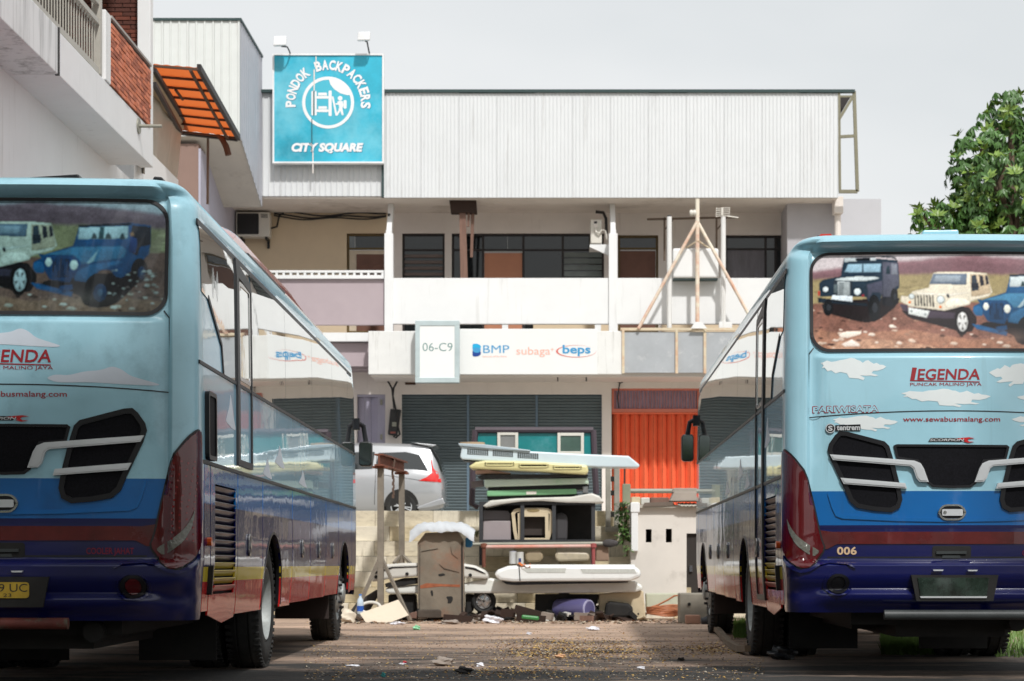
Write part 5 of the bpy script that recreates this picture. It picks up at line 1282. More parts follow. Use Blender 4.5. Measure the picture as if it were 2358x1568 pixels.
        onsurf('window_seal',[P([(.28,3.11),(11.2,3.11),(11.2,3.145),(.28,3.15)],.007,0),P([(.24,2.19),(11.5,2.19),(11.5,2.213),(.24,2.213)],.008,0),P([(.62,2.66),(1.18,2.40),(1.25,2.215),(1.29,2.2),(1.21,2.42),(.64,2.69)],.009,0)]+
               [P([(y-.005,2.215),(y+.005,2.215),(y+.005,3.11),(y-.005,3.11)],.0055,0) for y in (4.795,6.895,8.845,10.605)],sd,[m_blk],T,step=.6,depth=.01)
        zb_d = 1.60 if sg > 0 else .56
        dr = onsurf('emergency_door',[P([(1.88,zb_d),(1.99,zb_d),(1.99,3.13),(1.88,3.13)],.018,0),P([(2.63,zb_d),(2.67,zb_d),(2.67,3.0),(2.63,3.0)],.014,0),P([(1.99,zb_d),(2.63,zb_d),(2.63,zb_d+.045),(1.99,zb_d+.045)],.016,0),P([(1.99,3.0),(2.63,2.96),(2.63,3.03),(1.99,3.11)],.016,0)],sd,[m_blk],T,step=0,zstep=.25,depth=.02)
        onsurf('door_glass_trim',[ring(rrect(2.03,2.59,2.24,2.98,.03,3),rrect(2.06,2.56,2.27,2.95,.03,3),.012,0)],sd,[m_chrome],dr,step=0,depth=.01)
        if sg > 0: onsurf('side_vent',[P(rrect(.50,.78,1.60,2.0,.03,3),.02,0),ring(rrect(.47,.81,1.57,2.03,.04,3),rrect(.50,.78,1.60,2.0,.03,3),.03,1)],sd,[m_mesh,m_blkg],T,step=0,depth=.03)
        for cy,cz,w_,h_,sdd in ((1.62,1.98,.5,.26,1),(4.4,1.80,.7,.2,2),(6.1,1.68,.7,.16,3),(3.6,1.66,.6,.17,4)):
            q = [(cy+(u-.5)*w_, cz+(v-.5)*h_) for u,v in ((0,.15),(.15,.35),(.35,.6),(.47,1),(.6,.75),(.75,.35),(1,0),(.6,.02),(.3,.08))]
            onsurf('cloud_print',[P(smoothpoly(q,1),.0012,0)],sd,[m_cloudl],T,step=0,zstep=.2)
        # wheels
        for ya,rear_ax in ((RA,True),(FA,False)):
            W = bpy.data.objects.new('wheel',None); COL.objects.link(W); W.parent = T; W.location = (sg*(1.175 if not rear_ax else 1.195),ya,.535)
            LOC[W.name] = (0,0,0)
            def tyre(x0,x1):
                q = MB(); a,b = x0,x1; w_ = b-a
                q.lathe([(a+.03,.30),(a,.34),(a-.004,.42),(a+.012,.50),(a+.04,.527),(a+w_*.3,.535),(a+w_*.31,.525),(a+w_*.36,.525),(a+w_*.37,.535),(a+w_*.63,.535),(a+w_*.64,.525),(a+w_*.69,.525),(a+w_*.7,.535),(b-.04,.527),(b-.012,.50),(b+.004,.42),(b,.34),(b-.03,.30)],(0,0,0),'x',40)
                for kk in range(54):
                    t = 2*math.pi*kk/54
                    for xx in (a+.03,b-.03): q.obox((xx,.519*math.cos(t),.519*math.sin(t)),(.03,.010,.014),(t-math.pi/2 if False else t,0,0))
                return q
            if sg > 0: x0,x1 = -.28,0.0
            else: x0,x1 = 0.0,.28
            tyre(x0,x1).build('tyre',[m_tyre],W,world=False,smooth=40)
            q = MB(); d = sg
            if rear_ax: prof = [(-.02*d,.318),(-.005*d,.30),(-.03*d,.285),(-.13*d,.265),(-.15*d,.21),(-.14*d,.15),(-.06*d,.13),(-.05*d,.06),(-.05*d,.0001)]
            else: prof = [(-.02*d,.318),(-.005*d,.30),(-.03*d,.285),(-.06*d,.25),(.0*d,.20),(.03*d,.15),(.04*d,.12),(.07*d,.11),(.08*d,.06),(.08*d,.0001)]
            q.lathe(prof,(0,0,0),'x',32)
            rim = q.build('rim',[m_rim],W,world=False,smooth=35)
            q = MB()
            xx = (-.142 if rear_ax else .03)*d
            for kk in range(10):
                t = 2*math.pi*kk/10; q.tube((xx-.01*d,.165*math.cos(t),.165*math.sin(t)),(xx+.03*d,.165*math.cos(t),.165*math.sin(t)),.016,6)
            for kk in range(8):
                t = 2*math.pi*kk/8+.2; q.tube((xx-.02*d,.238*math.cos(t),.238*math.sin(t)),(xx+(.002 if rear_ax else -.028)*d,.238*math.cos(t),.238*math.sin(t)),.024,10)
            stuff(q.build('wheel_nuts',[m_blk],W,world=False))
            if rear_ax: 
                q = tyre(x0-.33*sg,x1-.33*sg); q.build('tyre',[m_tyre],W,world=False,smooth=40)
        q = MB(); q.box(sg*.62,sg*1.2,8.9,8.93,.28,.80); q.build('mud_flap',[m_flap],T,world=False)
        q = MB(); q.box(sg*.28,sg*.90,3.16,3.185,.10,.62); q.build('mud_flap',[m_under],T,world=False)  # added flap, stands in for the heavy shade over the inner rear tyres
        # mirrors on arms at the nose
        zc = 2.215 if sg > 0 else 2.42; hh = .15 if sg > 0 else .18
        mr = MB(); mr.path([(sg*1.15,11.55,zc+.42),(sg*1.22,11.68,zc+.40),(sg*1.33,11.76,zc+.34),(sg*1.36,11.75,zc+hh)],.032,8)
        mr.obox((sg*1.24,11.70,zc+.36),(.05,.05,.07))
        mi = mr.build('mirror',[m_blkg],T,world=False,smooth=40)
        q = MB(); q.prism(rrect(sg*1.36-.08,sg*1.36+.08,zc-hh,zc+hh,.04,4),11.68,11.82); q.build('mirror_housing',[m_blkg],mi,world=False,bevel=.02)
        q = MB(); q.prism(rrect(sg*1.36-.068,sg*1.36+.068,zc-hh+.015,zc+hh-.015,.034,4),11.672,11.6795); q.build('mirror_glass',[M('mirror_glass',(.10,.12,.12,1),rough=.05,metal=.8)],mi,world=False)
    # ---------------- nose and underside
    q = MB(); q.box(-1.05,1.05,11.9,12.06,1.3,3.0); q.build('windscreen',[m_blkg],T,world=False,bevel=.05)
    q = MB()
    q.box(-.72,.72,.35,11.9,.40,1.5); q.box(-1.19,1.19,.36,3.28,.58,1.52); q.box(-1.19,1.19,4.72,9.45,.56,1.52); q.box(-1.19,1.19,10.95,11.85,.60,1.52)
    q.box(-1.19,1.19,3.2,11.9,1.20,1.52)
    q.tube((-1.0,RA,.52),(1.0,RA,.52),.11,10); q.lathe([(-.2,.05),(-.15,.2),(0,.24),(.15,.2),(.2,.05)],(0,RA,.52),'x',14); q.tube((-1.0,FA,.5),(1.0,FA,.5),.07,8)
    q.box(-.35,.5,.5,2.6,.30,.5); q.tube((.55,.25,.42),(.55,2.2,.42),.07,10); q.box(-.6,-.4,1.2,3.4,.34,.5)
    q.build('chassis',[m_under],T,world=False)
    q = MB(); q.tube((-.9 if left else -.52,-.02,.485),(.45 if left else .9,-.02,.485),.038,14); q.build('rear_guard_pipe',[m_tow if left else m_towg],T,world=False,smooth=40)
    q = MB(); q.box(-.3,-.24,-.01,.5,.46,.52); q.box(.24,.3,-.01,.5,.46,.52); q.build('guard_bracket',[m_under],T,world=False)
    # ---------------- roof pieces
    q = MB(); q.prism([(.15,3.39),(11.0,3.39),(10.6,3.42),(.6,3.42)],-.45,.45,'x') if False else None
    if left:
        q.prism([(.07,3.36),(.44,3.36),(.435,3.452),(.075,3.428)],.34,.8); q.build('roof_hatch',[m_blkg],T,world=False,bevel=.01)
        q = MB(); q.prism([(.865,3.36),(1.035,3.34),(1.005,3.37),(.985,3.435),(.93,3.44),(.905,3.38)],.35,.55); q.build('roof_lamp',[m_blkg],T,world=False,bevel=.01)
    else:
        q.prism([(-.19,3.36),(.12,3.36),(.115,3.462),(-.16,3.458)],.36,.9); q.build('roof_hatch',[m_roof],T,world=False,bevel=.012)
        q = MB(); q.prism([(-1.03,3.35),(-.83,3.37),(-.84,3.385),(-.90,3.415),(-.985,3.41)],.30,.52); rl = q.build('roof_lamp',[m_blkg],T,world=False,bevel=.008)
        q = MB(); q.prism([(-.975,3.40),(-.87,3.405),(-.885,3.42),(-.96,3.418)],.29,.40); q.build('lamp_lens',[M('roof_red_lens',C(200,50,40),rough=.2,coat=.5)],rl,world=False)
        onsurf('roof_antenna_wire',[P([(-.1,3.40),(.0,3.40),(.0,3.402),(-.1,3.402)],.0,0)],rear,[m_blk],T,step=0)
    q = MB(); ox = .16 if left else 0
    def podf(u,v):
        y = (2.6 if left else 4.3)+u*(7.0 if left else 5.2); a = math.pi*v; hgt = .27*(sstep(-.02,.10,u)**.6)*(1 if u<.6 else 1-(u-.6)/.4*.75); w_ = .92
        ca,sa = math.cos(a),math.sin(a); return (ox+w_*(abs(ca)**.55)*(1 if ca >= 0 else -1), y, 3.36+hgt*max(0,sa)**.5)
    q.grid(podf,28,18); pod = q.build('air_conditioner',[m_pod],T,world=False,smooth=50)
    for s_ in (1,-1): q = MB(); q.box(ox+s_*.80,ox+s_*.935,3.6,6.0,3.365,3.43); q.build('pod_vent',[m_blk],pod,world=False,bevel=.01)
    q = MB(); q.box(ox+.80,ox+.94,6.05,9.3,3.365,3.42); q.build('pod_skirt',[m_podw],pod,world=False,bevel=.01)
    if left:
        sg_ = []
        for r_ in (.05,.085,.12,.155):
            for a0 in (0,180):
                n_ = 8; o_ = [(.93+(r_+.008)*.75*math.cos(R(a0-42+84*k/n_)),2.80+(r_+.008)*math.sin(R(a0-42+84*k/n_))) for k in range(n_+1)]; i_ = [(.93+(r_-.008)*.75*math.cos(R(a0-42+84*k/n_)),2.80+(r_-.008)*math.sin(R(a0-42+84*k/n_))) for k in range(n_+1)]
                sg_.append((o_+i_,[(k,k+1,n_+2+k,n_+1+k) for k in range(n_)],.0085,0))
        sg_.append(P(circ(.93,2.80,.028,14),.0085,0))
        onsurf('wireless_sticker',sg_,side(1),[m_wht],T,step=0)
    return T

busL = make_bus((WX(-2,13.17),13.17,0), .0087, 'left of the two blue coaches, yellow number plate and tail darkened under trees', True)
busR = make_bus((WX(2193,15.46),15.46,0), -.0085, 'right of the two blue coaches, marked 006 in gold beside its left tail lamp', False)
# ================================================================= retaining wall of stone courses
j = lambda zx,zy: (806+.293*zx, 950+.293*zy)
def pj(zx,zy,Y): a,b = j(zx,zy); return (WX(a,Y),WZ(b,Y))
RW = thing('retaining_wall','stepped wall of cream stone blocks below the terrace','wall',(-1,33,0))
m_st = [M('cream_stone',C(206,196,174),rough=.9,var=.15,vs=3,bump=.5,bs=25,dirt=C(112,98,78),dirt_amt=.42,ds=3), M('pale_stone',C(214,206,188),rough=.9,var=.12,vs=3,bump=.5,bs=25,dirt=C(124,110,90),dirt_amt=.34,ds=2.4,streak=True), M('tan_stone',C(196,182,152),rough=.9,var=.18,vs=3,bump=.5,bs=25,dirt=C(90,76,60),dirt_amt=.34,ds=3)]
q = MB()
NC = 7; hc = 1.75/NC
for k in range(NC): q.box(-14,7,32.72+.2*k,YT+.02,k*hc+.001 if k else -.05,(k+1)*hc-.012)
q.build('wall_core',[M('dark_joint_mortar',C(120,104,82),rough=.95,var=.2)],RW)
ms = []
for m in m_st:
    qq = MB(); qq.box(-.5,.5,-.5,.5,-.5,.5); o = qq.build('stone_block',[m],RW,world=False)
    bm = bmesh.new(); bm.from_mesh(o.data); bmesh.ops.bevel(bm,geom=bm.edges[:],offset=.02,segments=1,affect='EDGES'); bm.to_mesh(o.data); bm.free()
    ms.append(o.data); bpy.data.objects.remove(o)
rd = random.Random(11)
for k in range(NC):
    x = -5.2-rd.random()*.5
    while x < 3.4:
        L_ = rd.uniform(.55,1.0)
        inst(rd.choice(ms),'stone_block',RW,(x+L_/2-LOC[RW.name][0],32.70+.2*k-.03+rd.uniform(-.012,.012)+.10-LOC[RW.name][1],(k+.5)*hc),(0,0,rd.uniform(-.01,.01)),(L_-.005,.24,hc-.006+(.02 if k==NC-1 else 0)))
        x += L_
# ================================================================= silver family car on the terrace
Yc = 42.2
CX = WX(1022,Yc); ZC = 1.742
car = thing('parked_car','silver family car parked on the terrace, tail towards the junk pile','car',(CX,Yc,ZC))
m_cs = M('silver_car_paint',C(176,178,181),rough=.3,metal=.45,var=.02,coat=.9,bump=.0)
m_cg = M('tinted_car_glass',(.02,.024,.026,1),rough=.04,spec=.7,var=.1,coat=.5)
# stations along the length: distance forward of the tail, z_bottom, z_belt, z_roof, half width, roof half width
stn = [(0.0,.42,.80,.86,.62,.50),(.05,.33,.90,1.00,.80,.58),(.14,.27,1.0,1.32,.85,.62),(.30,.25,1.03,1.60,.865,.63),(.7,.24,1.02,1.655,.87,.64),(1.5,.22,1.0,1.68,.875,.66),(2.4,.22,.97,1.66,.875,.65),(2.9,.22,.96,1.50,.875,.62),(3.5,.22,.95,1.02,.87,.66),(4.1,.24,.86,.90,.84,.62),(4.38,.30,.70,.74,.66,.50),(4.45,.40,.58,.60,.50,.40)]
q = MB(); ring_n = 0
for d,zb,zl,zr,w,wr_ in stn:
    x = CX-d
    half = [(0,zb),(w*.90,zb),(w*.985,zb+.10),(w,(zb+zl)*.5),(w*.985,zl-.12),(w*.95,zl),(wr_+ (w*.95-wr_)*.12,zr-.09*(1 if zr-zl>.2 else .2)),(wr_*.85,zr-.02),(0,zr)]
    pts = [(x,Yc+.86-a,ZC+b) for a,b in half] + [(x,Yc+.86+a,ZC+b) for a,b in reversed(half[1:-1])]
    ring_n = len(pts); q.v += pts
for i in range(len(stn)-1):
    for k in range(ring_n): q.f.append([i*ring_n+k,i*ring_n+(k+1)%ring_n,(i+1)*ring_n+(k+1)%ring_n,(i+1)*ring_n+k]); q.m.append(0)
for o_ in (0,len(stn)-1): q.f.append([o_*ring_n+k for k in range(ring_n)]); q.m.append(0)
body = q.build('body',[m_cs],car,smooth=38)
def cside(d,z):     # y of the near flank at distance d, height z
    for (d0,*a),(d1,*b) in zip(stn,stn[1:]):
        if d <= d1:
            t = (d-d0)/(d1-d0); zb,zl,zr,w,wr_ = [p+(r_-p)*t for p,r_ in zip(a,b)]
            prof = [(zb,w*.9),(zb+.10,w*.985),((zb+zl)*.5,w),(zl-.12,w*.985),(zl,w*.95),(zr-.09,wr_+(w*.95-wr_)*.12),(zr,wr_*.85)]
            for (za,ya),(zc_,yc_) in zip(prof,prof[1:]):
                if z <= zc_: return ya+(yc_-ya)*max(0,min(1,(z-za)/max(1e-4,zc_-za)))
            return prof[-1][1]
    return .5
cf = lambda d,z,off: (CX-d, Yc+.86-cside(d,z)-off, ZC+z)
for pts in ([(.32,1.06),(.62,1.10),(1.42,1.11),(1.36,1.44),(.80,1.46),(.52,1.40)][0:6],[(1.48,1.11),(2.3,1.08),(2.25,1.45),(1.44,1.46)],[(2.36,1.08),(3.1,1.06),(2.75,1.36),(2.33,1.44)]):
    onsurf('side_window',[P([(a,b) for a,b in pts],.010,0)],cf,[m_cg],car,step=.15,zstep=.06,world=True,smooth=40)
onsurf('tail_lamp',[P([(.015,.82),(.28,.84),(.52,.86),(.36,.93),(.24,1.03),(.29,1.33),(.235,1.26),(.15,1.06),(.02,.93)],.014,0)],cf,[M('car_red_lens',C(210,30,28),rough=.15,coat=1)],car,step=.06,zstep=.08,world=True,depth=.02,smooth=40)
q = MB(); q.prism([(CX-.028,ZC+1.05),(CX-.108,ZC+1.32),(CX-.262,ZC+1.575),(CX-.33,ZC+1.575),(CX-.19,ZC+1.32),(CX-.11,ZC+1.05)],Yc+.22,Yc+1.50); q.build('rear_glass',[m_cg],car,bevel=.01)
q = MB(); q.prism([(CX-.16,ZC+1.615),(CX-.7,ZC+1.665),(CX-.26,ZC+1.57)],Yc+.24,Yc+1.48); q.build('roof_spoiler',[m_cs],car,bevel=.01)
q = MB(); q.prism([(CX+.03,ZC+.38),(CX-.30,ZC+.30),(CX-.55,ZC+.27),(CX-.55,ZC+.32),(CX-.28,ZC+.42),(CX-.02,ZC+.50)],Yc+.0,Yc+1.72); q.build('bumper',[m_cs],car,bevel=.02)
for d in (.88,3.62):
    for yy,s_ in ((Yc+.86-.86,1),(Yc+.86+.68,-1)):
        W = bpy.data.objects.new('wheel',None); COL.objects.link(W); W.parent = car; W.location = (-d,yy-Yc,.325); LOC[W.name] = (0,0,0)
        q = MB(); q.lathe([(.0,.22),(-.012,.26),(.0,.31),(.03,.325),(.15,.325),(.18,.31),(.19,.25),(.18,.22)],(0,0,0),'y',30); q.build('tyre',[m_tyre],W,world=False,smooth=40)
        q = MB(); q.lathe([(.0,.222),(.012,.21),(.06,.20),(.06,.0001)],(0,0,0),'y',30); q.build('rim_well',[m_under],W,world=False,smooth=40)
        q = MB()
        for k in range(12):
            t = 2*math.pi*k/12+ (.12 if k%2 else -.12); q.bar((.04*math.cos(t),.005,.04*math.sin(t)),(.215*math.cos(t),.012,.215*math.sin(t)),.012,.010)
        q.lathe([(-.01,.0001),(-.01,.05),(.02,.055)],(0,0,0),'y',14); q.lathe([(.0,.222),(-.004,.205),(.01,.198)],(0,0,0),'y',30); q.build('rim',[m_silver],W,world=False,smooth=40)
    n = 18; o1 = [(d+.36*math.cos(math.pi*k/n-.0),.33+.36*math.sin(math.pi*k/n)) for k in range(n+1)]
    onsurf('wheel_arch',[P(o1+[(d-.36,.24),(d+.36,.24)],.004,0)],cf,[m_under],car,step=.1,zstep=.1,world=True)
onsurf('door_seam',[P([(1.43,.36),(1.442,.36),(1.40,1.42),(1.39,1.42)],.003,0),P([(.35,.84),(1.3,.98),(1.3,.99),(.35,.85)],.003,0)],cf,[m_blk],car,step=.1,zstep=.1,world=True)

# ================================================================= junk yard
YJ = 31.3
m_rslab = M('rusty_painted_plate',C(122,112,98),rough=.75,var=.25,vs=2.2,bump=.3,bs=20,dirt=C(150,84,50),dirt_amt=.3,ds=1.4)
m_sack = M('white_sack',C(192,196,200),rough=.8,var=.12,bump=.3,bs=7,bdist=.02)
t = thing('steel_cabinet','tall rusty grey steel cabinet standing upright in front of the wall','cabinet',(pj(715,0,YJ)[0],YJ,0))
o_ = [(532,1610),(530,1025),(590,945),(850,935),(893,1012),(900,1610)]
q = MB(); q.prism([pj(a,b,YJ) for a,b in o_],YJ,YJ+.22); q.build('shell',[m_rslab],t,bevel=.012)
q = MB()
for pts in ([(545,1600),(548,1035),(551,1035),(548,1600)],[(876,1600),(874,1020),(886,1012),(889,1600)],[(560,1090),(690,1068),(690,1071),(560,1093)],[(700,1190),(740,1225),(860,1255),(740,1229)],[(790,1050),(800,1110),(850,1148),(803,1113)]):
    q.prism([pj(a,b,YJ) for a,b in pts],YJ-.012,YJ+.002)
q.build('seam',[m_under],t)
q = MB(); q.prism([pj(a,b,YJ) for a,b in [(552,1360),(600,1340),(730,1348),(865,1352),(865,1372),(720,1366),(600,1378),(552,1382)]],YJ-.004,YJ+.002); q.build('rust_patch',[M('orange_rust',C(150,88,60),rough=.9,var=.3,vs=8)],t)
for pts in ([(752,1446),(805,1442),(810,1468),(795,1500),(765,1500),(770,1475)],[(630,1400),(650,1395),(655,1440),(640,1445)],[(690,1270),(740,1262),(750,1280),(700,1290)]):
    q = MB(); q.prism(smoothpoly([pj(a,b,YJ) for a,b in pts],2),YJ-.003,YJ+.002); q.build('paint_blot',[m_under],t)
t = thing('white_sack','crumpled white sack draped over the rusty steel cabinet','sack',(pj(720,900,YJ)[0],YJ,pj(0,940,YJ)[1]))
def sack(u,v):
    zx = 470+510*u; e = abs(u-.5)*2
    top = 868+62*max(0,(e-.55)/.45)**1.6+3*math.sin(u*9); low = 938+ 84*max(0,(e-.62)/.38)**.8+5*math.sin(u*17)+4*math.sin(u*41)
    if v < .4:
        tt = v/.4; X_,Z_ = pj(zx,top-6*math.sin(tt*3),YJ); return (X_, YJ+.42-.46*tt, Z_+.012*math.sin(u*19+tt*7)+.008*math.sin(u*37-tt*11))
    tt = (v-.4)/.6; X_,Z_ = pj(zx+3*math.sin(tt*4+u*15),top+(low-top)*tt,YJ); return (X_, YJ-.04-.10*math.sin(tt*math.pi*.55)-.006*math.sin(u*29+tt*2)-.003*math.sin(u*61-tt*5), Z_)
q = MB(); q.grid(sack,44,12); q.build('cloth',[m_sack],t,smooth=80)

# gantry: two posts on struts carrying an I beam
m_post = M('grey_rusty_post',C(126,118,106),rough=.8,var=.25,vs=4,dirt=C(110,74,54),dirt_amt=.3)
m_ibeam = M('red_rust_beam',C(112,66,50),rough=.85,var=.3,vs=6)
t = thing('gantry','home made hoist frame of two grey posts and a rusty beam','hoist',(-2.6,32,0))
YA,YBk = 31.2,33.2
ax_ = WX(876.5,YA); bx_ = WX(925,YBk)
q = MB(); q.box(ax_-.048,ax_+.048,YA-.05,YA+.05,0.02,WZ(1078,YA)); q.build('post',[m_post],t,bevel=.008)
q = MB(); q.box(bx_-.046,bx_+.046,YBk-.05,YBk+.05,WZ(1300,YBk)-.02,WZ(1092,YBk)); q.build('post',[m_post],t,bevel=.008)
for p,qq_ in (((ax_,YA,WZ(1280,YA)),(WX(812,30.9),30.9,.02)),((ax_,YA,WZ(1280,YA)),(WX(945,30.9),30.9,.02)),((bx_,YBk,WZ(1276,YBk)),(WX(907,33),33,WZ(1297,33))),((bx_,YBk,WZ(1276,YBk)),(WX(945,33),33,WZ(1297,33)))):
    q = MB(); q.bar(p,qq_,.022); q.build('strut',[m_post],t)
za = WZ(1078,YA)
q = MB(); q.box(ax_-.12,ax_+.12,YA-.1,YA+.1,za,za+.03); q.box(bx_-.11,bx_+.11,YBk-.1,YBk+.1,WZ(1092,YBk),WZ(1092,YBk)+.03); q.build('cap_plate',[m_ibeam],t)
d0 = Vector((ax_+.02,YA,za+.12)); d1 = Vector((bx_+.02,YBk,WZ(1092,YBk)+.12))
q = MB(); q.bar(d0+Vector((-.03,-.2,-.08)),d1+Vector((0,.1,-.08)),.07,.012); q.bar(d0+Vector((-.03,-.2,.08)),d1+Vector((0,.1,.08)),.07,.012); q.bar(d0+Vector((-.03,-.2,0)),d1+Vector((0,.1,0)),.012,.08); q.build('beam',[m_ibeam],t)
m_ = d0.lerp(d1,.45); q = MB(); q.path([m_+Vector((0,0,.1)),m_+Vector((.05,-.1,.03)),m_+Vector((.02,-.12,-.15)),m_+Vector((.03,-.1,-.25))],.02,6)
for k in range(7): q.obox(m_+Vector((.03+.01*(k%2),-.1,-.22-.05*k)),(.018,.012,.03),(0,0,k%2*1.5))
q.build('chain',[M('rusty_chain',C(90,70,58),rough=.7)],t)

# steel rack
YR = 32.3
m_rack = M('dark_rack_steel',(.03,.032,.036,1),rough=.6,var=.3,vs=6)
t = thing('steel_rack','dark steel rack on thin legs holding the pile of old bus panels','rack',(pj(1500,0,YR)[0],YR,.75))
q = MB()
for zx_,za_,zb_2 in ((1030,712,1200),(1355,705,1012),(1603,705,1012),(1912,710,1200)):
    X_,Z0 = pj(zx_,zb_2,YR); X_,Z1 = pj(zx_,za_,YR)
    q.bar((X_,YR,Z0),(X_,YR,Z1),.03); q.bar((X_,YR+.75,Z0),(X_,YR+.75,Z1),.03); q.bar((X_,YR,Z1),(X_,YR+.75,Z1),.03)
q.build('leg',[m_rack],t)
q = MB()
for zy in (712,1012):
    for dy in (0,.75):
        a,b = pj(1025,zy,YR),pj(1918,zy,YR); q.bar((a[0],YR+dy,a[1]),(b[0],YR+dy,b[1]),.028)
a,b = pj(1030,1018,YR),pj(1915,1018,YR); q.box(a[0],b[0],YR+.02,YR+.75,a[1]-.03,a[1])
q.build('shelf',[m_rack],t)
t = thing('steel_pipe','long grey pipe lying along the foot of the dark rack','pipe',(pj(1500,0,YR)[0],YR-.1,pj(0,1035,YR)[1]))
q = MB(); a,b = pj(965,1036,YR-.1),pj(2035,1028,YR-.1); q.tube((a[0],YR-.1,a[1]),(b[0],YR-.1,b[1]),.032,10); q.build('pipe',[m_steel],t,smooth=40)
q = MB(); a,b = pj(1985,1012,YR-.1),pj(2050,1042,YR-.1); q.lathe([(0,.03),(.04,.06),(.12,.07),(.2,.05),(.24,.03)],(a[0],YR-.1,pj(0,1027,YR)[1]),'x',10); q.build('rag_end',[M('dark_rag',C(70,66,66),rough=.9,bump=.6,bs=20)],t,smooth=60)
t = thing('handrail','orange and white handrail on two short posts before the rack','handrail',(pj(1480,0,YR)[0],YR-.2,.8))
q = MB(); a,b = pj(1050,1055,YR-.2),pj(1915,1048,YR-.2); q.tube((a[0],YR-.2,a[1]),(b[0],YR-.2,b[1]),.028,10); q.build('rail',[M('orange_white_pipe',C(206,170,160),rough=.6,var=.05,dirt=C(214,112,80),dirt_amt=.6,ds=2)],t,smooth=40)
for zx_,mm in ((1052,m_ibeam),(1913,M('faded_red_post',C(150,74,72),rough=.7,var=.2))):
    a,b = pj(zx_,1045,YR-.2),pj(zx_,1215,YR-.2); q = MB(); q.tube((a[0],YR-.2,b[1]),(a[0],YR-.2,a[1]),.03,8); q.lathe([(-.04,.0001),(-.03,.05),(.03,.05),(.04,.0001)],(a[0],YR-.2,a[1]),'z',10); q.build('post',[mm],t,smooth=50)

def slab(name,label,cat,pts,Y,dep,mt,bev=.02,part='panel',group=None,extra=None):
    xs = [pj(a,b,Y) for a,b in pts]; cx = sum(p[0] for p in xs)/len(xs); zz = min(p[1] for p in xs)
    t = thing(name,label,cat,(cx,Y,zz),group)
    q = MB(); q.prism(xs,Y,Y+dep); q.build(part,[mt],t,bevel=bev,smooth=None)
    return t
# upright rear window shell: teal panel in a dark rubber frame
Yb = YR+.85
m_tealp = M('teal_panel_paint',C(0,124,126),rough=.35,coat=.4,var=.14,vs=1.6,dirt=C(120,170,180),dirt_amt=.1)
t = thing('bus_shell_panel','upright teal bus shell panel with two framed openings and dark rubber edge','bus panel',(pj(1450,0,Yb)[0],Yb,pj(0,745,Yb)[1]))
q = MB(); q.prism([pj(a,b,Yb) for a,b in [(990,142),(1910,142),(1918,440),(975,440)]],Yb,Yb+.03); q.build('panel',[m_tealp],t)
q = MB()
for pts in ([(985,138),(1912,138)],[(1912,138),(1922,420),(1935,640)],[(985,138),(968,420),(958,720),(1010,745)]): q.path([(pj(a,b,Yb)[0],Yb-.02,pj(a,b,Yb)[1]) for a,b in pts],.05,8)
q.build('rubber_edge',[M('plum_rubber',C(70,58,66),rough=.6)],t,smooth=40)
for a,b,c,d,mm in ((1158,1322,155,300,M('grey_board',C(128,128,126),rough=.7)),(1630,1838,160,330,M('murky_glass',C(70,92,84),rough=.2,var=.3,coat=.4))):
    o1 = [pj(a,d,Yb),pj(b,d,Yb),pj(b,c,Yb),pj(a,c,Yb)]; x0,x1,z0,z1 = o1[0][0],o1[1][0],o1[0][1],o1[2][1]
    q = MB(); f_ = .05
    q.box(x0,x0+f_,Yb-.05,Yb-.001,z0,z1); q.box(x1-f_,x1,Yb-.05,Yb-.001,z0,z1); q.box(x0+f_,x1-f_,Yb-.05,Yb-.001,z1-f_,z1); q.box(x0+f_,x1-f_,Yb-.05,Yb-.001,z0,z0+f_)
    w = q.build('window_frame',[m_acw],t,bevel=.006)
    q = MB(); q.box(x0+f_,x1-f_,Yb-.03,Yb-.002,z0+f_,z1-f_); q.build('pane',[mm],w)
# the pile on the rack, from the bottom up
m_wpan = M('dirty_white_panel',C(206,204,196),rough=.45,coat=.3,var=.08,dirt=C(130,122,110),dirt_amt=.25)
m_green = M('pale_green_panel',C(204,222,206),rough=.4,coat=.4,var=.05,dirt=C(120,188,130),dirt_amt=.35)
m_green2 = M('mid_green_panel',C(128,184,138),rough=.4,coat=.4,var=.05)
m_yel = M('pale_yellow_plastic',C(216,208,152),rough=.4,coat=.3,var=.06,dirt=C(150,140,90),dirt_amt=.15)
m_pblue = M('pale_blue_plastic',C(206,222,228),rough=.35,coat=.4,var=.04)
slab('body_panel','dirty white curved body panel at the bottom of the pile on the rack','bus panel',[(1040,735),(1100,690),(1300,672),(1740,660),(1900,632),(1960,655),(2000,705),(1940,712),(1700,708),(1500,694),(1340,700),(1180,722),(1070,745)],YR-.1,.7,m_wpan,.03,group='old bus panels piled on the rack')
t = slab('body_panel','mid green panel lying second from the bottom of the pile','bus panel',[(1075,612),(1780,598),(1784,640),(1076,658)],YR-.05,.7,m_green2,.02,group='old bus panels piled on the rack')
q = MB(); q.prism([pj(a,b,YR-.05) for a,b in [(1385,620),(1465,618),(1465,642),(1385,644)]],YR-.062,YR-.051); q.build('sticker',[m_acw],t)
q = MB(); q.prism([pj(a,b,YR-.05) for a,b in [(1075,655),(1790,640),(1800,668),(1080,684)]],YR+.05,YR+.6); q.build('rubber_edge',[m_blk],t)
t = slab('body_panel','pale green and white panel in the middle of the pile','bus panel',[(1052,520),(1870,512),(1880,560),(1056,586)],YR-.1,.7,m_green,.025,group='old bus panels piled on the rack')
q = MB(); q.prism([pj(a,b,YR-.1) for a,b in [(1080,590),(1880,565),(1875,600),(1085,612)]],YR-.0,YR+.6); q.build('shadow_core',[m_blk],t)
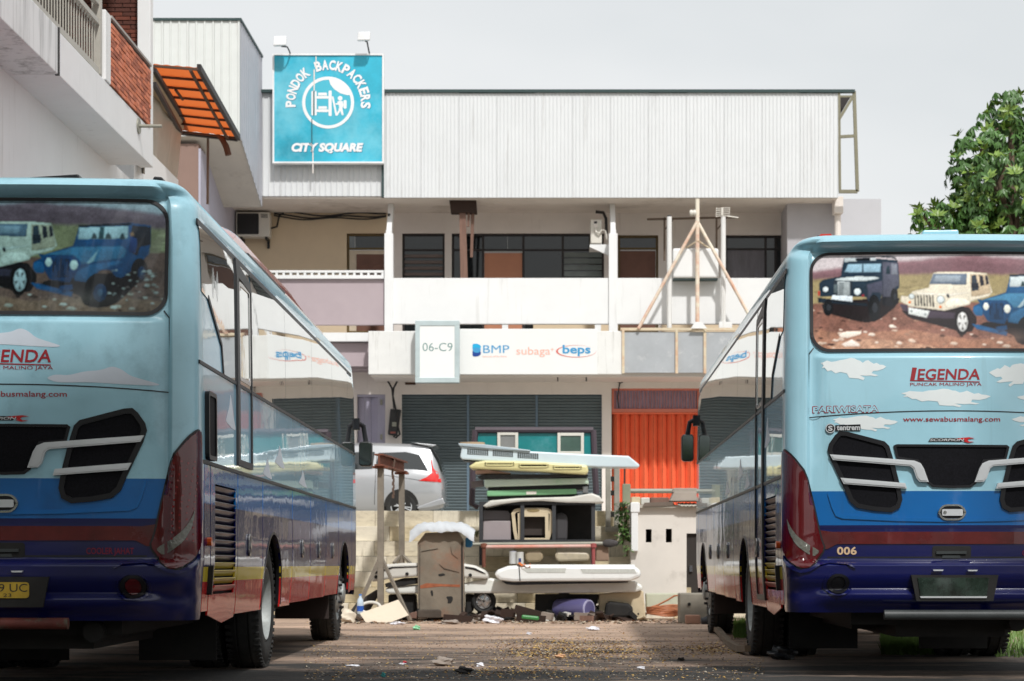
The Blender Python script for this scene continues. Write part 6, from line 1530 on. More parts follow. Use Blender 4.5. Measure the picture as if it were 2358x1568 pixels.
q = MB(); q.prism([pj(a,b,YR-.1) for a,b in [(1826,580),(1870,578),(1872,630),(1830,628)]],YR-.05,YR+.3); q.build('grey_block',[M('grey_block_plastic',C(110,112,112),rough=.7)],t)
t = slab('frame_scrap','crumpled black frame scrap sandwiched under the yellow bumper','scrap',[(1000,505),(1030,490),(1100,482),(1870,486),(1872,500),(1560,512),(1160,522),(1020,516)],YR-.14,.6,m_rack,.01)
q = MB(); q.prism([pj(a,b,YR-.14) for a,b in [(985,455),(1080,450),(1260,472),(1260,480),(985,478)]],YR-.1,YR+.4); q.build('pinkish_sheet',[M('pinkish_sheet',C(190,160,150),rough=.7,var=.2)],t)
q = MB(); q.prism([pj(a,b,YR-.14) for a,b in [(945,540),(1040,525),(1045,575),(950,582)]],YR-.0,YR+.3); q.build('grey_corner',[M('grey_corner_plastic',C(112,104,104),rough=.7,var=.2)],t)
t = slab('bumper','pale yellow bumper with three long slots in the pile','bumper',[(928,425),(985,388),(1060,376),(1400,380),(1750,402),(1868,414),(1876,470),(1850,486),(1500,464),(1200,450),(960,440)],YR-.36,.7,m_yel,.035,part='shell',group='bumpers in the pile')
for a,b,c,d in ((1060,1290,388,418),(1326,1560,398,432),(1595,1820,415,446)):
    q = MB(); X0,Z0 = pj(a,d,YR-.36); X1,Z1 = pj(b,c,YR-.36); o1 = rrect(X0,X1,Z0,Z1,.04,3); o2 = inset(o1,.022)
    q.prism(o2,YR-.366,YR-.358); q.build('slot',[M('slot_shade_olive',C(120,104,56),rough=.7,var=.4,vs=6)],t)
    q = MB(); n_ = len(o1); q.add([(p[0],YR-.375,p[1]) for p in o1]+[(p[0],YR-.375,p[1]) for p in o2],[(i,(i+1)%n_,n_+(i+1)%n_,n_+i) for i in range(n_)]); q.add([(p[0],YR-.375,p[1]) for p in o2]+[(p[0],YR-.359,p[1]) for p in o2],[(i,(i+1)%n_,n_+(i+1)%n_,n_+i) for i in range(n_)]); q.build('slot_lip',[m_yel],t)
t = slab('bumper','long pale blue bumper tilted across the top of the pile','bumper',[(865,350),(880,262),(1080,268),(1400,302),(1750,322),(2190,340),(2278,412),(2270,432),(1960,428),(1500,400),(1200,388),(880,368)],YR-.3,.55,m_pblue,.04,part='shell',group='bumpers in the pile')
m_gsh = M('grille_shadow',C(60,66,66),rough=.6,var=.5,vs=30)
for a,b,c,d in ((920,1088,282,330),(1120,1282,294,342),(1315,1482,312,358)):
    q = MB(); k_ = 0
    nx,ny = 10,4
    for i in range(nx):
        for m__ in range(ny):
            u0,u1 = a+(b-a)*(i+.12)/nx, a+(b-a)*(i+.88)/nx; v0,v1 = c+(d-c)*(m__+.12)/ny, c+(d-c)*(m__+.88)/ny; sk = (u0-a)*.06
            q.prism([pj(u0,v1+sk,YR-.3),pj(u1,v1+sk,YR-.3),pj(u1,v0+sk,YR-.3),pj(u0,v0+sk,YR-.3)],YR-.304,YR-.299)
    stuff(q.build('grille_cells',[m_gsh],t))
q = MB(); q.prism([pj(a,b,YR-.3) for a,b in [(850,242),(1050,250),(1420,296),(1410,306),(1100,284),(860,262)]],YR-.34,YR+.1); q.build('flange',[M('grey_flange',C(170,186,194),rough=.4,coat=.3)],t,bevel=.008)
q = MB(); q.prism([pj(a,b,YR-.3) for a,b in [(875,362),(985,378),(1240,388),(1240,396),(900,380)]],YR-.25,YR+.1); q.build('lower_lip',[m_blk],t)
q = MB(); X0,Z0 = pj(955,238,YR-.3); q.lathe([(-.02,.0001),(-.02,.2),(.02,.2),(.02,.0001)],(X0,YR-.05,Z0+.0),'z',20); q.build('rusty_disc',[M('rusty_disc',C(176,150,120),rough=.8)],t)
# inside the rack
slab('loose_panel','mauve grey panel leaning in the left of the rack','panel',[(1048,850),(1262,850),(1264,1005),(1046,1008)],YR+.12,.05,M('mauve_grey_panel',C(158,148,150),rough=.5,coat=.3,var=.08),.01)
slab('dash_panel','darker ribbed plate standing above the mauve panel in the rack','panel',[(1050,768),(1240,770),(1262,800),(1262,845),(1050,845)],YR+.16,.05,M('dark_grey_panel',C(96,92,94),rough=.6,var=.2),.01)
t = thing('window_frame','cream plastic window frame standing in the middle of the rack','frame',(pj(1430,0,YR)[0],YR+.05,pj(0,1012,YR)[1]))
oo = [(1268,790),(1290,760),(1340,748),(1520,748),(1575,760),(1597,790),(1592,930),(1560,1015),(1300,1015),(1282,930)]
i1 = [(1340,800),(1530,800),(1535,968),(1345,968)]
def frm(outer,inner,Y,dep,mm,t,nm):
    o1 = [pj(a,b,Y) for a,b in outer]; q = MB(); n_ = len(o1); c = (sum(p[0] for p in o1)/n_,sum(p[1] for p in o1)/n_)
    o2 = inset(o1 if True else o1, .055) ; 
    for y_ in (Y,Y+dep): q.add([(p[0],y_,p[1]) for p in o1]+[(p[0],y_,p[1]) for p in o2],[(i,(i+1)%n_,n_+(i+1)%n_,n_+i) for i in range(n_)])
    for oo_ in (o1,o2): q.add([(p[0],Y,p[1]) for p in oo_]+[(p[0],Y+dep,p[1]) for p in oo_],[(i,(i+1)%n_,n_+(i+1)%n_,n_+i) for i in range(n_)])
    return q.build(nm,[mm],t)
m_crm = M('cream_plastic',C(206,190,160),rough=.6,var=.08,dirt=C(120,100,76),dirt_amt=.2)
frm(oo,None,YR+.05,.08,m_crm,t,'outer_frame')
frm([(1318,790),(1560,790),(1562,1012),(1322,1012)],None,YR+.03,.08,m_crm,t,'inner_frame')
q = MB(); q.prism([pj(a,b,YR+.03) for a,b in [(1330,752),(1560,752),(1560,792),(1330,792)]],YR+.035,YR+.12); q.build('head',[m_crm],t)
q = MB(); q.prism([(pj(1440+50*math.cos(k*.4),768+14*math.sin(k*.4),YR)) for k in range(16)],YR+.03,YR+.036); q.build('logo_recess',[M('olive_recess',C(140,122,84),rough=.7)],t)
slab('dark_board','dark brown board with a round boss inside the cream frame','board',[(1350,806),(1530,806),(1530,965),(1350,965)],YR+.2,.03,M('dark_brown_board',C(52,44,40),rough=.7,var=.3),.005)
slab('old_seat','dark grey seat back standing at the right in the rack','seat',[(1612,800),(1660,785),(1700,800),(1712,840),(1708,1005),(1615,1008)],YR+.15,.2,M('dark_grey_vinyl',C(62,60,62),rough=.6,var=.15),.04)
slab('rack_backing','black sheet filling the back of the rack','sheet',[(1030,720),(1915,720),(1915,1010),(1030,1010)],YR+.62,.02,m_under,.0)  # dark sheet put in for the shade inside the rack
# things standing on the step before the rack
YS2 = 32.15
def cyl_thing(name,label,cat,zx0,zx1,zy0,zy1,Y,mt,group=None,part='body'):
    (x0,z1),(x1,z0) = pj(zx0,zy0,Y),pj(zx1,zy1,Y); t = thing(name,label,cat,((x0+x1)/2,Y,z0),group); r = (x1-x0)/2
    q = MB(); q.lathe([(0,.0001),(0,r*.97),(.012,r),(.02,r*.97),(z1-z0-.02,r*.97),(z1-z0-.01,r),(z1-z0,r*.97),(z1-z0-.012,r*.9),(z1-z0-.012,.0001)],((x0+x1)/2,Y,z0),'z',20); q.build(part,[mt],t,smooth=40); return t
t = cyl_thing('paint_tin','white tin with blue rim, left of the two before the rack','tin',1250,1310,1088,1190,YS2,banded(M('tin_paint',(1,1,1,1),rough=.4,metal=.2,var=.05),[(.20,C(206,206,204)),(9,C(86,92,150))]),'paint tins before the rack')
t = cyl_thing('paint_tin','white tin with small mark, right of the two before the rack','tin',1306,1366,1096,1192,YS2-.05,banded(M('tin_paint_b',(1,1,1,1),rough=.4,metal=.2,var=.05),[(.22,C(214,212,206)),(9,C(96,104,160))]),'paint tins before the rack')
q = MB(); c_ = pj(1336,1168,YS2-.05)[0]; r_ = (pj(1366,0,YS2)[0]-pj(1306,0,YS2)[0])/2; zc = pj(0,1160,YS2)[1]; q.box(c_-.02,c_+.02,YS2-.05-r_-.003,YS2-.05-r_+.01,zc-.03,zc+.03); q.build('mark',[M('navy_mark',C(50,60,110),rough=.5)],t)
slab('jerry_can','brown rounded tank beside the paint tins','tank',[(1372,1110),(1400,1086),(1490,1082),(1518,1100),(1520,1150),(1490,1178),(1400,1180),(1374,1160)],YS2,.25,M('brown_tank',C(150,134,108),rough=.5,var=.15,dirt=C(90,76,60),dirt_amt=.3),.05,part='body')
slab('plastic_tray','pale plastic canister lying on its side with blue contents','canister',[(1608,1110),(1630,1092),(1740,1090),(1860,1096),(1885,1120),(1880,1165),(1640,1172),(1612,1150)],YS2,.22,M('pale_canister',C(182,170,146),rough=.4,var=.2,vs=4,dirt=C(86,84,110),dirt_amt=.3,ds=5),.04,part='body')
slab('clay_block','upright brown block at the right end of the step','block',[(1935,1045),(2030,1042),(2036,1165),(1930,1168)],YS2+.1,.25,M('brown_block',C(140,116,98),rough=.85,var=.2),.02,part='body')
t = slab('blue_can','small blue container behind the right edge of the white sack','container',[(905,985),(960,965),(962,1040),(948,1062),(905,1058)],YJ+.5,.2,M('blue_plastic_can',C(30,100,140),rough=.4,var=.2),.02,part='body')
# white bumpers along the ground
m_wb = M('white_bumper_plastic',C(232,234,232),rough=.3,coat=.6,var=.03,dirt=C(160,158,150),dirt_amt=.10,ds=3)
m_ws = M('white_skirt_paint',C(226,228,222),rough=.4,coat=.3,var=.04,dirt=C(150,140,120),dirt_amt=.2,ds=3)
Yw = 31.4
t = slab('bus_skirt','long white skirt panel lying above the ground under the bumpers','bus panel',[(268,1395),(300,1370),(520,1352),(900,1340),(1100,1300),(1250,1330),(2240,1325),(2300,1360),(2300,1395),(2240,1412),(1500,1420),(900,1420),(300,1425)],Yw+.08,.5,m_ws,.04)
t = slab('bumper','white bus bumper with two long recessed grilles, right of the rusty cabinet','bumper',[(1128,1275),(1160,1235),(1240,1205),(1400,1195),(2240,1208),(2285,1240),(2290,1290),(2200,1325),(1500,1328),(1290,1332),(1180,1320)],Yw-.25,.6,m_wb,.05,part='shell',group='white bumpers on the ground')
for pts in ([(1345,1222),(1700,1222),(1690,1258),(1395,1258)],[(1810,1228),(2235,1228),(2250,1262),(1830,1262)]):
    q = MB(); q.prism([pj(a,b,Yw-.25) for a,b in pts],Yw-.256,Yw-.249); q.build('recess',[M('bumper_recess',C(190,192,186),rough=.6,var=.15,vs=12,mapscale=(6,1,1))],t)
q = MB(); q.prism([pj(a,b,Yw-.25) for a,b in [(1325,1205),(1332,1205),(1340,1325),(1333,1325)]],Yw-.257,Yw-.249); q.build('seam',[m_blk],t)
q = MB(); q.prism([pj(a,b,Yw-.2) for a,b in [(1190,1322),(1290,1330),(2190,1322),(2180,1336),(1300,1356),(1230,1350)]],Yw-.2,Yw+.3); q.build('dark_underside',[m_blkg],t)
q = MB(); q.prism([pj(a,b,Yw+.3) for a,b in [(1420,1194),(2235,1194),(2238,1208),(1420,1206)]],Yw+.2,Yw+.3); q.build('rear_edge',[m_wb],t)
t = slab('bumper','white bumper with lamp holes passing behind the rusty cabinet','bumper',[(158,1275),(190,1230),(260,1195),(420,1182),(620,1180),(850,1178),(980,1200),(1060,1240),(1088,1275),(1085,1308),(900,1298),(520,1288),(300,1306),(170,1332)],Yw-.02,.5,M('weathered_white_plastic',C(204,202,194),rough=.4,coat=.3,var=.08,dirt=C(120,112,100),dirt_amt=.3),.05,part='shell',group='white bumpers on the ground')
q = MB(); q.prism([pj(a,b,Yw-.02) for a,b in [(180,1256),(330,1212),(530,1206),(530,1214),(340,1222),(200,1268)]],Yw-.03,Yw-.019); q.prism([pj(a,b,Yw-.02) for a,b in [(905,1210),(985,1222),(1070,1266),(1040,1262),(970,1234),(905,1222)]],Yw-.03,Yw-.019); q.build('black_trim',[m_blkg],t)
for c_ in ((448,1268),(945,1278),(205,1292)): X_,Z_ = pj(*c_,Yw-.02); q = MB(); q.tube((X_,Yw-.03,Z_),(X_,Yw-.0,Z_),.028,10); q.build('lamp_hole',[m_under],t)
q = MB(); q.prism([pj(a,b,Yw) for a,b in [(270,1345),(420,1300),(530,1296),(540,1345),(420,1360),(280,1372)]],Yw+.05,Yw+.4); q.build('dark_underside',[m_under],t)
# concrete plinth with opening, hoods, barrel, tyres under the skirt
q_pl = slab('concrete_plinth','low pale concrete plinth carrying the right end of the white skirt','plinth',[(1958,1425),(2305,1400),(2325,1618),(1955,1620)],Yw+.2,.5,M('cream_plinth',C(196,180,150),rough=.9,var=.12,dirt=C(110,96,76),dirt_amt=.3),.02,part='block')
t = slab('dark_box','black box like casing under the white skirt','casing',[(1455,1428),(1640,1428),(1640,1415),(1725,1415),(1725,1428),(1955,1430),(1950,1500),(1935,1505),(1935,1612),(1450,1612)],Yw+.25,.4,m_under,.0,part='casing')
t = thing('barrel','violet blue plastic barrel lying on its side under the skirt','barrel',(pj(1765,0,Yw)[0],Yw,0))
bx2,bz2 = pj(1800,1560,Yw); m_bar_ = M('violet_plastic',C(92,88,130),rough=.4,coat=.3,var=.15,vs=3)
q = MB(); R0 = .16
ctr = Vector((bx2-.02,Yw+.05,R0+.02)); d_ = Vector((.75,-.55,-.0)).normalized()
pts = [ctr-d_*.42+Vector((0,0,.0)),ctr-d_*.38,ctr-d_*.2,ctr,ctr+d_*.17,ctr+d_*.2]
q.path(pts,[.10,.15,R0,R0,R0,.15],18); q.build('body',[m_bar_],t,smooth=40)
q = MB(); e_ = ctr+d_*.2; q.tube(e_,e_+d_*.02,.148,18); q.build('rim',[M('pale_violet_rim',C(170,168,196),rough=.4)],t); q = MB(); q.tube(e_+d_*.021,e_+d_*.026,.125,18); q.build('lid',[m_bar_],t)
slab('seat_shell','dark rounded seat shell on the ground under the skirt','seat',[(2010,1500),(2040,1482),(2190,1500),(2225,1530),(2222,1610),(2000,1612)],Yw+.05,.3,m_under,.04,part='shell')
t = thing('scrap_wheel','old wheel with shiny hub leaning behind the rusty cabinet','wheel',(pj(1040,0,Yw)[0],Yw+.2,0))
cx_,cz_ = pj(1035,1472,Yw+.15); q = MB(); q.lathe([(.0,.12),(-.03,.13),(-.05,.16),(-.03,.185),(.06,.19),(.08,.13)],(cx_+.03,Yw+.2,max(.19,cz_-.02)),'y',26); q.build('tyre',[m_tyre],t,smooth=40)
q = MB(); q.lathe([(.0,.125),(-.03,.115),(-.01,.09),(-.02,.03),(-.02,.0001)],(cx_+.03,Yw+.19,max(.19,cz_-.02)),'y',24)
for k in range(5): tt = k*1.257; q.bar((cx_+.03,Yw+.165,max(.19,cz_-.02)),(cx_+.03+.11*math.cos(tt),Yw+.165,max(.19,cz_-.02)+.11*math.sin(tt)),.012)
q.build('hub',[m_chrome],t,smooth=40)
for k,(pts,lab,mm) in enumerate((([(905,1420),(975,1430),(970,1560),(905,1600)],'dark rubber sheet just right of the rusty cabinet',m_under),([(1000,1560),(1060,1520),(1140,1522),(1170,1560),(1180,1612),(1000,1612)],'black rounded rubber lump beside the old wheel',m_under),([(300,1428),(520,1425),(525,1615),(420,1612),(380,1560),(300,1560)],'black sheet hanging under the skirt left of the cabinet',m_under))):
    slab('rubber_scrap',lab,'scrap',pts,Yw+.22,.2,mm,.03,part='sheet')
slab('tyre_strip','curved dark rubber strip leaning at the left strut','scrap',[(0,1560),(60,1480),(160,1420),(215,1385),(222,1440),(150,1560),(90,1612),(0,1612)],Yw+.3,.1,M('grey_rubber',C(50,46,44),rough=.8,var=.2),.03,part='strip')
# concrete log, boards and rubbish by the foot of the cabinet
t = slab('concrete_lump','grey cylindrical lump at the foot of the rusty cabinet','lump',[(530,1560),(545,1548),(700,1548),(712,1562),(712,1615),(530,1615)],YJ-.18,.2,M('sooty_concrete',C(74,66,58),rough=.9,var=.3),.03,part='lump')
t = slab('wood_block','small dark wooden block left of the cabinet foot','block',[(470,1575),(525,1562),(528,1618),(470,1618)],YJ-.1,.15,m_plk,.01,part='block')
def debris(name,lab,cat,px,py,w,h,mt,seed,grp='rubbish on the yard floor',flat_=False,d=None):
    Y = CAMH*FP/(py-1300); rd = random.Random(seed); X_ = WX(px,Y); sc = Y/FP
    W_,H_ = w*sc/2, h*sc; D_ = d or W_*.7
    t = thing(name,lab,cat,(X_,Y,0),grp)
    bm = bmesh.new(); bmesh.ops.create_icosphere(bm,subdivisions=3,radius=1)
    ph = [rd.uniform(0,6) for _ in range(8)]
    for v in bm.verts:
        c = v.co.copy(); n_ = .22*math.sin(c.x*4+ph[0])*math.sin(c.y*5+ph[1])+.2*math.sin(c.z*6+ph[2]+c.x*3)+.14*math.sin(c.x*11+ph[3])*math.cos(c.z*9+c.y*8+ph[4])+rd.uniform(-.07,.07)
        c *= 1+n_
        v.co = (X_+c.x*W_, Y+c.y*D_, max(.003,H_*.45+c.z*H_*.55))
    me = bpy.data.meshes.new('lump'); bm.to_mesh(me); bm.free()
    for v in me.vertices: v.co.x -= X_; v.co.y -= Y
    me.materials.append(mt); link('lump' if name not in ('plastic_bag','rag') else 'film',me,t,(0,0,0),smooth=50)
    return t
m_bagw = M('white_plastic_film',C(226,226,232),rough=.35,var=.06,spec=.6); m_bagg = M('pale_green_film',C(140,206,160),rough=.35,var=.1); m_blkl = M('black_lump',(.015,.013,.012,1),rough=.8,var=.4); m_ragg = M('grey_rag',C(150,138,128),rough=.9,var=.25,bump=.5,bs=30); m_leafd = M('brown_dry_leaf',C(176,112,52),rough=.7,var=.3)
px_ = lambda zx,zy: (748.4+.3906*zx, 1266.4+.3906*zy)   # coordinates of the floor detail view
def dz(name,lab,cat,zx,zy,w,h,mt,seed): a,b = px_(zx,zy); debris(name,lab,cat,a,b,w*.3906,h*.3906,mt,seed)
dz('plastic_bag','crumpled white bag in front of the old wheel','bag',985,432,104,46,m_bagw,1)
dz('rag','grey striped rag lying before the cabinet foot','rag',740,438,110,26,m_ragg,2)
dz('plastic_bag','small pale green film near the middle of the yard','bag',538,472,40,26,m_bagg,3)
dz('plastic_bag','pale film with green edge below the black casing','bag',1580,474,76,22,m_bagw,4)
dz('plastic_bag','flat white film beside the cardboard','bag',430,440,84,18,m_bagw,5)
dz('paper_scrap','grey crumpled paper lump on the near yard','paper',692,684,130,50,m_ragg,6)
dz('black_lump','black sooty lump on the near yard','lump',822,730,94,42,m_blkl,7)
dz('paper_scrap','small white crumpled paper right of the black lump','paper',914,690,40,26,m_bagw,8)
dz('paper_scrap','flat white paper strip on the near left of the yard','paper',162,686,84,10,m_bagw,9)
dz('paper_scrap','white scrap with a red tip left of the grey paper lump','paper',455,676,40,10,m_bagw,10)
dz('red_scrap','small red scrap on the white scrap','scrap',470,668,24,14,M('red_scrap',C(190,30,50),rough=.5),11)
dz('teal_scrap','twisted teal plastic bit at the near left','scrap',344,752,26,30,M('teal_scrap',C(50,140,140),rough=.4),12)
dz('stone','small round stone near the bottom of the yard','stone',625,758,22,14,m_ragg,13)
dz('white_stone','white pebble in the middle of the yard','stone',1202,500,28,16,m_bagw,14)
dz('dry_leaf','brown dry leaf heap in front of the dark boards','leaf',935,408,70,34,m_leafd,15)
dz('dry_leaf','curled tan leaf on the dark stain','leaf',1385,636,60,22,M('tan_leaf',C(206,160,120),rough=.7,var=.15),16)
dz('stone','dark stone right of the middle','stone',2100,655,40,22,m_blkl,17)
dz('white_stone','pale flat shard near the right coach','stone',1862,704,40,18,m_bagw,18)
dz('rag','white rags heaped behind the cardboard','rag',130,430,100,74,M('cream_rag',C(214,204,186),rough=.9,var=.12),19)
dz('white_stone','white stone left of the grey rag','stone',885,428,40,16,m_ragg,20)
debris('plastic_bag','dark grey plastic bag beside the right coach rear wheel','bag',1800,1519,58,30,M('dark_bag',C(44,46,50),rough=.3,var=.3,spec=.6),21)
debris('rag','orange glove like rag resting on the white bumper','rag',0,1500,1,1,m_leafd,22) if False else None
t = thing('orange_rag','orange rag lying on top of the right white bumper','rag',(pj(1370,0,Yw)[0],Yw-.1,pj(0,1205,Yw)[1]))
q = MB(); q.grid(lambda u,v:(pj(1315+105*u,0,Yw-.25)[0],Yw-.27+.3*v,pj(0,1206-18*math.sin(u*7)*math.sin(v*3)-8+24*u*(1-v)-6*math.sin(u*15),Yw-.25)[1]+.01),16,6); q.build('cloth',[M('orange_cloth',C(196,104,46),rough=.8,var=.2)],t,smooth=60)
# planks and sticks on the floor
for k,(a,b,c,d,wd_,lab) in enumerate(((1120,345,1270,385,10,'dark plank tilted up in front of the plinth'),(700,402,870,412,10,'flat dark board right of the cabinet foot'),(1040,370,1120,372,6,'short dark stick behind the white bag'),(1130,395,1300,415,10,'broken dark board under the green scrap'),(1505,412,1580,412,8,'short brown wood piece below the barrel'))):
    p0,p1 = px_(a,b),px_(c,d); Y = 30.6+.1*k; t = thing('wood_board',lab,'board',(WX(p0[0],Y),Y,0),'loose boards on the floor')
    q = MB(); z0_,z1_ = max(.03,WZ(p0[1],Y)),max(.03,WZ(p1[1],Y)); q.bar((WX(p0[0],Y),Y,z0_),(WX(p1[0],Y),Y-.1,z1_),.022,.06); q.build('board',[m_plkd if k != 4 else m_plk],t)
t = thing('green_scrap','mid green leaf like scrap on the broken board','scrap',(WX(px_(1210,400)[0],30.5),30.5,.05)); q = MB(); c_ = px_(1210,398); q.obox((WX(c_[0],30.5),30.5,WZ(c_[1],30.5)),(.13,.1,.03),(0,.1,0)); q.build('scrap',[M('green_plastic_scrap',C(60,130,70),rough=.4)],t,bevel=.02)
t = thing('cardboard_sheet','bent cream cardboard sheet leaning at the left strut','cardboard',(WX(880,30.4),30.4,0))
cb = [(200,375),(420,295),(488,385),(390,425),(300,438),(240,432)]
def cbp(a,b): p = px_(a,b); return p
q = MB(); P4 = [Vector((WX(cbp(a,b)[0],30.4),30.4+(430-b)*.0028,max(.005,WZ(cbp(a,b)[1],30.4+(430-b)*.0028)))) for a,b in cb]
q.add(P4+[p+Vector((0,.012,.006)) for p in P4],[tuple(range(6)),tuple(range(11,5,-1))]+[(i,6+i,6+(i+1)%6,(i+1)%6) for i in range(6)]); q.build('sheet',[M('cream_cardboard',C(212,198,178),rough=.85,var=.05,dirt=C(180,150,120),dirt_amt=.12)],t)
t = thing('water_bottle','clear plastic water bottle with blue label beside the strut','bottle',(WX(830,30.9),30.9,0)); bxx = WX(px_(208,0)[0],30.9)
q = MB(); q.lathe([(0,.0001),(0,.045),(.02,.05),(.10,.05),(.16,.05),(.21,.045),(.25,.02),(.28,.02),(.28,.0001)],(bxx,30.9,.12),'z',16); q.build('body',[M('clear_bottle',C(190,206,220),rough=.1,spec=.8,var=.1)],t,smooth=50)
q = MB(); q.lathe([(.04,.0515),(.12,.0515)],(bxx,30.9,.12),'z',16); q.build('bottle_label',[M('blue_label',C(40,90,180),rough=.4,var=.3,vs=20)],t); q = MB(); q.lathe([(.275,.0001),(.275,.022),(.30,.022),(.30,.0001)],(bxx,30.9,.12),'z',12); q.build('cap',[M('blue_cap',C(80,130,200),rough=.4)],t)
t = thing('plastic_ring','white plastic ring lying behind the cardboard','ring',(WX(px_(268,340)[0],30.95),30.95,.1)); q = MB(); c_ = (WX(px_(268,340)[0],30.95),WZ(px_(0,340)[1],30.95)); q.path([(c_[0]+.15*math.cos(k*.314),30.95+.08*math.sin(k*.314),c_[1]+.08*math.sin(k*.314)) for k in range(21)],.025,8); q.build('ring',[m_acw],t,smooth=60)
# orange hose coil and block by the right coach
t = thing('hose_coil','coiled orange hose on the ground beside the shed wall','hose',(WX(1525,31.2),31.2,0))
rd = random.Random(3); q = MB()
for k in range(7):
    pts = []
    for i in range(25):
        a_ = i*.2618; zx_,zy_ = 1995+95*math.cos(a_)+rd.uniform(-4,4), 372+18*math.sin(a_)-k*5+6*math.sin(a_*2+k); p = px_(zx_,zy_)
        pts.append((WX(p[0],31.1),31.1+.35*math.sin(a_),max(.02,WZ(p[1],31.1))))
    q.path(pts,.014,6)
pts = [px_(a,b) for a,b in ((1900,345),(1960,325),(2020,295),(2060,270),(2085,268),(2095,300))]; q.path([(WX(a,31.0),31.0,WZ(b,31.0)) for a,b in pts],.014,6)
q.build('hose',[M('orange_hose',C(176,110,74),rough=.5,var=.15)],t,smooth=60)
t = thing('concrete_block','grey mottled concrete block near the right coach front wheel','block',(WX(1600,30.0),30,0))
q = MB(); q.box(WX(1565,30),WX(1660,30),30,30.5,0,WZ(1366,30)); q.build('block',[M('mottled_block',C(140,134,122),rough=.9,var=.25,vs=3,dirt=C(70,66,60),dirt_amt=.3)],t,bevel=.02)
q = MB(); q.tube((WX(1587,30),29.97,WZ(1391,30)),(WX(1587,30),30.02,WZ(1391,30)),.025,8); q.build('bolt',[m_under],t)
t = thing('brick_piece','flat reddish brick lying against the concrete block','brick',(WX(1600,29.8),29.8,0)); q = MB(); q.box(WX(1578,29.8),WX(1612,29.8),29.7,29.9,0.0,.13); q.build('brick',[M('pinkish_brick',C(170,130,110),rough=.9,var=.15)],t,bevel=.015)
t = thing('rubber_boot','dark rubber scrap heap against the concrete block','scrap',(WX(1640,29.6),29.6,0)); q = MB(); q.path([(WX(1615,29.6),29.6,.04),(WX(1640,29.6),29.6,.06),(WX(1652,29.6),29.7,.22),(WX(1645,29.6),29.7,.36)],[.05,.09,.09,.05],10); q.build('scrap',[M('dark_rubber_scrap',C(48,50,54),rough=.6,var=.2)],t,smooth=60)
# kerb strip and timber lying beside the right coach
t = thing('timber_strip','long broken timber strip on the ground along the right coach wheel','timber',(2,21,0))
q = MB(); tp = [(1640,1452),(1655,1465),(1680,1490),(1704,1505),(1722,1510)]
vs = []
for a,b in tp: Y = CAMH*FP/(b-1300); vs.append((WX(a,Y),Y))
for i in range(len(vs)-1): q.bar((vs[i][0],vs[i][1],.05+.02*math.sin(i*2)),(vs[i+1][0],vs[i+1][1],.05+.02*math.sin(i*2+2)),.03,.03)
q.build('timber',[M('grey_split_timber',C(120,104,86),rough=.9,var=.25)],t)

# ================================================================= shed
Ysh = 32.8
SH = thing('shed','small stained white shed with two slits and rubble on its roof','shed',(WX(1530,Ysh),Ysh+1,0))
hs = lambda a,b: (WX(1381.7+.1953*a,Ysh), WZ(1007.5+.1953*b,Ysh))
x0,zt_ = hs(365,830); x1 = x0+3.2
def hole(a,b,c,d): (u0,v0),(u1,v1) = hs(a,d),hs(b,c); return (u0,u1,v0,v1)
m_shed = M('smoke_stained_white',C(214,208,200),rough=.9,var=.06,vs=1.2,dirt=C(110,100,88),dirt_amt=.30,ds=1.3)
q = MB(); hh = [hole(540,610,1080,1235),hole(776,848,1076,1236),(hs(1020,0)[0],hs(1020,0)[0]+.95,0.0,hs(0,1130)[1])]
wallholes(q,x0,x1,0,zt_,hh,Ysh,.18); q.box(x0,x0+.02,Ysh+.001,Ysh+1.35,0,zt_); q.box(x0,x1,Ysh+1.3,Ysh+1.35,0,zt_); q.build('wall',[m_shed],SH,fix=False)
q = MB(); q.box(x0-.0,x0+.11,Ysh-.13,Ysh-.001,hs(0,1340)[1],hs(0,765)[1]); q.box(x0+.111,x0+.58,Ysh-.13,Ysh-.001,hs(0,890)[1],hs(0,765)[1]) if False else None; q.box(x0-.01,x0+.135,Ysh-.145,Ysh-.002,hs(0,885)[1]+.002,hs(0,770)[1]); q.build('corner_pier',[m_white],SH,bevel=.01)
q = MB(); q.box(x0+.03,x1,Ysh+.4,Ysh+.42,0,zt_); q.build('dark_inside',[m_under],SH)
q = MB(); a_ = hs(1025,0)[0]; q.box(a_,a_+.9,Ysh+.06,Ysh+.10,0,hs(0,1135)[1]); dr = q.build('door',[M('dark_shed_door',C(40,34,30),rough=.7)],SH)
q = MB(); q.box(a_+.04,a_+.09,Ysh+.02,Ysh+.06,.75,.85); q.build('door_handle',[m_chrome],dr)
q = MB(); q.box(x0-.02,x1,Ysh-.1,Ysh+1.4,zt_,zt_+.05); q.build('roof_slab',[m_conc],SH)
